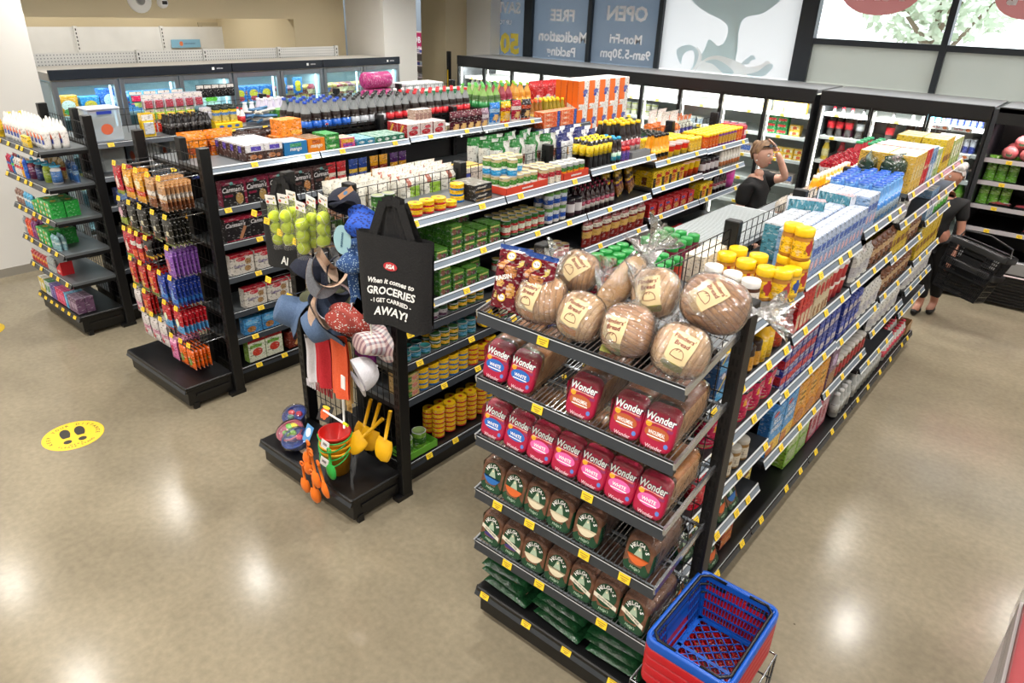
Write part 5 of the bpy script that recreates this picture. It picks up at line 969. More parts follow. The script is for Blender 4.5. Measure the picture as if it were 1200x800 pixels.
# ---------------------------------------------------------------- bread display
film = film_mat('clear_bread_bag', body=.015); film2 = film_mat('clear_loose_bag', gloss=.5, bump=1., scale=20, body=.05)
crust = noise_mat('white_loaf_crust', 'c98c4c', '8f5526', 11, .45, bump=.2); crustd = noise_mat('wholemeal_crust', '8c5428', '6b3a18', 14, .45, bump=.2); side_m = noise_mat('loaf_side', 'cfa878', 'b98a58', 30, .6, bump=.3)
rye = noise_mat('seeded_crust', '7a5038', '5a3824', 40, .55, bump=.5)
def loaf(nm, w, h, L_, top, side, front_fn, print_m, plen=.022, lean=.08, split=None):
    """bagged sandwich loaf, front end at -y; parts: loaf, printed front with lettering, clear bag"""
    def ring(y, s, dz=0., e=0., ln=0.):
        pts = []
        for k in range(20):
            a = 2*pi*k/20+pi/20; cx_, cz = cos(a), sin(a)
            ex = .34; x = (abs(cx_)**ex)*(1 if cx_ > 0 else -1)*(w/2+e)*s; z = (abs(cz)**ex)*(1 if cz > 0 else -1)*(h/2+e)*s
            if cz > 0: z += .006*(1-abs(x)/(w/2)); x *= 1.03
            zz = z+h/2+dz; pts.append((x, y+ln*(zz/h), max(zz, -.002)))
        return pts
    a = Mb(); ys = [0, .012]+[.012+(L_-.03)*i/8 for i in range(1, 9)]+[L_]; vs = []
    for i, y in enumerate(ys): vs += ring(y+.004, .93 if i in (0, len(ys)-1) else 1, ln=lean if i < 3 else lean*.4)
    fs = []; ms = []
    for i in range(len(ys)-1):
        for k in range(20):
            fs.append((i*20+k, i*20+(k+1) % 20, (i+1)*20+(k+1) % 20, (i+1)*20+k)[::-1]); an = 2*pi*(k+1)/20; ms.append(top if sin(an) > .35 else side)
    fs += [tuple(range(20)), tuple((len(ys)-1)*20+k for k in range(19, -1, -1))]; ms += [side, side]
    a.add(vs, fs, ms, True)
    p = Mb(); ys = [(-.004, .86), (-.002, .97), (.012, 1.02), (plen, 1.03)]; vs = []
    for y, s in ys: vs += ring(y, s, (1-s)*0, .002, lean)
    fs = []; n = len(ys)
    for i in range(n-1):
        for k in range(20): fs.append((i*20+k, i*20+(k+1) % 20, (i+1)*20+(k+1) % 20, (i+1)*20+k)[::-1])
    if split:
        lim = lambda z: z < split*h
        p.add(vs, fs, [print_m if lim(sum(vs[i][2] for i in f_)/4) else top for f_ in fs], True)
        c0 = [q for q in vs[:20]]; lowp = [q for q in c0 if q[2] < split*h]; zt = max(q[2] for q in lowp)
        p.add(c0, [tuple(range(20))], top)
        lowp = sorted([q for q in lowp if q[0] < 0], key=lambda q: -q[2])+sorted([q for q in lowp if q[0] >= 0], key=lambda q: q[2])
        p.add([(q[0], q[1]-.0006, q[2]) for q in lowp]+[(w*.2, lean*split-.0046, split*h*1.05), (-w*.1, lean*split-.0046, split*h*.95)], [tuple(range(len(lowp)+2))], print_m)
    else:
        p.add(vs, fs, print_m, True); p.add(vs[:20], [tuple(range(20))], print_m)
    v = Vector((0, lean, h)).normalized(); nrm = Vector((0, -h, lean)).normalized()
    P = lambda x, z, e=.001: Vector((x*w, -.004+lean*z, z*h))+nrm*e
    front_fn(p, P, X, v, w, h)
    f = Mb(); vs = []; ysf = [plen*.8, L_*.4, L_*.8, L_, L_+.03, L_+.055]; sc = [1.05, 1.06, 1.06, 1.0, .45, .12]
    rnd = random.Random(3)
    for y, s in zip(ysf, sc):
        r_ = ring(y, s, (1-s)*h*.25, .004, lean*.4); vs += [(x*rnd.uniform(.98, 1.03), yy_2, z*rnd.uniform(.985, 1.02)) for x, yy_2, z in r_]
    fs = []
    for i in range(len(ysf)-1):
        for k in range(20): fs.append((i*20+k, i*20+(k+1) % 20, (i+1)*20+(k+1) % 20, (i+1)*20+k)[::-1])
    f.add(vs, fs, film, True)
    return [('loaf', a.mesh('loaf')), ('printed_front', p.mesh('printed_front')), ('clear_bag', f.mesh('clear_bag'))]
PINK = mat('a50d38', .3, name='bag_pink'); NAVY = mat('1c2350', .4); CREAM = mat('e6d9bc', .5)
def wonder(blob, word):
    def fn(p, P, u, v, w, h):
        p.ell(P(-.02, .42), u, v, w*.40, h*.19, mat(blob, .3), 20); p.ell(P(-.34, .6, .0016), u, v, w*.1, h*.09, mat('e8a828', .3)); p.ell(P(.36, .2, .0016), u, v, w*.07, h*.07, mat('5a78c0', .3)); p.ell(P(.36, .58, .0016), u, v, w*.1, h*.06, mat('8a2a5a', .3))
        p.text('Wonder', P(0, .79, .0018), u, v+u*.0, .031, NAVY, .05, .15, w*1.02); p.text('Wonder', P(0, .79, .0026), u, v, .029, WHITE, .022, .15, w*.97)
        p.text(word, P(-.02, .42, .0018), u, v, .014, WHITE, .02, 0, w*.55); p.quad([P(-.3, .315, .0018), P(.28, .315, .0018), P(.28, .34, .0018), P(-.3, .34, .0018)], WHITE)
        p.text('No artificial preservatives', P(0, .655, .0018), u, v, .0065, mat('e8b8c8'), .0, 0, w*.8); p.text('Wonder', P(0, .08, .0018), u, v, .014, mat('e8c8d0'), .01, 0, w*.7)
        p.tube([P(-.42, .55, .0015), P(-.1, .66, .0015), P(.4, .62, .0015)], .0012, mat('e07828', .3), 4)
    return fn
W_ = {'blue': ('1e62b4', 'WHITE'), 'brown': ('b0582a', 'WHOLEMEAL'), 'pink': ('dc5fa0', 'WHITE')}
WP = {k: Pr('sliced_loaf', 'bread', .12, .28, .13, None, loaf(k, .122, .126, .27, crustd if k == 'brown' else crust, side_m, wonder(*v), PINK)) for k, v in W_.items()}
HG = mat('17402a', .25, name='bag_dark_green')
def arc_text(p, s, c, u, v, r, h, m, a0, a1):
    for i, ch in enumerate(s):
        a = radians(a0+(a1-a0)*(i+.5)/len(s)); d = u*cos(a)+v*sin(a); p.text(ch, c+d*r, d.cross(u.cross(v))*-1 if False else (u*sin(a)-v*cos(a)), d, h, m, .03)
def helga(kind):
    def fn(p, P, u, v, w, h):
        v = v.normalized(); n_ = u.cross(v)
        c = P(0, .66, .0016); p.ell(c, u, v, w*.40, w*.43, HG, 24)
        arc_text(p, "HELGA'S", c+n_*.0008, u, v, w*.31, .0165, WHITE, 165, 15)
        g1 = mat('9fb29a', .5); cc = c+n_*.001
        p.quad([cc+u*a_*w+v*b_*w for a_, b_ in ((-.16, -.12), (.16, -.12), (.10, .06), (.05, .2), (.0, .24), (-.05, .2), (-.09, .06))], g1); p.ell(cc+v*w*.12+n_*.0004, u, v, w*.035, w*.045, CREAM)
        if kind in ('blue', 'orange', 'cream'):
            col = {'blue': '2468b0', 'orange': 'd0622c', 'cream': 'd9cdb0'}[kind]
            pts = [(.40*cos(t), .40*sin(t)) for t in [radians(195+150*i/8) for i in range(9)]]
            p.quad([c+u*a_*w+v*(b_-.02)*w+n_*.0014 for a_, b_ in pts+[(.39, -.16), (-.39, -.16)]], mat(col, .35))
        else:
            col = mat('d9d2c0', .4); p.quad([c+u*a_*w+v*b_*w+n_*.0014 for a_, b_ in ((-.46, -.02), (.46, -.26), (.46, -.42), (-.46, -.18))], col); p.text('GLUTEN FREE', c+u*0+v*(-.22*w)+n_*.0018, (u-v*.26).normalized(), (v+u*.26).normalized(), .0085, HG, .02, 0, w*.7)
            if kind == 'purple': p.ell(c-v*.36*w+n_*.0012, u, v, w*.3, w*.08, mat('3a2c6a'))
        p.text("Helga's", P(0, .16, .0018), u, v, .012, mat('a8c0a8'), .01, .2, w*.5)
    return fn
def helga_front():
    m = bpy.data.materials.new('helga_bag_front'); return m
HP = {k: Pr('sliced_loaf', 'bread', .12, .25, .135, None, loaf('h', .12, .125, .235, rye, rye, helga(k), HG, plen=.04, lean=.06, split=.5)) for k in ('blue', 'orange', 'cream', 'white', 'purple')}
EX = SX[4]+.03
def on_shelf(k, x, y, dz=0.): return MT(x, y, BZ[k]+math.tan(BT)*(y-EY+.01)+.006+dz) @ MRX(BT)
slots2 = [-1.685, -1.55, None, -1.255, -1.055, -.925]
kinds = ['blue', 'blue', None, 'brown', 'brown', 'brown']
lab2 = ['blue-badged white loaf at the left end of the second shelf', 'blue-badged white loaf beside the gap on the second shelf', None, 'orange-badged wholemeal loaf just right of the gap on the second shelf', 'orange-badged wholemeal loaf second from the right on the second shelf', 'orange-badged wholemeal loaf at the right end of the second shelf']
for x, k, l in zip(slots2, kinds, lab2):
    if k: put(WP[k], on_shelf(1, x, 1.955), 'pink-bagged '+l)
names3 = ['leftmost', 'second from the left', 'third from the left', 'fourth from the left', 'third from the right', 'second from the right', 'rightmost']
for i in range(7):
    k = 'blue' if i < 2 else 'pink'; put(WP[k], on_shelf(2, -1.69+i*.1285, 1.955) @ MR(random.uniform(-.03, .03)), 'pink-bagged white loaf with a %s badge, %s on the third shelf' % (k, names3[i]))
for i, (x, k, l) in enumerate([(-1.685, 'blue', 'with a blue badge, leftmost'), (-1.56, 'orange', 'with an orange badge, near the left end'), (-1.435, 'cream', 'with a cream badge, third from the left'), (-1.31, 'cream', 'with a cream badge, fourth from the left'), (-1.17, 'cream', 'with a cream badge, just left of the gap'), (-.93, 'orange', 'with an orange badge, right of the gap')]):
    put(HP[k], on_shelf(3, x, 1.955) @ MR(random.uniform(-.05, .05)), 'green-fronted brown loaf %s on the fourth shelf' % l)
for i, (k, l) in enumerate([('purple', 'leftmost'), ('purple', 'second from the left'), ('cream', 'third from the left'), ('cream', 'middle one'), ('white', 'third from the right'), ('white', 'second from the right'), ('white', 'rightmost')]):
    put(HP[k], on_shelf(4, -1.685+i*.128, 1.955) @ MR(random.uniform(-.08, .08)), 'small green-fronted brown loaf with a banner, %s on the fifth shelf' % l)
def gbag(u, v, sd): return 'd0b8a0' if ((u-.75)/.12)**2+((v-.6)/.2)**2 < 1 else ('16351f' if v < .9 else '2a5a38')
flatbag = pouch('bread_roll_bag', 'bread', .27, .24, .045, '1c4428', None, rough=.16, wob=.35, nu=12, nv=12, gusset=False, crimp=.04)
fm = noise_mat('glossy_green_bag', '12321d', '1c4a2a', 30, .18, bump=.6)
def gb(seed):
    a = Mb(); rn = random.Random(seed); ph = rn.random()*6
    for sd in (-1, 1):
        def fp(u, v, sd=sd):
            x = (u-.5)*.27; y = v*.25; e = max(0, (1-abs(2*u-1)**3))**.6*max(0, 1-abs(2*v-1)**4)**.6
            return Vector((x, y, .024+sd*(.023*e)+.004*sin(22*u+ph)*cos(9*v+ph)*e+.002*sin(50*v+ph+9*u)*e))
        a.grid(fp if sd > 0 else (lambda u, v: fp(1-u, v)), 22, 20, fm)
    b_ = Mb(); b_.ell((.06, .06, .0505), X, Y, .04, .028, mat('c9a88c', .4), 16); b_.text("Helga's", (-.03, .1, .051), X, Y, .018, CREAM, .02, .2)
    return [('bag', a.mesh('bag')), ('printed_label', b_.mesh('printed_label'))]
GB = [Pr('bread_roll_bag', 'bread', .27, .25, .048, None, gb(s_)) for s_ in (1, 2)]
for pi_, (x, n, l) in enumerate([(-1.62, 5, 'left pile'), (-1.30, 5, 'middle pile'), (-1.0, 5, 'right pile')]):
    for k in range(n): put(GB[k % 2], MT(x+random.uniform(-.02, .02), 1.985+.01*k, .195+.044*k) @ MR(random.uniform(-.1, .1)) @ MRX(.03), 'glossy dark green bread bag in the %s on the bottom shelf' % l, 'dark green bread bags in the '+l)
# round sliced loaves in clear bags on the top shelf
def slice_mat(name, c1, c2, sc, rot=0.):
    m = bpy.data.materials.new(name); m.use_nodes = True; N, L, b = nodes_of(m)
    tc = N.new('ShaderNodeTexCoord'); mp = N.new('ShaderNodeMapping'); mp.inputs['Rotation'].default_value = (0, rot, 0)
    wv = N.new('ShaderNodeTexWave'); wv.inputs['Scale'].default_value = sc; wv.inputs['Distortion'].default_value = 1.6; wv.inputs['Detail'].default_value = 2; wv.inputs['Detail Scale'].default_value = .6; wv.bands_direction = 'X'
    cr = N.new('ShaderNodeValToRGB'); cr.color_ramp.elements[0].position = .03; cr.color_ramp.elements[0].color = (*srgb(c2), 1); cr.color_ramp.elements[1].position = .22; cr.color_ramp.elements[1].color = (*srgb(c1), 1)
    nz = N.new('ShaderNodeTexNoise'); nz.inputs['Scale'].default_value = 9; mx = N.new('ShaderNodeMix'); mx.data_type = 'RGBA'; mx.blend_type = 'MULTIPLY'; mx.inputs[0].default_value = 1
    c2r = N.new('ShaderNodeValToRGB'); c2r.color_ramp.elements[0].position = .3; c2r.color_ramp.elements[0].color = (.78, .66, .55, 1); c2r.color_ramp.elements[1].position = .65; c2r.color_ramp.elements[1].color = (1.05, 1.05, 1.05, 1)
    bp = N.new('ShaderNodeBump'); bp.inputs['Strength'].default_value = .5; bp.inputs['Distance'].default_value = .004
    L.new(tc.outputs['Object'], mp.inputs[0]); L.new(mp.outputs[0], wv.inputs[0]); L.new(wv.outputs['Color'], cr.inputs[0]); L.new(tc.outputs['Object'], nz.inputs[0]); L.new(nz.outputs[0], c2r.inputs[0])
    L.new(cr.outputs[0], mx.inputs[6]); L.new(c2r.outputs[0], mx.inputs[7]); L.new(mx.outputs[2], b.inputs['Base Color']); L.new(wv.outputs['Fac'], bp.inputs['Height']); L.new(bp.outputs[0], b.inputs['Normal']); b.inputs['Roughness'].default_value = .6
    return m
sm1 = slice_mat('sliced_crust_golden', 'dcab72', 'b98a58', 16, .15); sm2 = slice_mat('sliced_crust_pale', 'e6c394', 'c9a072', 15, -.3); sm3 = slice_mat('sliced_crust_brown', 'cd9a64', 'a9794c', 17, 1.2); smb = noise_mat('flour_dusted_crust', 'e2bf8a', 'c99a5c', 7, .6, bump=.3)
def flinders(a, b_, c, m, base, seed, lx=0, lz=0, lrot=0., tail=(0, .6, .8), back=False, label=True):
    """cob loaf a x b x c half-sizes, front bulging to -y, centred on the origin"""
    rnd = random.Random(seed); lo = Mb(); ph = rnd.random()*6
    def sf(s, u, v, w=0.):
        t = 2*pi*u; q = -pi/2+pi*v; r = 1+w*(sin(3*t+ph)*.5+sin(7*t+ph*2+5*v)*.35+sin(13*t+9*v+ph)*.2)*cos(q)
        cq, sq = cos(q), sin(q); ct, st = cos(t), sin(t); pw = lambda x: abs(x)**.8*(1 if x > 0 else -1)
        return Vector((a*s*pw(cq)*pw(ct)*r, b_*s*pw(cq)*pw(st)*r, c*s*pw(sq)*r))
    lo.grid(lambda u, v: sf(1, u, v), 32, 18, m, close_u=True)
    bg_ = Mb(); bg_.grid(lambda u, v: sf(1.06, u, v, .035), 40, 22, film2, close_u=True)
    d = Vector(tail).normalized(); e1 = d.orthogonal().normalized(); e2 = d.cross(e1); o = Vector((d.x*a, d.y*b_, d.z*c))*.93
    def tf(u, v):
        t = 2*pi*u; r = [.045, .011, .03, .062, .085][min(4, int(v*4))]*(1-(v*4 % 1))+[.045, .011, .03, .062, .085, .085][min(5, int(v*4)+1)]*(v*4 % 1)
        r *= 1+.35*sin(5*t+ph+v*3)*v+.2*sin(11*t+ph)*v
        return o+d*(v*.15)+e1*(cos(t)*r)+e2*(sin(t)*r*.55)
    bg_.grid(tf, 30, 8, film2, close_u=True)
    parts = [('loaf', lo.mesh('loaf')), ('clear_bag', bg_.mesh('clear_bag'))]
    cl = Mb(); cl.lathe([(.012, -.005), (.013, 0), (.012, .005)], mat('58b898' if seed % 2 else 'e08a30'), 8); cm_ = cl.mesh('bag_tie')
    if label:
        lb_ = Mb(); cr_, sr = cos(lrot), sin(lrot)
        def on(x, z, e=1.13):
            X_, Z_ = lx+x*cr_-z*sr, lz+x*sr+z*cr_
            k = max(.02, 1-abs(X_/(a*1.02))**2.2-abs(Z_/(c*1.02))**2.2)
            return Vector((X_, -b_*e*k**.5-.002, Z_))
        w, h = .082, .128; CR = mat('e3cfa0', .55, name='label_cream'); BR = mat('7c1626', .5, name='label_red'); BT_ = mat(base, .5)
        lb_.grid(lambda u, v: on((u-.5)*w*(1-.06*sin(6*v)), (v-.5)*h), 8, 12, lambda u, v: BT_ if v < .13+.05*sin(3*u) else CR)
        def ptext(s, zc, hh, m_, bold=.02, maxw=None, sh=0):
            vs, fs, ext = text_geo(s, bold, sh); k = hh/.72; kx = min(k, (maxw or 9)/ext[0]); lb_.add([tuple(on(x*kx, zc+z*k, 1.14)-Vector((0, .0012, 0))) for x, z in vs], fs, m_)
        ptext("Flinders'", .046, .016, BR, .015, .076, .1); ptext('Bread', .024, .016, BR, .015, .06, .1); [ptext('.', -.033-.007*(i % 2), .003, BR, .01, .05+.004*i) for i in ()]
        arc = [(.022*cos(t), -.016+.022*sin(t)) for t in [pi*i/10 for i in range(11)]]; lb_.tube([on(x, z, 1.14)-Vector((0, .001, 0)) for x, z in arc+[(-.022, -.022), (0, -.025), (.022, -.022), (.022, -.016)]], .0011, BR, 4)
        for x in (-.006, .004): lb_.tube([on(x-.003, -.003, 1.14)-Vector((0, .001, 0)), on(x+.002, .005, 1.14)-Vector((0, .001, 0))], .0011, BR, 4)
        parts.append(('paper_label', lb_.mesh('paper_label')))
    return Pr('round_loaf', 'bread', 2*a, 2*b_, 2*c, None, parts)
FL = [
 ((634, 350), 2.035, (.098, .068, .095, sm1, 'd9882c', 1, -.035, -.02, -.12), (0, .5, .85), (-18, 0, 8), 'sliced round loaf with an orange-edged label, leftmost of the front row'),
 ((681, 371), 2.02, (.088, .066, .09, sm2, 'd9882c', 2, -.02, -.01, -.2), (.2, .7, .7), (-16, 4, 5), 'sliced round loaf with an orange-edged label, second in the front row'),
 ((736, 387), 2.02, (.093, .07, .092, sm3, '8a8a3c', 3, -.048, -.028, -.15), (.1, .3, .95), (-16, -4, 3), 'round loaf with a green-edged label low on its left side, third in the front row'),
 ((798, 411), 2.02, (.095, .07, .09, sm2, '8a8a3c', 4, -.005, -.012, -.25), (-.4, .8, .4), (-18, 5, 0), 'pale sliced loaf with a green-edged label at the right end of the front row'),
 ((838, 356), 2.17, (.112, .07, .095, sm3, 'c9a878', 5, -.06, .01, -.6), (.95, .1, .25), (-10, 18, -5), 'large sliced loaf lying high at the right, its empty bag end hanging over the post'),
 ((768, 343), 2.20, (.085, .065, .09, sm2, '8a8a3c', 7, -.01, -.015, .2), (-.3, .3, .9), (-14, -6, 4), 'sliced loaf with a green-edged label behind the front row, below the jars'),
 ((678, 318), 2.24, (.08, .062, .08, sm1, 'c9a878', 8, -.02, .0, -.5), (.9, .2, .4), (-14, 14, 8), 'small sliced loaf at the back behind the two leftmost round loaves'),
]
for (px, py), y, a_, tl, r_, l in FL:
    a1, b1, c1, m1_, base_, sd_, lx_, lz_, lr_ = a_; lx_ *= .8; P = flinders(a1, b1, c1, m1_, base_, sd_, lx_, lz_, lr_, tl); p = at(px, py, y=y)
    put(P, Matrix.Translation(p) @ MR(radians(-r_[2]+20)) @ Matrix.Rotation(radians(r_[1]), 4, 'Y') @ MRX(radians(r_[0]-14)), l)
P = flinders(.052, .05, .135, smb, 'ffffff', 9, tail=(0, .1, 1), label=False); p = at(726, 335, y=2.19)
put(P, Matrix.Translation(p) @ MR(.3) @ Matrix.Rotation(radians(32), 4, 'Y') @ MRX(radians(-22)), 'long uncut torpedo loaf standing slanted in a clear bag at the back')
def rais(u, v, sd):
    for cu, cv, ru, rv, c_ in ((.35, .42, .13, .09, 'd8a860'), (.7, .32, .12, .12, 'c8924a'), (.62, .6, .2, .11, 'b87a48'), (.3, .7, .12, .08, 'c88850'), (.25, .2, .06, .05, 'c8b060'), (.8, .75, .07, .05, 'c8b868')):
        if ((u-cu)/ru)**2+((v-cv)/rv)**2 < 1: return c_
    return '2a4a90' if v > .93 else None
def raisin(seed):
    P = pouch('raisin_loaf', 'bread', .15, .25, .09, '6e1424', rais, rough=.15, nu=22, nv=26, wob=.12, seed=seed, top=.3)
    a = Mb()
    for z, s in ((.21, .016), (.045, .014)): a.ell((.0, -.047 if z < .1 else -.028, z), X, Vector((0, .25 if z > .1 else 0, 1)), s*1.35, s*1.2, mat('e8b828', .3), 16); a.ell((.0, -.0475 if z < .1 else -.0285, z), X, Vector((0, .25 if z > .1 else 0, 1)), s*1.0, s*.85, mat('e8e4f0', .3), 16); a.text('Life' if False else 'Tip Top', (.0, -.048 if z < .1 else -.029, z), X, Vector((0, .25 if z > .1 else 0, 1)), s*.5, NAVY, .02, 0, s*1.6)
    a.text('RAISIN', (-.005, -.05, .125), Vector((1, 0, .35)), Vector((-.35, 0, 1)), .018, WHITE, .03)
    return Pr('raisin_loaf', 'bread', .15, .09, .25, None, [('printed_bag', P.mesh), ('lettering', a.mesh('lettering'))])
put(raisin(1), on_shelf(0, -1.665, 2.0, .004) @ MR(.12) @ MRX(radians(-30)), 'maroon raisin loaf bag at the left corner of the top shelf')
put(raisin(2), on_shelf(0, -1.535, 2.0, .004) @ MR(.05) @ MRX(radians(-26)), 'maroon raisin loaf bag beside the leftmost round loaf')
# empty gathered bag tops standing at the back left
def tuft(x, y, z, c, label, s=1.):
    a = Mb(); rn = random.Random(int(x*100)); ph = rn.random()*5
    a.grid(lambda u, v: Vector(((.03+.05*v+.012*sin(9*v))*cos(2*pi*u)*s*(1+.3*sin(5*2*pi*u+ph)*v), (.02+.02*v)*sin(2*pi*u)*s, v*.15*s)), 24, 8, lambda u, v: mat(c, .2) if .38 < v < .5 or v < .1 else film2, close_u=True)
    a.obj('bagged_roll', M=MT(x, y, z) @ MR(.4), label=label, cat='bread')
tuft(-1.60, 2.25, BZ[0]+.065, '8a1430', 'crumpled clear bag with a maroon stripe behind the raisin loaves', 1.0); tuft(-1.46, 2.27, BZ[0]+.07, '9a1838', 'crumpled clear bag with a maroon band, nearer the round loaves', 1.05)
# side shelves of bread facing the right aisle, next to the post
for z, l in ((.47, 'orange-badged green loaf bag'), (.16, 'dark green loaf bag')):
    for i in range(5 if z > .3 else 4):
        put(HP['orange' if i % 3 != 1 else 'blue'], MT(SX[4]+HD-.03, 2.53+.128*i, z+.003) @ MR(pi/2), l+' facing the right-hand aisle, '+['nearest the post', 'second from the post', 'third from the post', 'fourth from the post', 'farthest from the post'][i])
# ---------------------------------------------------------------- shopping baskets
def basket(col, nm='basket'):
    m = mat(col, .35, name='plastic_'+col); a = Mb(); LX, LY, TX, TY, Hh = .132, .20, .157, .226, .21
    def wall(p0, p1, q0, q1, n, solid=None):
        """p0-p1 top edge, q0-q1 bottom edge"""
        p0, p1, q0, q1 = map(Vector, (p0, p1, q0, q1)); P = lambda s, t: (p0*(1-s)+p1*s)*(1-t)+(q0*(1-s)+q1*s)*t
        nn = (p1-p0).cross(q0-p0).normalized()*.0022
        def slab(s0, s1, t0, t1):
            c = [P(s0, t0), P(s1, t0), P(s1, t1), P(s0, t1)]; a.add([tuple(x-nn) for x in c]+[tuple(x+nn) for x in c], [(0, 1, 2, 3), (7, 6, 5, 4), (0, 4, 5, 1), (1, 5, 6, 2), (2, 6, 7, 3), (3, 7, 4, 0)], m)
        slab(0, 1, 0, .12); slab(0, 1, .33, .37); slab(0, 1, .55, .58); slab(0, 1, .76, .79); slab(0, 1, .95, 1)
        slab(0, .04, .12, .95); slab(.96, 1, .12, .95)
        for i in range(1, n):
            s = i/n
            if solid and solid[0] < s < solid[1]: continue
            slab(s-.012*8/n, s+.012*8/n, .12, .95)
        if solid: slab(solid[0], solid[1], .12, .55)
    T = [(-TX, -TY, 0), (TX, -TY, 0), (TX, TY, 0), (-TX, TY, 0)]; Bt = [(-LX, -LY, -Hh), (LX, -LY, -Hh), (LX, LY, -Hh), (-LX, LY, -Hh)]
    for i, (n, so) in enumerate([(20, None), (26, (.3, .72)), (20, None), (26, (.3, .72))]): j = (i+1) % 4; wall(T[i], T[j], Bt[i], Bt[j], n, so)
    for i in range(-9, 10):
        for s in (-1, 1):
            # diagonal floor lattice
            pts = []
            for t in (-1, 1):
                x0 = i*.04+t*.4*s; y0 = t*.4
            c0, c1 = Vector((i*.05-.5*s, -.5, 0)), Vector((i*.05+.5*s, .5, 0)); d = c1-c0; t0, t1 = 0., 1.
            for ax, lim in ((0, LX), (1, LY)):
                if abs(d[ax]) > 1e-6:
                    ta, tb = sorted(((-lim-c0[ax])/d[ax], (lim-c0[ax])/d[ax])); t0, t1 = max(t0, ta), min(t1, tb)
            if t1 > t0: q0, q1 = c0+d*t0, c0+d*t1; a.tube([(q0.x, q0.y, -Hh), (q1.x, q1.y, -Hh)], .003, m, 4)
    a.box(-LX, LX, -.008, .008, -Hh-.002, -Hh+.002, m); a.box(-LX, -LX+.02, -LY, LY, -Hh-.002, -Hh+.002, m); a.box(LX-.02, LX, -LY, LY, -Hh-.002, -Hh+.002, m); a.box(-LX, LX, -LY, -LY+.02, -Hh-.002, -Hh+.002, m); a.box(-LX, LX, LY-.02, LY, -Hh-.002, -Hh+.002, m)
    # rolled rim
    rp = []
    for sx_, sy_ in ((1, 1), (-1, 1), (-1, -1), (1, -1)):
        for k in range(5):
            t = {(1, 1): 0, (-1, 1): 90, (-1, -1): 180, (1, -1): 270}[(sx_, sy_)]+k*22.5; rp.append((sx_*(TX-.022)+.032*cos(radians(t)), sy_*(TY-.022)+.032*sin(radians(t)), -.006))
    rim = Mb(); n = len(rp)
    prof = [(0, 0), (.006, .010), (.016, .010), (.020, .002), (.020, -.03)]
    vs = []
    for i, p in enumerate(rp):
        d = (Vector(rp[(i+1) % n])-Vector(rp[i-1])).normalized(); o_ = Vector((d.y, -d.x, 0))
        for r_, z_ in prof: vs.append(tuple(Vector(p)+o_*(r_-.008)+Vector((0, 0, z_))))
    k_ = len(prof); fs = [(i*k_+j, i*k_+j+1, ((i+1) % n)*k_+j+1, ((i+1) % n)*k_+j) for i in range(n) for j in range(k_-1)]
    rim.add(vs, fs, m, True)
    hs = []
    for s in (-1, 1):
        hd = Mb(); hx = TX-.002
        hd.tube([(s*.05, -TY+.0, .002), (s*(hx-.03), -TY+.0, .003), (s*hx, -TY+.03, .003), (s*hx, TY-.03, .003), (s*(hx-.03), TY, .003), (s*.05, TY, .002)], .0065, BLACK2, 6); hs.append(('handle', hd.mesh('handle')))
    return Pr('shopping_basket', 'basket', .35, .48, .22, None, [('body', a.mesh('body')), ('rim', rim.mesh('rim'))]+hs)
blueB, redB = basket('0d4fae'), basket('b5121f'); BX, BY = -.635, 2.115; BR_ = MR(radians(0))
put(blueB, MT(BX, BY, .62), 'blue plastic shopping basket on top of the stack')
for i, l in enumerate(['directly under the blue one', 'second below the blue one', 'third below the blue one', 'lowest of the stack']): put(redB, MT(BX, BY, .575-.045*i), 'red plastic shopping basket, '+l)
st_ = Mb()
for zz, gx, gy in ((.36, .2, .255), (.06, .2, .255)): st_.tube([(-gx, -gy, zz), (gx, -gy, zz), (gx, gy, zz), (-gx, gy, zz)], .005, CHROME, 6, closed=True)
for sx_ in (-1, 1):
    for sy_ in (-1, 1): st_.tube([(sx_*.2, sy_*.255, 0), (sx_*.2, sy_*.255, .36)], .005, CHROME, 6); st_.tube([(sx_*.2, sy_*.2, 0.02), (sx_*.2, sy_*.2, .36)], .003, CHROME, 5)
for i in range(5): st_.tube([(-.2, -.2+.1*i, .06), (.2, -.2+.1*i, .06)], .003, CHROME, 5)
for sy_ in (-1, 1): st_.tube([(-.2, sy_*.255, .22), (.2, sy_*.255, .22)], .004, CHROME, 6)
st_.tube([(-.2, .255, .22), (.2, .255, .22)], .004, CHROME, 6)
st_.obj('basket_stand', M=MT(BX, BY, .012), label='chrome wire stand holding the red and blue baskets', cat='stand')
mt_ = Mb(); mt_.box(-.32, .32, -.9, .36, 0, .01, noise_mat('rubber_mat', '1c1c1e', '2c2c2e', 160, .8, bump=.5)); mt_.obj('floor_mat', M=MT(BX+.03, BY-.02, .0005), label='black ribbed floor mat under the basket stand', cat='mat')
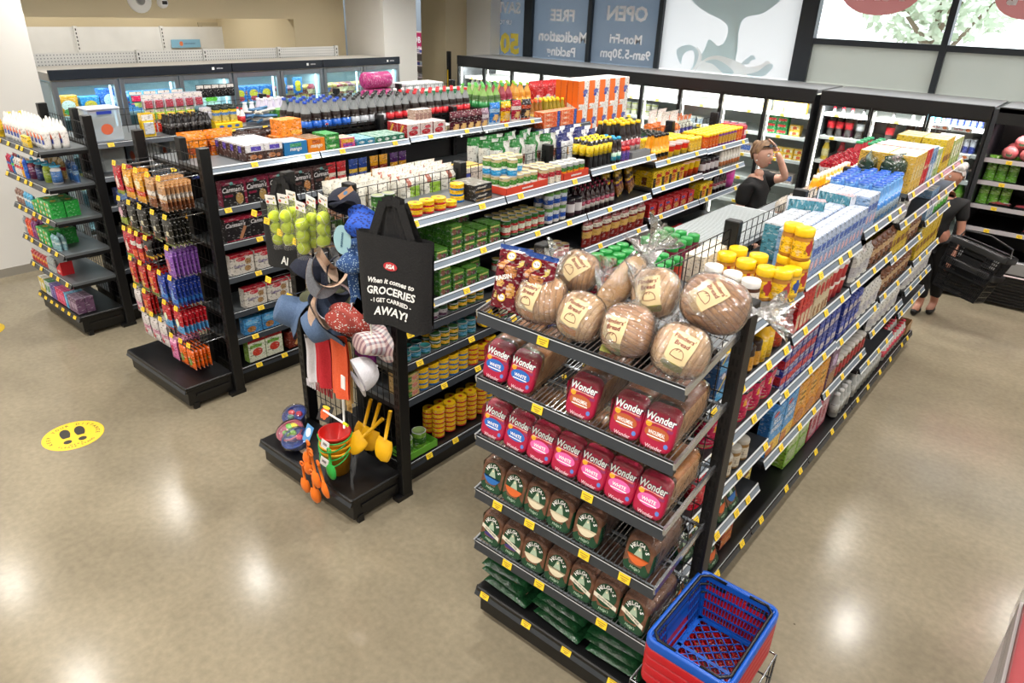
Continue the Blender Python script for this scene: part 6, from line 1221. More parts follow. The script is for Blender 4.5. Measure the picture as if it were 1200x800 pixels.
# ---------------------------------------------------------------- upright freezers along the left
FRM = mat('8f949a', .3, .7, name='door_frame'); FH = mat('1b222c', .4, name='freezer_header'); FIN = mat('c6d8dc', .5, name='freezer_liner')
cold = emit('d8f4f8', 1.8, 'freezer_led'); fglass = glass_mat('freezer_glass', (.82, .92, .94), .07)
FX = -8.6
def area(parent, loc, rot, sx_, sy_, e, col):
    l = bpy.data.lights.new('strip_light', 'AREA'); l.shape = 'RECTANGLE'; l.size = sx_; l.size_y = sy_; l.energy = e; l.color = col
    return ob('strip_light', l, parent, loc, rot)
def freezer(y0, y1, nd, label):
    t = thing('upright_freezer', label, 'freezer', (FX, (y0+y1)/2, 0)); W = y1-y0-.01; w2 = W/2; D = .85
    b = Mb(); b.T = MR(pi/2)          # local: front at -y
    b.box(-w2, w2, .06, D, 0, .3, BLACK2); b.box(-w2, w2, D-.04, D, .3, 1.9, FIN)
    for s in (-1, 1): b.box(s*w2-.02*(s > 0), s*w2+.02*(s < 0), .06, D, .3, 1.9, FIN)
    b.box(-w2, w2, .0, D, 1.92, 2.0, mat('c9c5bd', .6)); b.box(-w2, w2, .06, D, .28, .32, FIN); b.obj('cabinet', t)
    h = Mb(); h.T = MR(pi/2); h.box(-w2, w2, -.02, .02, 1.93, 2.03, FH, .004); h.box(w2-.26, w2-.23, -.022, -.02, 1.965, 1.995, WHITE); h.text('-20 C', (w2-.16, -.022, 1.98), X, Z, .025, mat('c8c8cc')); h.obj('header', t)
    for k in range(4):
        z = .32+.4*k if k else .32
        s_ = Mb(); s_.T = MR(pi/2); s_.box(-w2+.02, w2-.02, .12, D-.06, z, z+.012, FIN); s_.box(-w2+.02, w2-.02, .10, .12, z-.01, z+.03, mat('b8c4c8', .4)); s_.obj('shelf', t)
    dw = W/nd
    for i in range(nd):
        x0 = -w2+dw*i; x1 = x0+dw
        d = Mb(); d.T = MR(pi/2); q = .055
        d.box(x0+.006, x0+q, -.01, .035, .2, 1.92, FRM, .004); d.box(x1-q, x1-.006, -.01, .035, .2, 1.92, FRM, .004); d.box(x0+q, x1-q, -.01, .035, 1.86, 1.92, FRM, .004); d.box(x0+q, x1-q, -.01, .035, .2, .26, FRM, .004)
        do = d.obj('door', t); g = Mb(); g.T = MR(pi/2); g.box(x0+q, x1-q, .01, .016, .26, 1.86, fglass); g.obj('glass', do)
        hh = Mb(); hh.T = MR(pi/2); hh.box(x1-.05, x1-.03, -.04, -.01, .8, 1.3, BLACK); hh.obj('handle', do)
        e = Mb(); e.T = MR(pi/2); e.box(x1-q-.03, x1-q-.012, .05, .07, .35, 1.85, cold); e.obj('led_strip', t)
        p = Vector((x0+dw/2, .12, 1.84)); p = MR(pi/2) @ p; area(t, p, (0, 0, 0), .3, dw*.8, 4.5, (.85, .97, 1))
    return t
ft = [(2.86, 4.91, 3, 'upright glass-door freezer nearest the left wall'), (4.91, 6.26, 2, 'middle upright glass-door freezer'), (6.26, 7.66, 2, 'upright glass-door freezer at the far end, by the pillar')]
for a_ in ft: freezer(*a_)
def fz(P, y, z, label, n=1, pitch=None, nd=1, st=1, dz=0, group=None, rot=.08):
    rn = random.Random(int(y*100))
    for i in range(n):
        for j in range(nd):
            for k in range(st): put(P, MT(FX-.16-P.d/2-j*(P.d+.01), y+i*(pitch or P.w+.01), z+k*P.h) @ MR(pi/2+rn.uniform(-rot, rot)), label, group or label)
def fb(name, w, h, c, e1, e2, top=None, d=.1): return pack(name, 'frozen food', w, d, h, c, [('f', 'e', .5, .55, .34, .25, e1), ('f', 'e', .5, .25, .3, .15, e2)], top=top or c)
FZ = 1.532
fz(fb('frozen_box', .2, .22, 'f0a020', 'f4f0e0', '58a048'), 3.05, FZ, 'orange frozen food box in the first freezer door'); fz(fb('frozen_box', .2, .2, '3a90c8', 'e8c040', 'd85878'), 3.27, FZ, 'blue and pink frozen food box in the first freezer door'); fz(fb('ice_block_box', .2, .27, '2a68c0', 'e8f0f8', 'c8d8f0'), 3.50-.02, FZ, 'tall blue ice block box in the first freezer door', st=1)
ibag = pouch('ice_bag', 'frozen food', .34, .24, .16, '3a70b8', bands_fn((.0, .3, '6aa0d8'), blob=[(.6, .45, .25, .18, 'd8c860'), (.35, .55, .12, .1, 'd85870')]), wob=.4, rough=.3)
fz(ibag, 3.78, FZ-.02, 'blue ice bag on the second freezer shelf', n=2, pitch=.32, group='blue ice bags')
fz(fb('frozen_box', .24, .14, 'dfe8e0', '7ac830', 'e8f0d8'), 4.42, FZ, 'white box with a green oval behind the third freezer door', n=2, pitch=.26)
fz(fb('frozen_box', .18, .2, '3a78c0', 'e8c838', 'd84848'), 5.08, FZ, 'blue and yellow frozen food box behind the fourth door', n=3, pitch=.19)
rn = random.Random(11)
mixc = [('c8a048', '8a3a28'), ('b03a48', 'e8c890'), ('a87848', 'e8d8a8'), ('8a4a58', 'c8a878'), ('d8b868', '4a68a8')]
for i in range(26):
    c1, c2 = mixc[i % 5]; P = pouch('frozen_bag', 'frozen food', .2, .18, .1, c1, bands_fn((.3, .65, c2)), wob=.35, seed=i % 4) if i < 5 else FBL[i % 5]
    if i < 5: FBL = (FBL if i else [])+[P]
    put(P, MT(FX-.22, 5.02+.103*i*1.0 if i < 26 else 0, FZ-.01) @ MR(pi/2+rn.uniform(-.3, .3)), 'mixed frozen vegetable bag in the packed row behind the far freezer doors', 'frozen bags behind the far freezer doors')
for y in (5.68, 5.92): put(fb('price_card', .14, .2, '3a80c8', 'f0d020', 'f0d020', d=.012), MT(FX-.12, y, FZ+.08) @ MR(pi/2), 'yellow and blue promotional card hanging in the fifth freezer door', 'promotional cards in the freezer')
for zz in (1.13, .73):
    for y in [2.98+.24*i for i in range(19)]: put(FBL[int(y*10) % 5], MT(FX-.25, y, zz+.001) @ MR(pi/2), 'frozen bag on a lower freezer shelf', 'frozen bags on the lower freezer shelves')
# perforated white shelving behind the freezers and in the recess
pf = noise_mat('white_enamel', 'd4d4d2', 'dededc', 3, .5); hole = mat('7c8084', .7)
def perf(x, y0, y1, z0, z1, label, dots=True):
    t = thing('perforated_shelf_back', label, 'shelving', (x, (y0+y1)/2, 0)); w2 = (y1-y0)/2
    a = Mb(); a.box(-.01, .0, -w2, w2, 0, z1, pf)
    if dots:
        for r_ in range(4):
            for i in range(int(w2*2/.035)):
                y = -w2+.02+i*.035; z = z1-.03-r_*.035; a.quad([(.001, y, z), (.001, y+.012, z), (.001, y+.012, z+.012), (.001, y, z+.012)], hole)
    a.obj('panel', t); u = Mb(); u.box(-.02, .03, w2-.03, w2+.02, 0, z1+.01, pf)
    for i in range(6): u.box(.0305, .031, w2-.015, w2-.0, z1-.05-i*.05, z1-.02-i*.05, mat('1a1a1a'))
    u.obj('upright', t); return t
for y0, y1, l in ((2.9, 4.22, 'nearest the left wall'), (4.24, 5.08, 'second along'), (5.1, 6.2, 'third along'), (6.22, 7.2, 'nearest the pillar')): perf(-9.52, y0, y1, 1.9, 2.13, 'low white perforated panel behind the freezers, '+l)
for y0, y1, l in ((3.2, 4.45, 'left one'), (4.47, 5.7, 'middle one'), (5.72, 6.95, 'right one')): perf(-11.9, y0, y1, 1.5, 2.30, 'tall pale shelf back in the recess, '+l, False)
sgn = Mb(); p = at(218, 51, x=-11.85); sgn.box(-.003, .003, -.24, .24, -.06, .06, mat('7fb0cc', .5)); sgn.text('Snack zone' if False else 'Party time', (.005, .06, 0), Y, Z, .03, mat('5a7a98')); sgn.ell((.005, -.08, 0), Y, Z, .03, .035, mat('d8784a'))
sgn.obj('aisle_sign', loc=p, label='small pale blue sign with an orange emblem in the recess', cat='sign')
p = at(163, 0, x=-9.85); s_ = Mb(); s_.lathe([(.0, .05), (.05, .05), (.06, .035), (.14, .03), (.15, .01), (.15, 0)], [mat('8a8a88'), mat('b8b8b6'), WHITE, WHITE, WHITE], 24, cap=False); s_.obj('wall_speaker', M=Matrix.Translation(p) @ Matrix.Rotation(pi/2, 4, 'Y'), label='round white speaker on the bulkhead above the freezers', cat='speaker')
p = at(190, 3, x=-9.85); s_ = Mb(); s_.lathe([(0, .07), (.05, .06), (.065, .03), (.07, 0)], WHITE, 18, cap=False); s_.box(-.02, .02, -.03, .03, .062, .075, mat('222222')); s_.obj('smoke_detector', M=Matrix.Translation(p) @ Matrix.Rotation(pi/2, 4, 'Y'), label='small round white detector beside the wall speaker', cat='detector')
# ---------------------------------------------------------------- glass-door coolers across the far end
CY = 8.9; CIN = mat('dfe3e2', .5, name='cooler_liner'); CFR = mat('17181a', .35, name='cooler_frame'); warm = emit('fff6e6', 4.0, 'cooler_led'); cglass = glass_mat('cooler_glass', (.93, .96, .96), .05)
def cooler(x0, x1, nd, shelves, label, led=14, top_z=2.02, pre=0):
    t = thing('glass_door_cooler', label, 'cooler', ((x0+x1)/2, CY, 0)); w2 = (x1-x0)/2; D = .95
    b = Mb(); b.box(-w2, w2, .04, D, 0, .25, BLACK2); b.box(-w2, w2, D-.04, D, .25, 1.95, CIN)
    for s in (-1, 1): b.box(s*w2-.03*(s > 0), s*w2+.03*(s < 0), .0, D, .0, 1.95, CFR if False else mat('3b3d41', .35, .4))
    b.box(-w2, w2, 0, D, 1.97, top_z-.01, mat('a9abae', .5, .3)); b.box(-w2+.03, w2-.03, .05, D, .25, .27, CIN); b.obj('cabinet', t)
    h = Mb(); h.box(-w2, w2, -.03, .03, 1.885, top_z, CFR, .004); h.obj('header', t)
    for z in shelves:
        s_ = Mb(); s_.box(-w2+.03, w2-.03, .16, D-.04, z-.015, z, CIN); s_.box(-w2+.03, w2-.03, .14, .16, z-.035, z+.005, mat('c4c8ca', .4)); so = s_.obj('shelf', t)
        for i in range(nd):
            tk = ob('price_ticket', TICK, so, (-w2+(i+.3+.4*((i*7) % 3)/3)*(2*w2/nd), .138, z-.016), (0, 0, 0))
    dw = 2*w2/nd
    for i in range(nd):
        a0 = -w2+dw*i; a1 = a0+dw
        d = Mb(); q = .024
        d.box(a0+.003, a0+q, -.02, .02, .2, 1.885, CFR); d.box(a1-q, a1-.003, -.02, .02, .2, 1.885, CFR); d.box(a0+q, a1-q, -.02, .02, 1.86, 1.885, CFR); d.box(a0+q, a1-q, -.02, .02, .2, .25, CFR); do = d.obj('door', t)
        g = Mb(); g.box(a0+q, a1-q, -.004, .002, .25, 1.86, cglass); g.obj('glass', do); e = Mb(); e.box(a0+.03, a0+.045, .04, .055, .3, 1.84, warm); e.obj('led_strip', t)
        area(t, (a0+dw/2, .10, 1.83), (radians(25), 0, 0), dw*.85, .05, led, (1, .97, .9))
    return t
ZA = [1.70, 1.44, 1.16, .86, .55]; ZB = [1.765, 1.50, 1.22, .95, .62]
cooler(-8.57, -2.80, 10, ZA, 'long ten-door glass cooler of milk and dairy under the windows', 16)
cooler(-2.74, -1.02, 3, ZB, 'three-door glass drinks cooler next to the open meat case', 11)
def cl(P, x0, x1, z, label, nd=2, st=1, group=None, pitch=None, y0=CY+.19):
    n = int((x1-x0)/(pitch or P.w+.006)); rn = random.Random(int(abs(x0)*100))
    for i in range(n):
        for j in range(nd):
            for k in range(st): put(P, MT(x0+(pitch or P.w+.006)*(i+.5), y0+P.d/2+j*(P.d+.008), z+.001+k*P.h) @ MR(rn.uniform(-.1, .1)), label, group or label)
dmilk = lambda cap, lab: bottle('milk_bottle', 'milk', .045, .22, 'f0f0ea', lab, cap, z0=.2, z1=.6, neck=.45)
cl(dmilk('f0d030', 'e8e4a0'), -8.5, -7.8, 1.44, 'yellow-capped milk bottle at the left end of the dairy cooler', 1); cl(dmilk('4a90d0', 'c8d8e8'), -7.75, -7.2, 1.44, 'blue-capped milk bottle in the dairy cooler', 1); cl(dmilk('3a9a50', 'c8e0c8'), -7.1, -6.7, 1.44, 'green-capped milk bottle in the dairy cooler', 1)
cl(dmilk('e04838', 'e8c8c8'), -6.65, -6.3, 1.44, 'red-capped milk bottle in the dairy cooler', 1)
yog = lambda c, c2: turned('yoghurt_tub', 'dairy', [('b', [(0, 0), (.04, 0), (.046, .06), (.048, .075)], [c, c2, c]), ('l', [(.05, .075), (.05, .082), (0, .083)], ['e8e8e6', 'e8e8e6'])])
ydk = yog('2c2c34', 'c8c8c8'); ypk = yog('d88090', '5a68b0'); ywh = yog('e8e8e0', 'b8c8d8'); yyl = yog('e8d890', 'e8e8d8'); ygn = yog('b8c868', 'e8e8d8')
cl(ydk, -6.25, -5.6, 1.44, 'dark yoghurt tub on the second dairy shelf', 1, 1); cl(ypk, -6.2, -5.5, 1.70, 'pink and blue yoghurt tub on the top dairy shelf', 1, 1); cl(ywh, -6.9, -6.3, 1.70, 'white yoghurt tub on the top dairy shelf', 1, 1)
cl(ygn, -5.6, -4.9, 1.44, 'pale green tub in the dairy cooler', 1, 2); cl(yyl, -5.6, -5.0, 1.16, 'cream tub on the third dairy shelf', 1, 2); cl(ywh, -4.9, -4.2, 1.44, 'white tub on the second dairy shelf behind the orange bags', 1, 1); cl(ypk, -4.1, -3.6, 1.44, 'pink tub on the second dairy shelf', 1, 1)
cl(ywh, -4.6, -3.9, 1.16, 'white tub on the third dairy shelf', 1, 2); cl(ydk, -7.6, -6.4, 1.16, 'dark tub on the third dairy shelf', 1, 1)
egg = pack('cream_carton', 'dairy', .1, .08, .13, 'e8e6de', [('f', 'e', .5, .5, .3, .25, 'e8b040')], top='d8e8ec'); cl(egg, -3.95, -3.4, 1.70, 'white carton with an orange spot on the top dairy shelf', 1, 1)
butter = pack('margarine_tub', 'dairy', .13, .09, .065, 'f0c040', [('f', 'r', .1, .3, .9, .8, 'e8e0c0'), ('f', 'e', .5, .5, .2, .3, 'd86030')], top='f4d878')
cl(butter, -3.35, -2.9, 1.70, 'yellow margarine tub on the top dairy shelf by the grey divider', 1, 2); grt = pack('spread_tub', 'dairy', .13, .09, .07, '2f8a4a', [('f', 'r', .1, .3, .9, .7, 'd83838')], top='3aa058'); cl(grt, -3.4, -3.1, 1.44, 'green spread tub in the dairy cooler', 1, 3); cl(butter, -3.1, -2.85, 1.44, 'yellow margarine tub on the second dairy shelf', 1, 2); cl(butter, -3.4, -2.85, 1.16, 'yellow margarine tub on the third dairy shelf', 1, 2, group='margarine tubs low down')
cheese = pack('cheese_packet', 'dairy', .15, .04, .12, 'c8b8b0', [('f', 'r', .1, .3, .9, .8, '4a68b0')]); cl(cheese, -4.0, -3.45, 1.16, 'cheese packet on the third dairy shelf', 2, 1); cl(cheese, -3.4, -2.85, .86, 'cheese packet on the fourth dairy shelf', 2, 1)
# drinks cooler
cl(pred, -2.68, -2.35, 1.50, 'red-label cola bottle in the drinks cooler', 1); cl(psil, -2.35, -2.05, 1.50, 'silver-label cola bottle in the drinks cooler', 1); cl(predb, -2.03, -1.85, 1.50, 'cola bottle left of the brown bottles in the drinks cooler', 1)
brn = pet('root_drink_bottle', 'b86848', 'd8d8d8', liq='3a2018', clear='c8c0b8'); cl(brn, -1.83, -1.35, 1.50, 'brown soft drink bottle in the middle cooler door', 1)
enc = can('energy_can', 'drink', .028, .15, [(.5, '2a3a8c'), (1, 'c8ccd8')]); enl = can('energy_can', 'drink', .028, .15, [(.5, '58b0d0'), (1, 'c8ccd8')])
etr = pack('energy_tray', 'box', .2, .13, .045, 'e6e6e8', [('f', 't', 'Red Bull', .35, .5, .4, 'b83848'), ('f', 'e', .8, .5, .12, .35, 'e07030')])
cl(enl, -1.62, -1.48, 1.765+.02, 'pale blue energy drink can on the top shelf', 1); cl(enc, -1.46, -1.06, 1.765, 'blue and silver energy drink can on the top shelf', 1); cl(enc, -1.60, -1.1, 1.50, 'blue and silver energy drink can on the second shelf of the drinks cooler', 2); cl(etr, -1.6, -1.08, 1.765-.0, 'white can tray with red lettering', 1, y0=CY+.165-.12) if False else None
cl(enc, -1.6, -1.1, 1.22, 'energy drink can on the third shelf of the drinks cooler', 2)
for x in (-1.48, -1.26): put(etr, MT(x, CY+.135, 1.73), 'white energy drink tray at the front of the top shelf', 'white energy drink trays')
for x in (-1.22,): put(etr, MT(x, CY+.135, 1.46), 'white energy drink tray at the front of the second shelf')
jc = lambda a_, b_, c_: bottle('juice_bottle', 'drink', .043, .22, a_, b_, c_, z0=.2, z1=.6, neck=.5)
cl(jc('e8c840', 'f0e0a0', 'f0e8d0'), -2.68, -2.52, 1.22, 'pale yellow juice bottle on the third shelf of the drinks cooler', 1); cl(jc('a82030', '8a1828', 'c83038'), -2.5, -2.33, 1.22, 'red juice bottle on the third shelf of the drinks cooler', 1); cl(jc('e88830', 'f0b060', 'f0a040'), -2.32, -2.1, 1.22, 'orange juice bottle on the third shelf of the drinks cooler', 1); cl(jc('f0b820', 'e8c850', 'f0a040'), -2.1, -1.85, 1.22, 'golden juice bottle on the third shelf of the drinks cooler', 1)
cl(jc('f0a818', 'f0b830', 'f0a020'), -2.68, -1.9, .95, 'large orange juice bottle on the fourth shelf', 2)
grp = jc('70b830', '98c858', '58a028'); cl(grp, -1.55, -1.08, .95, 'bright green drink bottle at the right of the drinks cooler', 2); cl(grp, -1.55, -1.08, 1.22+.0, 'green bottle', 0) if False else None
# ---------------------------------------------------------------- open meat case
t = thing('open_meat_case', 'black open refrigerated meat case at the far right', 'cooler', (0, CY, 0)); MX0, MX1 = -.97, 1.6
b = Mb(); DK = mat('0e0f11', .3, name='case_liner'); b.box(MX0, MX1, .1, .95, 0, .2, BLACK2); b.box(MX0, MX1, .86, .95, .2, 1.95, DK); b.box(MX0-.04, MX0, -.03, .95, 0, 2.0, mat('3b3d41', .35, .4)); b.box(MX1, MX1+.04, -.03, .95, 0, 2.0, mat('3b3d41', .35, .4)); b.box(MX0, MX1, -.03, .95, 1.97, 2.01, mat('a9abae', .5, .3)); b.box(MX0, MX1, -.02, .9, .2, .42, mat('0b0b0d', .35)); b.obj('cabinet', t)
h = Mb(); h.box(MX0, MX1, -.03, .03, 1.86, 2.02, CFR); h.obj('header', t); bm = Mb(); bm.box(MX0, MX1, -.06, .0, .38, .52, mat('9ea0a4', .3, .6), .01); bm.box(MX0, MX1, -.064, -.06, .355, .37, mat('e8d8dc', .3)); bm.obj('bumper', t)
for i in range(9): lv = Mb(); lv.box(MX0, MX1, -.03, -.015, .04+.034*i, .052+.034*i, BLACK2); lv.obj('vent_slat', t)
ZM = [1.50, 1.27, 1.02, .78]
for k, z in enumerate(ZM):
    s_ = Mb(); s_.box(MX0, MX1, .05+.0, .86, z-.012, z, DK); s_.box(MX0, MX1, .03, .055, z-.03, z+.012, mat('c8c4c8', .3, .4)); so = s_.obj('shelf', t)
    for x in (-.75, -.45, -.1, .3, .7): ob('price_ticket', TICK, so, (x, .028, z-.01))
area(t, (.3, .12, 1.84), (radians(20), 0, 0), 2.3, .05, 16, (1, .8, .84))
ham = Mb(); ham.sphere((0, 0, .07), .075, noise_mat('ham_skin', 'b8505a', 'd88a80', 20, .3), 14, (1, 1, .92)); ham.ell((0, -.072, .06), X, (Z+Y*.25), .028, .022, mat('2a4a28'), 12); hm = ham.mesh('ham')
for k in range(4):
    for i in range(7-k): put(Pr('packaged_ham', 'meat', .15, .15, .14, hm), MT(-.78+.16*i+.08*k, CY+.16+.05*k, 1.501+.11*k if k < 3 else 1.501) if k < 3 else MT(-.78+.16*i, CY+.45, 1.501), 'round pink packaged ham piled on the top shelf of the meat case', 'round packaged hams')
mtray = Mb(); mtray.box(-.1, .1, -.07, .07, 0, .025, mat('151517', .3), .004); mtray.grid(lambda u, v: Vector(((u-.5)*.18, (v-.5)*.12, .027+.012*sin(pi*u)*sin(pi*v)+.003*sin(25*u)*cos(21*v))), 12, 10, noise_mat('mince_meat', 'a02838', 'd06a70', 60, .35)); mtray.box(.03, .085, -.055, -.01, .04, .0405, mat('d8d4d4')); mtm = mtray.mesh('meat_tray')
for k, z in enumerate(ZM[1:]):
    for i in range([2, 6, 2][k]): put(Pr('meat_tray', 'meat', .2, .14, .05, mtm), MT([-.2, -.72, -.35][k]+.23*i, CY+.18, z+.001), 'black tray of red meat on the %s shelf of the meat case' % ['second', 'third', 'fourth'][k], 'meat trays on the %s shelf' % ['second', 'third', 'fourth'][k])
vg = pouch('celery_bag', 'vegetables', .1, .26, .07, '6aa838', bands_fn((.4, .6, '98c860')), wob=.3, rough=.2)
for k, z in enumerate((1.27, 1.02)):
    for i in range(3): put(vg, MT(-.9+.1*i, CY+.16+.02*i, z+.001) @ MRX(-.15), 'green celery bag at the left end of the meat case, %s shelf' % ['second', 'third'][k], 'green bags on the %s shelf of the meat case' % ['second', 'third'][k])
# ---------------------------------------------------------------- shop next door, gate, far clutter
p0 = at(471, 37, y=12.2); p1 = at(520, 62, y=12.2)
s_ = Mb(); s_.box(p0.x, p0.x+.95, 12.2, 12.26, p0.z-.42, p0.z, mat('b31653', .4)); s_.text('DB', (p0.x+.52, 12.199, p0.z-.15), X, Z, .13, WHITE, .03); s_.text('DESIGNER BRANDS', (p0.x+.5, 12.199, p0.z-.31), X, Z, .05, WHITE, .02); s_.box(p0.x-.02, p0.x+.97, 12.2, 12.26, p0.z, p0.z+.03, mat('d8c8b8')); s_.obj('shop_sign', label='magenta DB sign above the shelves of the shop next door', cat='sign')
s_ = Mb(); s_.box(p0.x-.32, p0.x-.03, 12.2, 12.25, p0.z-.4, p0.z+.02, mat('e0dede', .5)); s_.text('style', (p0.x-.17, 12.199, p0.z-.12), X, Z, .07, mat('8a8a8a'), .01, .2); s_.text('beauty', (p0.x-.17, 12.199, p0.z-.3), X, Z, .05, mat('9a9a9a'), .01, .2); s_.obj('shop_sign', label='white sign left of the magenta one in the shop next door', cat='sign')
t = thing('display_shelving', 'grey shelving with small bottles below the magenta sign', 'shelving', (p0.x+.5, 12.25, 0)); b = Mb(); b.box(-.9, .6, .0, .4, 0, p0.z-.43, mat('9a8f8a', .6)); b.obj('back', t)
rn = random.Random(2)
for k, z in enumerate((1.72, 1.45, 1.2)):
    b = Mb(); b.box(-.9, .6, -.3, .0, z-.02, z, mat('b8a8a8', .5)); b.obj('shelf', t)
    for i in range(14): put([ydk, ywh, ypk][rn.randrange(3)], MT(p0.x+.5-.85+.1*i, 12.1, z+.001), 'cosmetics pot on the shelves of the shop next door', 'cosmetics pots next door')
gt = Mb(); p = at(526, 60, y=9.2); gt.box(-.03, .03, -.03, .03, 0, p.z, BLACK2, .005); gt.box(-.012, .012, -.032, -.03, 1.2, 1.75, mat('e8c020')); gt.obj('gate_post', loc=(p.x, 9.2, 0), label='black post with a yellow stripe left of the dairy cooler', cat='post')
teabx = pack('green_carton', 'packaged food', .16, .09, .19, '1f8a5a', [('f', 'e', .5, .6, .35, .12, 'b8e0c8'), ('f', 'r', .1, .1, .9, .35, '2aa068')], top='c8d8c8')
row(teabx, 1, 1.62, 6.2, n=5, nd=2, pitch=.17, label='green carton at the far end of the first gondola')
bigw = pack('white_carton', 'box', .32, .3, .22, 'd6d8dc', [('f', 'r', .1, .35, .6, .45, '9aa0b0')], top='e4e6e8'); row(bigw, 1, 1.62, 6.35, n=2, nd=1, pitch=.34, side='L', label='large white carton at the far end of the first gondola')
roll = Mb(); roll.lathe([(0, -.2), (.08, -.2), (.095, -.18), (.095, .18), (.08, .2), (0, .2)], pm('c84088', .3), 16, cap=False); rollm = roll.mesh('roll_pack')
for k in range(2): put(Pr('roll_pack', 'household goods', .4, .2, .2, rollm), MT(SX[1]-.2, 5.98, 1.716+.19*k) @ MR(pi/2) @ Matrix.Rotation(pi/2, 4, 'Y'), 'magenta roll pack lying beside the large white cartons', 'magenta roll packs')
dog = pouch('pet_food_bag', 'pet food', .26, .3, .12, 'c01c20', bands_fn((.1, .3, 'd8a030'), blob=[(.6, .35, .18, .16, 'c8c8d0')]), wob=.3, rough=.3)
row(dog, 2, 1.69, 6.85, n=3, nd=1, pitch=.2, side='L', label='red pet food bag at the far end of the second gondola', rot=.3)
lowb = Mb(); lowb.box(-.3, .3, -.9, .9, 0, .78, mat('c8c0c0', .5)); lowb.box(-.29, .29, -.88, .88, .78, .80, mat('8a1820', .4)); lowb.box(-.31, -.29, -.9, .9, .7, .84, glass_mat('acrylic_edge', (.85, .85, .85), .15)); lowb.ell((-.3105, .2, .45), Y, Z, .12, .16, mat('e8e0e0'), 20)
p = at(1190, 770, z=.8); lowb.obj('promotion_bin', loc=(p.x+.28, p.y-.55, 0), label='red-topped promotion bin just inside the bottom right corner', cat='display bin')
# floor decal
fd = Mb(); fd.lathe([(0, .0012), (.185, .0012), (.19, .001), (.19, 0)], mat('e2bc28', .45, name='decal_yellow'), 48, cap=False)
INK = mat('2a2824', .5)
for s in (-1, 1):
    pts = [(s*.045+.032*cos(t)*(1+.15*sin(t)), .035+.075*sin(t)) for t in [2*pi*i/16 for i in range(16)]]; fd.quad([(a_, b_, .0016) for a_, b_ in pts if b_ > -.03] , INK); fd.ell((s*.045, -.075, .0016), X, Y, .026, .026, INK)
def ring_text(s, a0, a1, r, h, flip=False):
    for i, c_ in enumerate(s):
        a = radians(a0+(a1-a0)*(i+.5)/len(s)); d = Vector((cos(a), sin(a), 0)); tg = Vector((sin(a), -cos(a), 0))
        if c_ != ' ': fd.text(c_, d*r+Vector((0, 0, .0016)), -tg if flip else tg, -d if flip else d, h, INK, .02)
ring_text('KEEP YOUR DISTANCE', 205, -25, .15, .024); ring_text('PLEASE STAND', 225, 315, .155, .018, True); ring_text('HERE', 250, 290, .13, .016, True)
p = at(86, 510, z=0); fd.obj('floor_decal', M=MT(p.x, p.y, .0005) @ MR(radians(78)), label='round yellow floor sticker with black footprints and KEEP YOUR DISTANCE lettering', cat='floor sticker')
fd2 = Mb(); fd2.lathe([(0, .0012), (.19, .0012), (.19, 0)], mat('e2bc28', .45, name='decal_yellow'), 40, cap=False); p = at(-24, 388, z=0); fd2.obj('floor_decal', loc=(p.x, p.y, .0005), label='edge of a second yellow floor sticker at the left side of the picture', cat='floor sticker')
# ---------------------------------------------------------------- first end display (left)
def erow(g, z, x0, P, n, label, pitch=None, nd=1, dp=None, st=1, y0=EY+.03, group=None, rot=.06, rx=0):
    rn = random.Random(int(z*100)+int(x0*77)); pitch = pitch or P.w+.005; dp = dp or P.d+.005
    for i in range(n):
        for j in range(nd):
            for k in range(st): put(P, MT(SX[g]+x0+pitch*(i+.5), y0+P.d/2+j*dp, z+.001+k*P.h) @ MR(rn.uniform(-rot, rot)) @ MRX(rx), label, group or label)
pump = turned('lotion_bottle', 'toiletry', [('b', [(0, 0), (.03, 0), (.032, .03), (.032, .12), (.026, .15), (.012, .17)], ['e8e6e2', 'e8e6e2', pm('e8e4e0', .35), 'e8e6e2', 'e8e6e2']), ('n', [(.012, .17), (.01, .2), (.004, .215)], ['f0eeea', 'f0eeea'])])
a = Mb(); a.quad([(.004, -.0325, .04), (.026, -.028, .04), (.026, -.028, .075), (.004, -.0325, .075)], mat('2a48a0')); a.quad([(.0, -.0325, .075), (.024, -.028, .075), (.014, -.031, .115), (.004, -.0325, .115)], mat('e8682c')); pmesh = a.mesh('label_mark')
lotion = Pr('lotion_bottle', 'toiletry', .064, .064, .21, None, [('bottle', pump.mesh), ('label_mark', pmesh)])
erow(1, 1.62, -.40, lotion, 6, 'white lotion bottle with an orange and blue mark on the left end display', .072, 3, .068, group='white lotion bottles', y0=EY+.06); erow(1, 1.62, .04, lotion, 5, 'white lotion bottle with an orange and blue mark on the left end display', .075, 3, .068, group='white lotion bottles', y0=EY+.09)
ybox = pack('lotion_box', 'toiletry', .042, .03, .085, 'f0c828', [('f', 'r', .25, .1, .75, .4, 'a8b0a0'), ('f', 'r', .2, .8, .8, .9, '8a6a28')], top='f4d858'); erow(1, 1.62, .10, ybox, 3, 'small yellow box in front of the white lotion bottles', .047, y0=EY+.03)
ypump = bottle('pump_bottle', 'toiletry', .022, .2, 'f0c828', 'e8c020', 'f0c828', neck=.6); erow(1, 1.62, -.455, ypump, 1, 'yellow pump bottle at the left corner of the top shelf', .05, 3, .09)
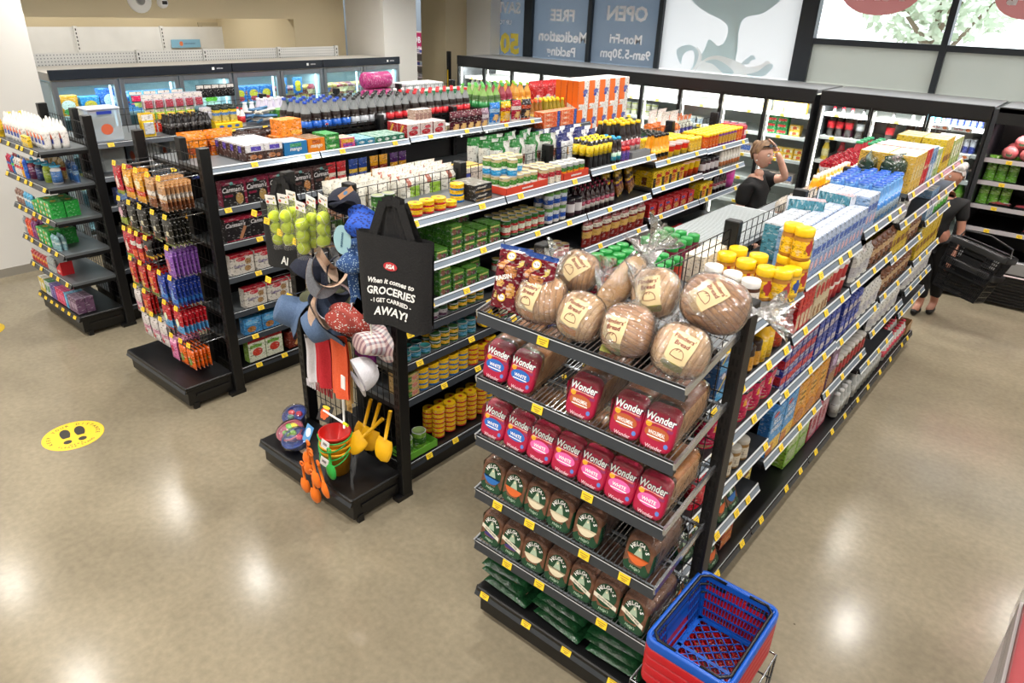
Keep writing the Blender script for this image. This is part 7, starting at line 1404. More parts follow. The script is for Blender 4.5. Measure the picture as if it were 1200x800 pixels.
bd = bottle('bubble_bath_bottle', 'toiletry', .04, .15, '7a2040', '5a1c48', '38a0c8', z0=.1, z1=.7, neck=.8, shoulder=.86); bdn = bottle('bubble_bath_bottle', 'toiletry', .04, .15, '28304a', '28386a', '38a0c8', z0=.1, z1=.7, neck=.8, shoulder=.86); bdg = bottle('bubble_bath_bottle', 'toiletry', .04, .15, 'a8b838', '98b040', '38a8c8', z0=.1, z1=.7, neck=.8, shoulder=.86); bdw = bottle('bubble_bath_bottle', 'toiletry', .04, .15, 'd0d0d4', '4878b8', '38a0c8', z0=.1, z1=.7, neck=.8, shoulder=.86)
loop = Mb(); loop.tube([(.028*cos(t), 0, .155+.02*sin(t)) for t in [pi*i/8 for i in range(9)]], .006, mat('38a0c8', .35), 6); lpm = loop.mesh('cap_loop')
for k, (P, l) in enumerate(((bd, 'maroon'), (bdn, 'navy'), (bdg, 'lime green'), (bdw, 'white'))): put(Pr(P.name, P.cat, .08, .08, .17, None, [('bottle', P.mesh), ('cap_loop', lpm)]), MT(SX[1]+.02+.105*k, EY+.09+.02*k, 1.331), l+' bottle with a sky-blue looped cap on the second shelf')
tp = lambda c, c2, w=.05, h=.15: pouch('wipes_packet', 'toiletry', w, h, .04, c, bands_fn((.4, .6, c2)), wob=.1)
erow(1, 1.33, -.45, tp('b8284c', '2a58b0'), 2, 'crimson and blue packet at the left of the second shelf', nd=2); erow(1, 1.33, -.34, tp('2a70b0', '58c048'), 1, 'blue and green packet on the second shelf', nd=2); erow(1, 1.33, -.27, tp('d8d0cc', 'c83040'), 3, 'white and red packet on the second shelf', nd=2); erow(1, 1.33, -.11, tp('e8a828', 'c82828'), 1, 'orange and red packet on the second shelf', nd=2); erow(1, 1.33, -.05, tp('2858c0', '3a78d8', .045, .17), 1, 'bright blue bottle-shaped packet on the second shelf'); erow(1, 1.33, -.2, tp('d8b878', 'c02830', .1, .17), 4, 'cream and red packet at the back of the second shelf', y0=EY+.24); erow(1, 1.33, .22, tp('2a5a98', '88a8c8', .1, .17), 2, 'blue packet at the back of the second shelf', y0=EY+.26)
ggr = pack('nappy_pack', 'toiletry', .13, .11, .045, '2aa040', [('f', 'e', .25, .5, .1, .3, 'e8a030'), ('f', 'r', .6, .3, .85, .8, 'c8e0c8'), ('t', 'e', .5, .5, .2, .2, 'e8b040')], top='38b048')
for i in range(3): erow(1, 1.05, -.05+.14*i, ggr, 1, 'green packet stacked on the third shelf of the left end display', nd=2, st=3 if i else 2, group='green packets on the third shelf')
erow(1, 1.05, -.45, tp('8a6a60', 'd8d0cc', .06, .13), 3, 'brownish packet at the left of the third shelf'); erow(1, 1.05, -.25, tp('58a8d0', 'd8e0e8', .06, .13), 3, 'pale blue packet on the third shelf')
for i in range(2): erow(1, .76, -.12+.14*i, ggr, 1, 'green packet stacked on the fourth shelf of the left end display', nd=2, st=3, group='green packets on the fourth shelf')
erow(1, .76, -.46, tp('9098a0', 'c8ccd0', .06, .16), 1, 'grey packet at the left of the fourth shelf'); erow(1, .76, -.39, tp('e04828', 'f08030', .06, .16), 2, 'orange-red packet on the fourth shelf', nd=2); erow(1, .76, -.26, tp('7a2870', '9a4088', .06, .16), 2, 'purple packet on the fourth shelf', nd=2); erow(1, .76, .17, tp('80a8b0', 'b0c8cc', .07, .13), 2, 'pale teal packet on the fourth shelf', nd=2)
erow(1, .50, -.46, tp('b03838', 'e0a030', .06, .11), 6, 'red and orange packet on the fifth shelf', nd=1, group='red and orange packets on the fifth shelf'); redtri = Mb(); redtri.add([(-.07, -.05, 0), (.07, -.05, 0), (.07, -.05, .12), (-.07, .05, 0), (.07, .05, 0), (.07, .05, .12), (-.07, -.05, .03), (-.07, .05, .03)], [(0, 1, 2, 6), (3, 7, 5, 4), (0, 6, 7, 3), (1, 4, 5, 2), (0, 3, 4, 1)], mat('c8242c', .4)); redtri.ell((.01, -.051, .03), X, Z, .03, .012, mat('d8c8b8'))
put(Pr('display_box', 'display box', .14, .1, .12, redtri.mesh('display_box')), MT(SX[1]+.12, EY+.1, .501), 'red slanted display box on the fifth shelf'); erow(1, .50, -.08, tp('a8b0b0', '889098', .035, .13), 4, 'small silver packet beside the red slanted box', pitch=.04)
bt = lambda c, c2: pack('toiletry_box', 'toiletry', .06, .07, .14, c, [('f', 'r', .15, .3, .85, .7, c2)], top=c2)
erow(1, .2, -.45, bt('d8c050', 'e8e4d8'), 2, 'yellow and white box at the left of the bottom shelf'); erow(1, .2, -.31, bt('c8ccd0', '3a8a50'), 2, 'white box with a green panel on the bottom shelf'); erow(1, .2, -.18, bt('5a4898', '8a78b8'), 2, 'violet box on the bottom shelf'); erow(1, .2, -.05, bt('d02858', 'e86898'), 3, 'hot pink box on the bottom shelf', nd=2); erow(1, .2, .15, bt('48a8d8', '88c8e8'), 1, 'sky blue box on the bottom shelf', nd=2); erow(1, .2, .22, bt('6a4a68', 'a890a8'), 3, 'mauve and grey box on the bottom shelf', nd=2)
# ---------------------------------------------------------------- second end display: hanging packets
HOOK = mat('b8bcc0', .25, .9)
def hook(x, z, L_=.26, y1=2.37, tk=True, g=None, lab='wire display hook on the snack stand'):
    t = thing('display_hook', lab, 'hook', (x, y1, z), (0, 0, 0), g or 'wire display hooks on the snack stand')
    a = Mb(); a.tube([(0, 0, 0), (0, -L_, -.005), (0, -L_-.012, .012)], .0028, HOOK, 5); a.tube([(0, 0, .025), (0, -L_+.02, .025)], .0018, HOOK, 4); a.obj('wire', t)
    if tk: ob('price_ticket', TICK, t, (0, -L_-.014, .018), (radians(-15), 0, 0))
    return t
def hang(P, x, z, n, label, group=None, dy=.03, y0=2.105, lean=.0, rot=.05):
    rn = random.Random(int(x*100)+int(z*1000))
    for i in range(n): put(P, MT(x+rn.uniform(-.004, .004), y0+dy*i, z-P.h+.0) @ MR(rn.uniform(-rot, rot)) @ MRX(lean), label, group or label)
def hp(nm, w, h, c, fn, t=.022, r=.22): return pouch(nm, 'snacks', w, h, t, c, fn, wob=.25, rough=r, gusset=False, crimp=.09, top=.16, nu=10, nv=12)
S2 = SX[2]
brownS = hp('nut_packet', .115, .2, 'b88a60', bands_fn((.0, .3, '7a4a30'), (.42, .58, 'd8d0c8'), (.85, 1, 'c89a68')))
yel1 = hp('trail_mix_packet', .13, .2, 'd89a30', bands_fn((.25, .4, 'c8442c'), blob=(.5, .65, .3, .15, 'e8d8a8')))
redS = hp('fruit_packet', .12, .2, 'b01c2c', bands_fn((.0, .2, '8a9a38'), blob=(.5, .45, .2, .2, 'd8c0b8')))
blkS = hp('liquorice_packet', .13, .18, '23221e', bands_fn((0, .12, '6a7a48'), blob=[(.55, .5, .12, .1, 'c8c0a0'), (.3, .25, .15, .1, 'b8603a')]))
pinkb = hp('sweet_packet', .11, .17, '3a3038', bands_fn((.0, .3, '8a9a40'), blob=(.5, .55, .28, .2, 'c89aa8')))
purp = hp('chocolate_packet', .12, .2, '8a58b0', bands_fn((.0, .12, '7a4aa0'), blob=(.35, .45, .3, .22, 'b86070')))
bluS = hp('chocolate_packet', .11, .2, '28409c', bands_fn((.15, .3, '3a78c8'), blob=(.55, .5, .2, .16, '6a98d8')), r=.12)
jel = hp('jelly_packet', .13, .19, 'b8202c', bands_fn((.0, .06, 'b81828'), (.06, .45, '4a90c8'), blob=(.4, .5, .22, .16, 'd8e8c8')))
redm = hp('jelly_packet', .12, .2, 'b02020', bands_fn((0, .2, '6a7a38'), blob=[(.5, .6, .25, .14, 'd8783a'), (.5, .3, .2, .1, 'c8a048')]))
whm = hp('marshmallow_packet', .12, .2, 'cfc8c8', bands_fn((.3, .5, 'c890a8'), blob=(.4, .2, .18, .12, 'b82840')))
pnk = hp('marshmallow_packet', .11, .18, 'd87aa8', bands_fn((.85, 1, 'e8a8c8'), blob=[(.4, .5, .2, .18, 'c02848')]))
orn = hp('nut_packet', .10, .17, 'e0641c', bands_fn((.88, 1, '1e1a18'), blob=[(.45, .35, .28, .2, '6a8a30'), (.5, .52, .14, .09, '1e1a1c')]), r=.15)
blky = hp('biscuit_packet', .12, .13, '1c1a1c', bands_fn((0, .15, 'e0b020'), blob=[(.4, .6, .2, .15, 'b83a2c')]))
tall = hp('sweet_tube_packet', .07, .2, 'b02430', bands_fn((.6, .75, 'd8d0cc'), (.2, .4, 'd85a38')))
rows_ = [ # z of hook, [(x, packet, count, label)]
 (1.665, [(-.33, redS, 4, 'red fruit packet at the left of the top row'), (-.17, yel1, 5, 'golden trail mix packet in the top row'), (-.0, yel1, 3, 'golden trail mix packet behind the brown ones'), (.17, brownS, 8, 'brown nut packet in the top row'), (.33, brownS, 7, 'brown nut packet nearest the post')]),
 (1.40, [(-.38, pinkb, 4, 'black and pink packet in the second row'), (-.22, blkS, 4, 'black liquorice packet, left of the second row'), (-.05, blkS, 5, 'black liquorice packet, middle of the second row'), (.14, blkS, 6, 'black liquorice packet, right of the second row'), (.32, blkS, 5, 'black liquorice packet nearest the post')]),
 (1.17, [(-.40, redS, 2, 'red fruit packet in the third row'), (-.30, tall, 4, 'narrow red packet in the third row'), (-.20, tall, 4, 'narrow red packet second from the left in the third row'), (-.06, blky, 6, 'black and yellow biscuit packet in the third row'), (.26, purp, 7, 'purple chocolate packet in the third row')]),
 (.935, [(-.40, redm, 3, 'green and red packet in the fourth row'), (-.24, redm, 4, 'red jelly packet in the fourth row'), (-.09, redm, 5, 'red jelly packet beside the blue ones'), (.06, bluS, 6, 'blue chocolate packet in the fourth row'), (.22, bluS, 7, 'blue chocolate packet under the purple ones')]),
 (.70, [(-.42, whm, 2, 'white packet at the left of the fifth row'), (-.27, redm, 3, 'red jelly packet in the fifth row'), (.05, jel, 6, 'red and blue jelly packet in the fifth row'), (.23, jel, 7, 'red and blue jelly packet nearest the post')]),
 (.52, [(-.36, whm, 5, 'white marshmallow packet, leftmost of the lowest row'), (-.22, whm, 6, 'white marshmallow packet in the lowest row'), (-.08, whm, 5, 'white marshmallow packet beside the pink ones')]),
 (.43, [(.06, pnk, 7, 'pink marshmallow packet in the lowest row'), (.20, orn, 5, 'orange nut packet in the lowest row'), (.32, orn, 5, 'orange nut packet nearest the post')])]
for z, items in rows_:
    for x, P, n, l in items: hook(S2+x, z+.0); hang(P, S2+x, z-.008, n, l+' of the snack stand')
# ---------------------------------------------------------------- third end display: hats, balls, bags, beach toys
S3 = SX[3]
def fabric(name, c1, c2, sc=120, bump=.3): return noise_mat(name, c1, c2, sc, .85, bump=bump)
def speck(name, base, spots, sc, thr=.32):
    m = bpy.data.materials.new(name); m.use_nodes = True; N, L, b = nodes_of(m)
    tc = N.new('ShaderNodeTexCoord'); vo = N.new('ShaderNodeTexVoronoi'); vo.inputs['Scale'].default_value = sc; cr = N.new('ShaderNodeValToRGB')
    cr.color_ramp.interpolation = 'CONSTANT'; cr.color_ramp.elements[0].color = (*srgb(spots), 1); cr.color_ramp.elements[1].position = thr; cr.color_ramp.elements[1].color = (*srgb(base), 1)
    L.new(tc.outputs['Object'], vo.inputs['Vector']); L.new(vo.outputs['Distance'], cr.inputs[0]); L.new(cr.outputs[0], b.inputs['Base Color']); b.inputs['Roughness'].default_value = .85; return m
def plaid(name, c1, c2, c3):
    m = bpy.data.materials.new(name); m.use_nodes = True; N, L, b = nodes_of(m); tc = N.new('ShaderNodeTexCoord'); src = None
    for d, c, sc in (('X', c2, 11), ('Z', c3, 11)):
        w = N.new('ShaderNodeTexWave'); w.bands_direction = d; w.inputs['Scale'].default_value = sc; r = N.new('ShaderNodeValToRGB'); r.color_ramp.elements[0].position = .35; r.color_ramp.elements[0].color = (*srgb(c), 1); r.color_ramp.elements[1].position = .5; r.color_ramp.elements[1].color = (*srgb(c1), 1)
        L.new(tc.outputs['Object'], w.inputs[0]); L.new(w.outputs['Fac'], r.inputs[0])
        if src is None: src = r.outputs[0]
        else:
            x = N.new('ShaderNodeMix'); x.data_type = 'RGBA'; x.inputs[0].default_value = .5; L.new(src, x.inputs[6]); L.new(r.outputs[0], x.inputs[7]); L.new(x.outputs[2], b.inputs['Base Color'])
    b.inputs['Roughness'].default_value = .9; return m
denim = fabric('denim_cloth', '4c6284', '5c7292'); denim2 = fabric('denim_inside', '28344a', '344258'); navy = fabric('navy_cloth', '14182a', '1c2236'); blackc = fabric('black_cloth', '101012', '19191b'); olive = fabric('olive_cloth', '4a4c38', '5a5c44'); beige = fabric('beige_cloth', 'c0a088', 'ceb09a'); greyc = fabric('grey_cloth', '6a6c72', '7c7e84'); whitec = fabric('white_cloth', 'd8d6de', 'e6e4ea')
rust = speck('rust_print_cloth', '9a3a30', 'c8d0cc', 62, .26); bluep = speck('blue_print_cloth', '2a4c80', 'a8c0d0', 90, .28); bluep2 = speck('bright_blue_print_cloth', '1c4cb0', '14286a', 55, .4); plaidm = plaid('plaid_cloth', 'd2c8c6', '5a6078', 'a8706c')
HKG = 'wire hooks on the hat stand'
def hk(x, z, L_=.3): hook(x, z, L_, g=HKG, lab='wire display hook on the hat stand', tk=True)
for x, z in ((S3-.36, 1.68), (S3-.24, 1.66), (S3-.12, 1.62), (S3+.02, 1.6), (S3+.15, 1.65), (S3-.3, 1.3), (S3-.1, 1.25), (S3+.1, 1.2), (S3+.3, 1.2), (S3+.28, 1.78)): hk(x, z)
# tennis balls
ballm = noise_mat('tennis_felt', 'd0e428', 'dcf03a', 160, .9, bump=.4); seam = mat('e6ecc0', .8)
bl_ = Mb(); bl_.sphere((0, 0, 0), .0335, ballm, 18); bl_.tube([(.0337*cos(t), .0337*sin(t)*cos(.6*sin(2*t)), .0337*sin(.6*sin(2*t))*1.0 if False else .0337*.55*sin(2*t)) for t in [2*pi*i/28 for i in range(28)]], .0016, seam, 4, closed=True); blm = bl_.mesh('tennis_ball')
cd = Mb(); cd.box(-.038, .038, -.001, .001, 0, .05, mat('eceae6', .5)); cd.text('BALLS', (0, -.0015, .03), X, Z, .012, mat('33343a')); cd.ell((-.024, -.0016, .012), X, Z, .01, .008, mat('c8503a')); cd.ell((.02, -.0016, .01), X, Z, .006, .006, mat('b8c830')); cd.ell((.028, -.0016, .036), X, Z, .005, .005, mat('d8a030')); cdm = cd.mesh('header_card')
fl = Mb(); fl.grid(lambda u, v: Vector((.038*cos(2*pi*u)*(1 if v < .75 else 1.0), (.037 if v < .7 else .037*(1-(v-.7)/.3)+.001)*sin(2*pi*u), -.115+.25*v)), 14, 8, film_mat('ball_bag_film', gloss=.2, bump=.6, scale=30, body=.05), close_u=True); flm = fl.mesh('clear_bag')
for i, (px, py, y, l) in enumerate([(324, 267, 2.10, 'leftmost, on the outside'), (337, 267, 2.07, 'second from the left'), (345, 262, 2.16, 'behind the second from the left'), (355, 277, 2.00, 'the lowest one, in front'), (366, 270, 2.06, 'behind the lowest one'), (379, 269, 2.04, 'rightmost, beside the navy cap')]):
    p = at(px, py, y=y); t = thing('tennis_ball_pack', 'clear pack of three tennis balls with white header, '+l, 'tennis balls', p, (radians(3), radians(-4+3*i), .2-.05*i))
    for k in (-1, 0, 1): ob('tennis_ball', blm, t, (.002*k, 0, .066*k), (k*1.2+i, i*.7, k))
    ob('header_card', cdm, t, (0, 0, .135)); ob('clear_bag', flm, t)
# carry bags
def tote(name, w, h, t, m, label, M, texts=(), logo=False, hh=.2):
    T = ob(name, None, None, M=M, label=label, cat='bag'); a = Mb()
    def sh(u, v, s):
        x = (u-.5)*w*(1-.05*(1-v)); e = (1-abs(2*u-1)**4)**.5
        return Vector((x, s*(.008+t/2*e*(1-.6*v)), -h*(1-v)+.01*sin(3*u*pi)*(1-v)*s))
    for s in (-1, 1): a.grid(lambda u, v, s=s: sh(u if s < 0 else 1-u, v, s), 14, 12, m)
    a.quad([sh(u/6, 0, -1) for u in range(7)][::-1]+[sh(u/6, 0, 1) for u in range(7)], m); a.obj('bag_body', T)
    for s in (-1, 1):
        st = Mb(); pts = [Vector((-w*.27, s*.02, -.03)), Vector((-w*.25, s*.02, .0)), Vector((-.045, s*.014, hh*.93)), Vector((0, s*.008, hh)), Vector((.045, s*.014, hh*.93)), Vector((w*.25, s*.02, .0)), Vector((w*.27, s*.02, -.03))]
        for i in range(len(pts)-1):
            p, q = pts[i], pts[i+1]; d = (q-p).normalized(); n_ = Vector((d.z, 0, -d.x))*.021; st.add([tuple(p-n_), tuple(q-n_), tuple(q+n_), tuple(p+n_)], [(0, 1, 2, 3)], m); st.add([tuple(p-n_+Y*.003), tuple(q-n_+Y*.003), tuple(q+n_+Y*.003), tuple(p+n_+Y*.003)], [(3, 2, 1, 0)], m)
        st.obj('strap', T)
    st = Mb(); f_ = lambda u, v: Vector(((u-.5)*(.08+.1*(1-v)), .006*sin(14*u+3*v)-.002, hh*.97*v-.02)); st.grid(f_, 14, 4, m); st.grid(lambda u, v: f_(1-u, v)+Vector((0, .004, 0)), 14, 4, m); st.obj('strap', T)
    if texts or logo:
        l_ = Mb()
        def on(x, z): u = x/(w*.97)+.5; v = 1+z/h; return sh(u, v, -1)-Vector((0, .003, 0))
        if logo:
            l_.add([tuple(on(.036*cos(2*pi*i/20), -h*.32+.02*sin(2*pi*i/20))) for i in range(20)], [tuple(range(20))], mat('c03038', .5))
            vs, fs, ext = text_geo('IGA', .04, .3); k = .02/.72; l_.add([tuple(on(x*k, -h*.32+z*k)-Vector((0, .002, 0))) for x, z in vs], fs, WHITE)
        for s, z, hh_, mw, shr in texts:
            vs, fs, ext = text_geo(s, .03, shr); k = hh_/.72; kx = min(k, mw/ext[0]); l_.add([tuple(on(x*kx, z*h+zz*k)) for x, zz in vs], fs, WHITE)
        l_.obj('printed_lettering', T)
    return T
p = at(462, 276, y=1.97)
tote('carry_bag', .40, .42, .10, blackc, 'large black grocery bag with red oval logo and white slogan at the front right', Matrix.Translation(p) @ MR(radians(14)), [('When it comes to', -.49, .024, .27, .25), ('GROCERIES', -.60, .036, .29, .15), ('- I GET CARRIED -', -.71, .02, .24, 0), ('AWAY!', -.83, .04, .2, .2)], True, .155)
p = at(463, 276, y=2.05); tote('carry_bag', .38, .38, .05, blackc, 'second black grocery bag hanging directly behind the one with the slogan', Matrix.Translation(p) @ MR(radians(10)), hh=.15)
p = at(334, 243, y=2.24); tote('carry_bag', .44, .37, .07, blackc, 'plain black bag with partly hidden white lettering behind the tennis balls', Matrix.Translation(p) @ MR(radians(4)), [('AI', -.86, .05, .13, .2)], False, .16)
# headwear
def bucket_hat(m, label, M, inside=None, r=.095, hgt=.11, brim=.07, flop=.3, sq=.6):
    M = M @ Matrix.Diagonal((1, sq, 1, 1))
    a = Mb(); ph = M.translation.x*7
    prof = [(0, 1), (.55, .98), (.85, .88), (.97, .5), (1.03, 0)]
    def f_(u, v):
        k = v*(len(prof)-1+2); i = min(int(k), len(prof)-2) if k < len(prof)-1 else None; t = 2*pi*u
        if i is not None: q = k-i; rr = prof[i][0]*(1-q)+prof[i+1][0]*q; z = (prof[i][1]*(1-q)+prof[i+1][1]*q)*hgt; return Vector((r*rr*cos(t), r*rr*sin(t), z))
        q = (k-(len(prof)-1))/2; rr = r*1.03+brim*q; return Vector((rr*cos(t), rr*sin(t), -brim*.45*q+flop*brim*sin(2*t+ph)*q+.006*sin(5*t+ph)*q))
    a.grid(f_, 32, 18, m, close_u=True)
    def g_(u, v):
        p = f_(1-u, v); return Vector((p.x*.97, p.y*.97, p.z-.004))
    a.grid(g_, 32, 18, inside or m, close_u=True)
    return a.obj('bucket_hat', M=M, label=label, cat='hat')
def cap(m, label, M, logo=False, r=.088, hgt=.105):
    T = ob('baseball_cap', None, None, M=M, label=label, cat='cap'); a = Mb()
    a.grid(lambda u, v: Vector((r*cos(2*pi*u)*cos(v*pi/2)**.8, r*1.1*sin(2*pi*u)*cos(v*pi/2)**.8, hgt*sin(v*pi/2))), 24, 10, m, close_u=True); a.grid(lambda u, v: Vector((r*.96*cos(-2*pi*u)*cos(v*pi/2)**.8, r*1.06*sin(-2*pi*u)*cos(v*pi/2)**.8, hgt*.96*sin(v*pi/2))), 24, 10, m, close_u=True); a.sphere((0, 0, hgt), .008, m, 8); a.obj('crown', T)
    b_ = Mb(); 
    for dz in (0, -.004): b_.grid((lambda u, v, dz=dz: Vector(((u-.5)*2*r*.92*(1-.35*v*v), -r*1.0*sqrt(max(.0, 1-((u-.5)*2*.92)**2))-.075*v*sqrt(max(0, 1-(2*u-1)**4)), .004+dz-.018*(2*u-1)**2-.01*v))) if dz == 0 else (lambda u, v, dz=dz: Vector(((.5-u)*2*r*.92*(1-.35*v*v), -r*1.0*sqrt(max(.0, 1-((u-.5)*2*.92)**2))-.075*v*sqrt(max(0, 1-(2*u-1)**4)), .004+dz-.018*(2*u-1)**2-.01*v))), 16, 6, m)
    b_.obj('brim', T)
    if logo: l_ = Mb(); l_.text('N', (0, -r*1.08, .045), X, Vector((0, .35, 1)), .035, WHITE, .04, .4); l_.obj('logo', T)
    return T
def E(rx, ry, rz): return Euler((radians(rx), radians(ry), radians(rz))).to_matrix().to_4x4()
def at4(px, py, y): return Matrix.Translation(at(px, py, y=y))
cap(navy, 'navy cap with a white mark hanging under the tennis balls', at4(358, 322, 2.10) @ E(35, 0, 150), True)
cap(navy, 'navy cap with a tan swing tag hanging beside the tennis balls', at4(402, 244, 2.14) @ E(-30, 25, 60))
tg = Mb(); tg.box(-.05, .05, -.001, .001, -.012, .012, mat('c8946a', .7)); tg.ell((0, -.0016, 0), X, Z, .015, .008, mat('5a88b8')); tg.obj('swing_tag', M=at4(405, 226, 2.04) @ E(0, -35, 15), label='tan swing tag with a blue dot on the navy cap', cat='tag')
tg = Mb(); tg.ell((0, 0, 0), X, Z, .055, .075, mat('9cc4cc', .6), 24); tg.ell((0, .001, 0), -X, Z, .055, .075, mat('9cc4cc', .6), 24); tg.text('Sunnies', (0, -.002, .0), -Z, X, .018, mat('2a5878')); tg.obj('swing_tag', M=at4(401, 281, 2.0) @ E(0, 12, 10), label='pale teal oval hang tag in front of the patterned blue hats', cat='tag')
bucket_hat(bluep2, 'bright blue patterned sun hat hanging above the teal tag', at4(429, 258, 2.12) @ E(100, 20, 30), r=.07, hgt=.14, brim=.03)
bucket_hat(bluep, 'blue hat with a pale leaf print hanging beside the black grocery bag', at4(425, 300, 2.08) @ E(95, 0, 20), r=.08, hgt=.15, brim=.05)
sc_ = Mb(); sc_.grid(lambda u, v: Vector(((u-.5)*.06+.01*sin(9*v), .012*sin(12*u+4*v), -.28*v)), 8, 16, bluep); sc_.grid(lambda u, v: Vector(((.5-u)*.06+.01*sin(9*v), .004+.012*sin(12*(1-u)+4*v), -.28*v)), 8, 16, bluep); sc_.obj('printed_scarf', M=at4(411, 292, 2.0), label='narrow blue printed scarf hanging below the teal tag', cat='scarf')
def visor(m, label, M, r=.085, m2=None):
    T = ob('sun_visor', None, None, M=M, label=label, cat='visor'); a = Mb()
    a.grid(lambda u, v: Vector((r*cos(2*pi*u)*(1+.06*v), r*1.15*sin(2*pi*u)*(1+.06*v), .035*v)), 32, 3, m, close_u=True); a.grid(lambda u, v: Vector((r*.97*cos(-2*pi*u)*(1+.06*v), r*1.12*sin(-2*pi*u)*(1+.06*v), .035*v)), 32, 3, m2 or m, close_u=True); a.obj('band', T)
    b_ = Mb(); f_ = lambda u, v: Vector((r*cos(pi+pi*u)*(1+.15*v), r*1.15*sin(pi+pi*u)-.07*v*sin(pi*u), -.01*v)); b_.grid(f_, 18, 5, m); b_.grid(lambda u, v: f_(1-u, v)-Vector((0, 0, .003)), 18, 5, m2 or m); b_.obj('brim', T); return T
visor(greyc, 'grey visor hanging in the middle of the hat stand', at4(386, 312, 2.02) @ E(70, 30, 60), .09, beige); visor(beige, 'beige visor with a white band near the rust patterned hat', at4(391, 354, 2.0) @ E(60, 40, 40), .085, whitec)
visor(beige, 'beige visor hanging highest, behind the tennis balls', at4(380, 296, 2.15) @ E(60, 15, 120), .085, greyc); visor(navy, 'navy visor hanging behind the teal tag', at4(398, 322, 2.18) @ E(75, 20, 80), .09)
bucket_hat(denim, 'denim bucket hat hanging leftmost of the pair', at4(346, 366, 2.02) @ E(62, -30, -20), denim2, .095, .11, .065, sq=.9)
bucket_hat(denim, 'denim bucket hat with its dark inside showing, in front of the other', at4(379, 377, 1.97) @ E(120, 18, -30), denim2, .098, .10, .075, sq=.9)
bucket_hat(olive, 'olive hat hanging behind the denim hats', at4(378, 352, 2.14) @ E(70, 0, 10))
bucket_hat(rust, 'rust red children\'s hat with a pale dinosaur-like print', at4(407, 376, 2.02) @ E(70, 20, 15), None, .085, .12, .045)
bucket_hat(plaidm, 'plaid bucket hat hanging beside the right post', at4(442, 402, 2.08) @ E(75, 10, -10), None, .088, .12, .05)
cap(whitec, 'white cap hanging over the front of the buckets', at4(420, 440, 1.98) @ E(70, -18, 165))
w_ = Mb(); w_.box(-.016, .016, -.002, .002, -.04, .04, mat('f0f0ee')); w_.obj('swing_tag', M=at4(402, 448, 1.92) @ E(0, 5, 0), label='small white tag hanging on the white cap', cat='tag')
pk = Mb(); pk.quad([(-.04, 0, -.03), (.04, 0, -.03), (.02, 0, .04), (-.02, 0, .04)], mat('e8c8d0')); pk.quad([(-.02, 0, .04), (.02, 0, .04), (.04, 0, -.03), (-.04, 0, -.03)], mat('e8c8d0')); pk.obj('swing_tag', M=at4(420, 358, 1.99) @ E(0, 20, 0), label='pale pink and white tag on the rust patterned hat', cat='tag')
pk = Mb(); pk.box(-.03, .03, -.0015, .0015, -.02, .02, mat('ebe6da')); pk.tube([(0, 0, -.02), (0, 0, -.12)], .004, mat('ebe6da'), 5); pk.obj('swing_tag', M=at4(434, 369, 1.99), label='cream tag above the plaid hat', cat='tag')
# hanging towels and leis
def towel(px0, px1, py0, py1, y, m, label, fringe=None):
    p, q = at(px0, py0, y=y), at(px1, py0, y=y); b_ = at((px0+px1)/2, py1, y=y); w = q.x-p.x; h = p.z-b_.z; T = ob('towel', None, None, M=MT((p.x+q.x)/2, y, p.z), label=label, cat='towel'); a = Mb()
    for s in (0, 1): f_ = lambda u, v: Vector(((u-.5)*w, .014*sin(2.5*pi*u+1)+.006*sin(5*v), -h*v)); a.grid((lambda u, v: f_(u, v)) if s == 0 else (lambda u, v: f_(1-u, v)+Vector((0, .012, 0))), 12, 14, m)
    a.obj('cloth', T)
    if fringe: 
        g_ = Mb(); [g_.tube([(x, 0, -h), (x+.004*sin(i*3), 0, -h-.05)], .003, fringe, 4) for i, x in enumerate([-w/2+w*k/10 for k in range(11)])]; g_.obj('fringe', T)
towel(354, 366, 392, 443, 2.08, whitec, 'white hanging towel with a fringe, left of the red one', whitec); towel(365, 383, 392, 450, 2.05, fabric('red_cloth', 'b81c28', 'c82834'), 'red hanging towel between the white and orange ones', fabric('dark_red_cloth', '8a1420', '98202a')); towel(383, 402, 388, 462, 2.02, fabric('orange_cloth', 'e85a34', 'f06a40'), 'orange hanging towel right of the red one')
towel(401, 406, 400, 470, 2.06, fabric('tan_cloth', 'c8a060', 'd8b070'), 'narrow tan strip of fabric beside the orange towel', fabric('tan_cloth2', 'b89050', 'c8a060'))
towel(412, 436, 372, 420, 2.2, fabric('purple_cloth', '5a2088', '882060'), 'purple and magenta cloth hanging behind the plaid hat')
# beach toys on the base
def pbucket(c, r, h, label, loc, hc='28a848', rot=(0, 0, 0), hang=1.):
    T = thing('toy_bucket', label, 'toy bucket', loc, rot); a = Mb(); m = mat(c, .3)
    a.lathe([(0, .003), (r*.72, .003), (r*.76, .0), (r*.97, h*.9), (r*1.06, h*.92), (r*1.06, h), (r*.97, h), (r*.74, .008), (0, .008)], m, 28, cap=False); a.obj('body', T)
    g_ = Mb(); g_.tube([(r*1.08*cos(t), -r*1.08*abs(sin(t))*1.0, h*.93-.06*hang*sin(t)) for t in [pi*i/14 for i in range(15)]], .0045, mat(hc, .35), 6); g_.obj('handle', T); return T
bp_ = at(388, 556, z=.197); bx, by = bp_.x-.01, max(bp_.y+.06, 2.05)
pbucket('f0a81c', .092, .17, 'yellow-orange toy bucket, lowest of the nested stack', (bx, by, .197), rot=(0, 0, .2), hang=1.3); pbucket('f0b020', .092, .17, 'yellow toy bucket in the middle of the nested stack', (bx, by, .235), rot=(0, 0, .5), hang=1.0); pbucket('f0a020', .092, .17, 'orange-yellow toy bucket just under the red one', (bx, by, .27), rot=(0, 0, 0), hang=.8); pbucket('c81e18', .092, .17, 'red toy bucket on top of the nested stack', (bx, by, .305), rot=(0, 0, .9), hang=.3)
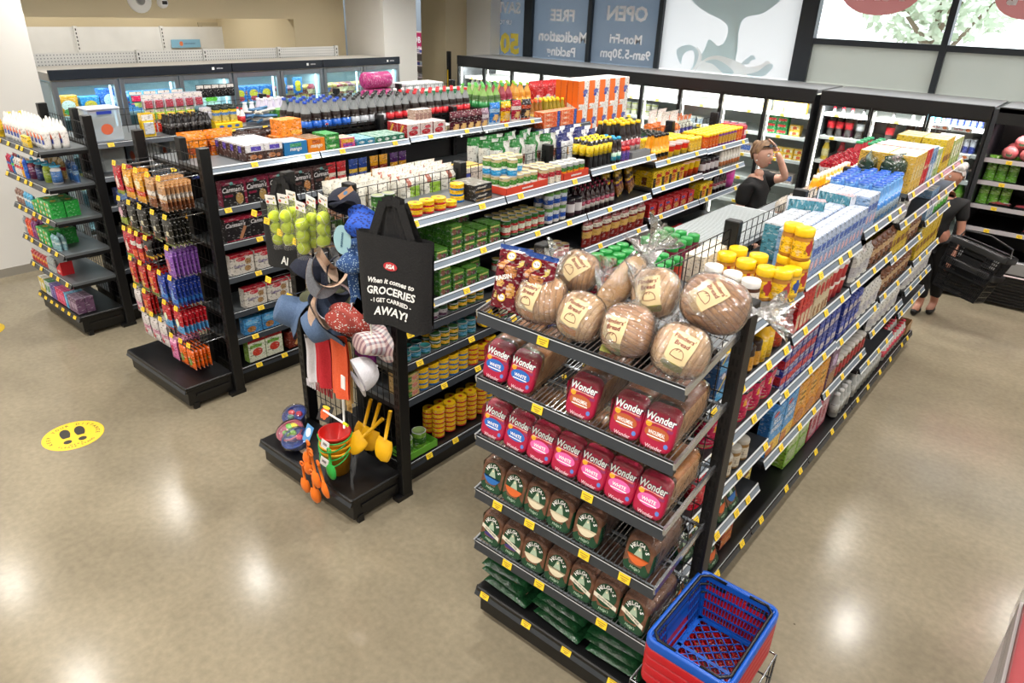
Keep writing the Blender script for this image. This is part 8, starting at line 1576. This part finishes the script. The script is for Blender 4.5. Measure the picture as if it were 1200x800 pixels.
def spade(c, label, M, L_=.20, w=.036, name='toy_spade', flat_=False):
    a = Mb(); m = mat(c, .3)
    a.tube([(0, 0, L_), (0, 0, .07)], [.008, .008] if not flat_ else [.012, .010], m, 8)
    if not flat_: a.tube([(.016*cos(t), 0, L_+.012+.016*sin(t)) for t in [2*pi*i/12 for i in range(12)]], .005, m, 6, closed=True)
    def sc(u, v, k):
        t = pi*u; x = w*cos(t)*sin(pi*min(1, .12+.88*v))**(.4 if not flat_ else .25)*(1 if not flat_ else 1.0); return Vector((x, -.022*sin(t)*sin(pi*(.08+.84*v))*k, .085-.12*v*(1.3 if flat_ else 1)))
    a.grid(lambda u, v: sc(u, v, 1), 12, 12, m); a.grid(lambda u, v: sc(1-u, v, .75)+Vector((0, .002, 0)), 12, 12, m)
    return a.obj(name, M=M, label=label, cat='toy spade')
for px, py, y, rx, ry, rz, l in ((359, 572, 1.93, 8, 6, 10, 'leftmost of the hanging cluster'), (372, 566, 1.90, 4, -3, 0, 'middle front of the hanging cluster'), (383, 578, 1.915, 6, -8, -10, 'lower right of the hanging cluster'), (371, 584, 1.925, 6, 0, 20, 'lowest of the hanging cluster')): spade('f47a20', 'orange toy spade, '+l, at4(px, py, y) @ E(rx, ry, rz))
spade('f47a20', 'orange toy spade slanting over the stand edge, upper one', at4(360, 540, 1.94) @ E(10, 25, 0)); spade('f47a20', 'orange toy spade slanting over the stand edge, lower one', at4(361, 551, 1.93) @ E(10, 22, 10))
spade('2fb04a', 'green toy spade hanging in front of the buckets', at4(389, 556, by-.12) @ E(4, 4, 0), .17, .042)
for px, py, l in ((381, 521, 'on the top buckets'), (380, 541, 'on the green spade')): t_ = Mb(); t_.box(-.03, .03, -.001, .001, -.03, .03, mat('eceeee', .6), .0); [t_.box(-.016+.004*i, -.014+.004*i, -.0016, -.001, -.006, .012, mat('333333')) for i in range(8)]; t_.obj('swing_tag', M=at4(px, py, by-.115 if py < 530 else 1.95) @ E(0, 15, 10), label='white barcode tag '+l, cat='tag')
ys = 'f2b81a'
for px, py, y, e_, l in ((449, 528, 2.20, (-8, 8, 8), 'rightmost, standing against the mesh beside the post'), (424, 510, 2.26, (-6, 14, 12), 'leftmost, leaning on the mesh'), (432, 516, 2.25, (-6, 16, 25), 'second from the left, leaning on the mesh'), (416, 520, 2.15, (-20, 38, 0), 'slanting across behind the buckets')): spade(ys, 'long yellow beach shovel, '+l, at4(px, py, y) @ E(*e_), .27, .062, 'beach_shovel', True)
nt = thing('fishing_net_pole', 'white pole with yellow ends standing behind the buckets', 'toy net', at(403, 498, y=2.1)); a = Mb(); a.tube([(0, 0, -.02), (.03, 0, .42)], .006, WHITE, 8); a.obj('pole', nt); a = Mb(); a.tube([(.03, 0, .42), (.035, 0, .47)], .0085, mat('d8e020', .4), 8); a.obj('grip', nt)
nt = thing('fishing_net_pole', 'white pole with a yellow end lying across the red bucket', 'toy net', at(392, 489, y=1.98)); a = Mb(); a.tube([(-.1, 0, .005), (.08, 0, -.002)], .006, WHITE, 8); a.obj('pole', nt); a = Mb(); a.tube([(.08, 0, -.002), (.115, 0, -.004)], .0085, mat('d8e020', .4), 8); a.obj('grip', nt)
# toy sets in nets
def toyset(px, py, z, c, rimc, label, items, r=.085):
    p = at(px, py, z=z); T = thing('sand_toy_set', label, 'toy set', (p.x, max(p.y, EY+.10), .197), (radians(20), 0, 0)); a = Mb(); a.lathe([(0, .0), (r*.6, .0), (r*.95, .07), (r, .07), (r*.92, .065), (r*.55, .01), (0, .01)], mat(c, .3), 24, cap=False); a.obj('tub', T); b_ = Mb(); b_.tube([(r*cos(t), r*sin(t), .075) for t in [2*pi*i/20 for i in range(20)]], .006, mat(rimc, .3), 6, closed=True); b_.obj('rim', T)
    for i, (x, y, c2, rx) in enumerate(items): g_ = Mb(); g_.sphere((x, y, .075), .03, mat(c2, .35), 10, (rx, .7, .5)); g_.obj('mould', T)
    g_ = Mb(); g_.grid(lambda u, v: Vector((r*1.15*cos(2*pi*u)*cos(v*1.4), r*1.15*sin(2*pi*u)*cos(v*1.4), .06+.07*sin(v*1.4))), 20, 8, film, close_u=True); g_.obj('clear_wrap', T)
toyset(344, 505, .25, 'e878a0', 'e87898', 'pink rimmed toy tub with green and yellow moulds at the front', [(-.03, .02, '6ab848', 1.2), (.03, .0, '78b840', 1.2), (0, .04, 'e8d838', 1.5), (0, -.03, '5aa840', 1.2)]); toyset(351, 520, .21, '2456b8', '2456b8', 'blue toy tub behind the pink one', [(.02, .02, 'b82850', 1)]); toyset(349, 486, .25, '3a58b0', '4a60b8', 'blue toy tub with red moulds at the back left', [(-.03, 0, 'c02838', 1), (.03, .02, 'b02848', 1), (0, -.03, '28685a', 1)], .08)
ct = Mb(); ct.box(-.05, .05, -.002, .002, -.05, .05, mat('1a1a1c')); [ct.ell((.02*cos(i), -.003, .02*sin(i)), X, Z, .014, .02, mat('e8642c')) for i in range(6)]; ct.ell((0, -.0035, .035), X, Z, .03, .01, mat('e8d030')); ct.obj('toy_card', M=at4(381, 484, 2.08) @ E(-30, 0, 10), label='black and orange toy card behind the red bucket', cat='toy')
ct = Mb(); ct.ell((0, 0, 0), X, Z, .045, .022, mat('d8c0a8', .6), 20); ct.ell((0, .001, 0), -X, Z, .045, .022, mat('d8c0a8', .6), 20); p = at(356, 528, z=.2); ct.obj('swing_tag', M=MT(p.x, p.y, .2) @ E(-88, 0, 0), label='small tan oval tag lying on the stand top', cat='tag')
ct = Mb(); ct.box(-.03, .03, -.0015, .0015, -.055, .055, mat('5a98d0')); ct.ell((0, -.002, .01), X, Z, .02, .03, mat('e8f0f8')); ct.obj('toy_card', M=at4(361, 508, 1.98) @ E(-20, 10, 0), label='blue and white toy card in front of the blue tub', cat='toy')
# ---------------------------------------------------------------- people
def skin(name, V, Ed, m, parent=None, sub=2):
    me = bpy.data.meshes.new(name); me.from_pydata([v[0] for v in V], Ed, []); me.materials.append(m); o = ob(name, me, parent)
    md = o.modifiers.new('skin', 'SKIN'); me.skin_vertices or None
    if not me.skin_vertices: 
        bm_ = __import__('bmesh').new(); bm_.from_mesh(me); bm_.verts.layers.skin.verify(); bm_.to_mesh(me); bm_.free()
    for i, v in enumerate(V):
        sv = me.skin_vertices[0].data[i]; sv.radius = v[1] if isinstance(v[1], tuple) else (v[1], v[1]); sv.use_root = (i == 0)
    md.use_smooth_shade = True; s = o.modifiers.new('subdivision', 'SUBSURF'); s.levels = s.render_levels = sub
    return o
skinm = noise_mat('skin', 'cc9c88', 'd8ac98', 20, .5)
skin2 = noise_mat('skin_older', 'a87460', 'b8846e', 20, .5)
def head(parent, c, face, tilt, r, hair_m, sm, style):
    """head with face looking along 'face' (unit vector in xy)"""
    f = Vector(face).normalized(); M = Matrix.Translation(c) @ Matrix.Rotation(math.atan2(f.y, f.x)+pi/2, 4, 'Z') @ MRX(tilt)   # local -y is the face
    h = Mb(); 
    def hf(u, v):
        t = 2*pi*u; q = -pi/2+pi*v; x = .076*cos(q)*cos(t); y = .095*cos(q)*sin(t); z = .115*sin(q)
        if z < 0: x *= 1-.28*(-z/.115); y = y*(1-.15*(-z/.115))-.012*(-z/.115)
        if y < 0: y *= .93
        y -= .022*math.exp(-((x/.013)**2+((z+.012)/.022)**2)) if y < 0 else 0      # nose
        y += .010*math.exp(-(((abs(x)-.03)/.014)**2+((z-.012)/.012)**2)) if y < 0 else 0  # eye sockets
        y -= .006*math.exp(-((x/.022)**2+((z+.055)/.01)**2)) if y < 0 else 0       # lips
        y -= .008*math.exp(-((x/.02)**2+((z+.088)/.016)**2)) if y < 0 else 0       # chin
        return Vector((x*r, y*r, z*r))
    h.grid(hf, 40, 34, sm, close_u=True)
    for s in (-1, 1):
        h.sphere((s*.029*r, -.077*r, .012*r), .0105*r, mat('e8e4e0', .3), 8); h.sphere((s*.029*r, -.085*r, .012*r), .005*r, mat('2a2220', .3), 6)
        h.tube([(s*.016*r, -.088*r, .028*r), (s*.03*r, -.086*r, .033*r), (s*.045*r, -.078*r, .028*r)], .003*r, hair_m, 5)
        h.sphere((s*.077*r, .008*r, -.002*r), .02*r, sm, 8, (.35, .7, 1.1))
    h.tube([(-.02*r, -.088*r, -.056*r), (0, -.094*r, -.055*r), (.02*r, -.088*r, -.056*r)], .004*r, mat('a85a58', .4), 5)
    ho = h.obj('head', parent, M=M)
    k = Mb()
    def hr(u, v):
        t = 2*pi*u; q = -.35+(pi/2+.35)*v; rr = 1.10+.02*sin(9*t)+.015*sin(17*t+5*v); back = sin(t) > -.2
        low = q if sin(t) > .0 else max(q, .42+.25*(-sin(t)))
        if abs(cos(t)) > .8: low = max(low, .12)
        return Vector((.078*cos(low)*cos(t)*rr*r, .097*cos(low)*sin(t)*rr*r, .118*sin(low)*rr*r))
    k.grid(hr, 40, 16, hair_m, close_u=True)
    if style == 'bun': k.sphere((0, .085*r, .075*r), .04*r, hair_m, 12); k.tube([(0, .09*r, .05*r), (0, .115*r, .0), (0, .10*r, -.06*r)], [.03*r, .028*r, .012*r], hair_m, 8)
    else:
        for a_ in range(14):
            t = 2*pi*a_/14; k.sphere((.055*cos(t)*r, .02*r+.06*sin(t)*r, (.085+.01*(a_ % 3))*r), .034*r, hair_m, 10)
    k.obj('hair', ho)
    return ho, M
def hand(parent, wrist, d, palm_n, m, s=1., curl=.5):
    """palm, four fingers and a thumb; d = pointing direction, palm_n = palm normal"""
    d = Vector(d).normalized(); n = Vector(palm_n); n = (n-d*n.dot(d)).normalized(); w = d.cross(n); W = Vector(wrist)
    V = [(tuple(W), .02*s), (tuple(W+d*.045*s), (.036*s, .014*s) if False else .022*s)]; Ed = [(0, 1)]
    palm = len(V)-1
    for i, (o_, L_) in enumerate(((-.028, .068), (-.010, .078), (.009, .074), (.027, .058))):
        b0 = W+d*.075*s+w*o_*s; dd = d; p = b0; V.append((tuple(p), .0095*s)); Ed.append((palm, len(V)-1))
        for k in range(3):
            ang = curl*(k+1)*.45; dd = d*cos(ang)+n*sin(ang); p = p+dd*(L_*s/3*(1.1-.1*k)); V.append((tuple(p), (.0085-.001*k)*s)); Ed.append((len(V)-2, len(V)-1))
    t0 = W+d*.03*s-w*.028*s; V.append((tuple(t0), .011*s)); Ed.append((0, len(V)-1)); 
    for k in range(2): t0 = t0+(d*.6-w*.6+n*.5*(k+.3)).normalized()*.028*s; V.append((tuple(t0), (.0095-.001*k)*s)); Ed.append((len(V)-2, len(V)-1))
    return skin('hand', V, Ed, m, parent, 2)
# woman between the gondolas, one hand to her forehead
yw = 6.75
hc = at(892, 181, y=yw); T = thing('person', 'woman in a black V-neck top facing right, one hand on her forehead', 'person', (hc.x, hc.y, 0))
o = Vector((hc.x, hc.y, 0)); H = hc.z; R_ = lambda x, y, z: (x, y, z)
# local frame: facing +x; her right side is -y
sh = H-.27
Vb = [((0, 0, .98), (.13, .15)), ((0, 0, 1.12), (.11, .13)), ((-.01, 0, sh-.12), (.12, .15)), ((-.02, 0, sh+.0), (.09, .13)), ((.0, 0, sh+.07), .052), ((.02, 0, sh+.14), .048),
      ((-.02, -.17, sh-.0), .052), ((-.05, -.21, sh-.28), .042), ((.10, -.20, sh-.46), .032), ((.16, -.19, sh-.52), .027),
      ((-.0, .17, sh-.0), .052), ((.22, .16, sh+.06), .042), ((.16, .10, sh+.22), .032), ((.125, .06, sh+.30), .027),
      ((0, -.09, .9), .10), ((.02, -.1, .5), .065), ((-.01, -.1, .1), .042), ((.0, .09, .9), .10), ((-.02, .1, .5), .065), ((-.04, .1, .1), .042), ((.12, -.1, .05), .035), ((.09, .1, .05), .035)]
Eb = [(0, 1), (1, 2), (2, 3), (3, 4), (4, 5), (3, 6), (6, 7), (7, 8), (8, 9), (3, 10), (10, 11), (11, 12), (12, 13), (0, 14), (14, 15), (15, 16), (0, 17), (17, 18), (18, 19), (16, 20), (19, 21)]
skin('body', Vb, Eb, skinm, T)
topm = fabric('black_knit', '0c0c0e', '141416', 200); trouser = fabric('black_trousers', '0c0c0f', '131317', 160)
skin('top', [((0, 0, .84), (.17, .19)), ((0, 0, 1.12), (.135, .155)), ((-.01, 0, sh-.12), (.145, .175)), ((-.03, 0, sh-.01), (.115, .16)), ((-.02, -.175, sh+.012), .086), ((-.04, -.2, sh-.2), .066), ((0, .17, sh), .078), ((.14, .165, sh+.04), .058)], [(0, 1), (1, 2), (2, 3), (3, 4), (4, 5), (3, 6), (6, 7)], topm, T)
skin('trousers', [((0, 0, .95), (.14, .16)), ((0, -.09, .86), .115), ((.02, -.1, .5), .08), ((-.01, -.1, .12), .06), ((0, .09, .86), .115), ((-.02, .1, .5), .08), ((-.04, .1, .12), .06)], [(0, 1), (1, 2), (2, 3), (0, 4), (4, 5), (5, 6)], trouser, T)
skin('shoes', [((-.03, -.1, .04), .042), ((.13, -.1, .035), .038)], [(0, 1)], BLACK, T, 2); skin('shoes', [((-.06, .1, .04), .042), ((.1, .1, .035), .038)], [(0, 1)], BLACK, T, 2)
hair1 = noise_mat('brown_hair', '4a3222', '8a6a4a', 30, .6, stretch=(1, 1, .3), bump=.5)
ho, HM = head(T, (.02, 0, H), (1, -.25), .05, 1.05, hair1, skinm, 'bun')
hand(T, (.125, .06, sh+.30), (-.35, -.3, .75), (-.6, -.5, -.2), skinm, 1.05, .35); hand(T, (.16, -.19, sh-.52), (.5, .1, -.6), (.3, .8, .2), skinm, 1., .6)
g_ = Mb(); g_.tube([(-.07, -.03, .085), (-.04, -.075, .10), (0, -.08, .098), (.04, -.075, .10), (.07, -.03, .085)], .006, mat('18181a', .2), 6); g_.ell((-.035, -.085, .105), X, Vector((0, .5, 1)), .024, .018, mat('101014', .1)); g_.ell((.035, -.085, .105), X, Vector((0, .5, 1)), .024, .018, mat('101014', .1)); g_.obj('sunglasses', ho)
g_ = Mb(); g_.sphere((-.085, .0, -.045), .009, mat('e8e0d8', .2), 8); g_.obj('earring', ho)
# older woman with the black baskets
y2 = 8.05; hc = at(1119, 206, y=y2); g0 = at(1087, 372, z=0); T2 = thing('person', 'older grey-haired woman in black T-shirt and trousers carrying a dark basket', 'person', (hc.x-.05, y2, 0))
H = hc.z; sh = H-.26; ox = .05
Vb = [((0, 0, .90), (.13, .14)), ((.0, 0, 1.05), (.11, .13)), ((.02, 0, sh-.12), (.12, .14)), ((.04, .0, sh), (.09, .12)), ((ox-.0, -.02, sh+.07), .05), ((ox-.0, -.03, sh+.13), .046),
      ((.19, .02, sh-.01), .05), ((.245, .0, sh-.27), .038), ((.25, -.12, sh-.46), .03), ((.25, -.15, sh-.52), .025), ((-.12, .02, sh-.01), .05), ((-.2, -.06, sh-.25), .038), ((-.24, -.22, sh-.2), .03), ((-.24, -.26, sh-.18), .025),
      ((-.03, 0, .82), .09), ((.04, -.02, .46), .062), ((.08, .0, .1), .04), ((.11, 0, .82), .09), ((.15, .05, .46), .06), ((.19, .12, .1), .04), ((.06, -.12, .04), .035), ((.17, .0, .04), .034)]
skin('body', Vb, Eb, skin2, T2)
skin('t_shirt', [((0, 0, .76), (.165, .175)), ((.0, 0, 1.03), (.15, .165)), ((.02, 0, sh-.12), (.145, .16)), ((.035, .01, sh-.01), (.11, .145)), ((.19, .02, sh-.0), .08), ((.225, .01, sh-.17), .06), ((-.12, .02, sh-.0), .078), ((-.17, -.03, sh-.15), .058)], [(0, 1), (1, 2), (2, 3), (3, 4), (4, 5), (3, 6), (6, 7)], topm, T2)
skin('trousers', [((0, 0, .87), (.14, .15)), ((-.03, 0, .78), .105), ((.04, -.02, .46), .078), ((.08, .0, .16), .06), ((.11, 0, .78), .105), ((.15, .05, .46), .076), ((.19, .12, .16), .058)], [(0, 1), (1, 2), (2, 3), (0, 4), (4, 5), (5, 6)], trouser, T2)
skin('shoes', [((.08, .03, .04), .042), ((.06, -.14, .035), .038)], [(0, 1)], BLACK, T2, 2); skin('shoes', [((.19, .15, .04), .042), ((.18, -.01, .035), .036)], [(0, 1)], BLACK, T2, 2)
vn = Mb(); vn.add([(ox-.05, -.128, sh+.03), (ox+.05, -.128, sh+.03), (ox, -.158, sh-.09)], [(0, 2, 1)], skin2)
hair2 = noise_mat('grey_hair', 'a8a4a2', 'd4d0ce', 40, .6, bump=.5)
head(T2, (ox, -.03, H), (-.75, -1), .12, .98, hair2, skin2, 'short')
hand(T2, (.25, -.15, sh-.52), (-.1, -.3, -.8), (-.6, .3, .3), skin2, .95, .9); hand(T2, (-.24, -.26, sh-.18), (-.4, -.8, .1), (.2, .1, -1), skin2, .95, .5)
# her basket
bm_ = basket('17181a'); hp_ = at(1142, 290, y=y2-.18); BM = hp_+Vector((.08, -.03, .03))
t = put(bm_, Matrix.Translation(BM) @ E(10, 12, 78) @ Matrix.Diagonal((1.05, 1.1, 1.5, 1)), 'dark shopping basket hanging from the hand of the older woman')
t2 = put(bm_, Matrix.Translation(BM+Vector((-.03, 0, -.2))) @ E(10, 12, 78) @ Matrix.Diagonal((.98, 1.02, 1.4, 1)), 'second dark basket nested under the one the older woman holds')
a = Mb(); a.tube([(0, -.22, 0), (0, -.2, .05), (0, 0, .075), (0, .2, .05), (0, .22, 0)], .007, BLACK2, 8); a.obj('handle', t)
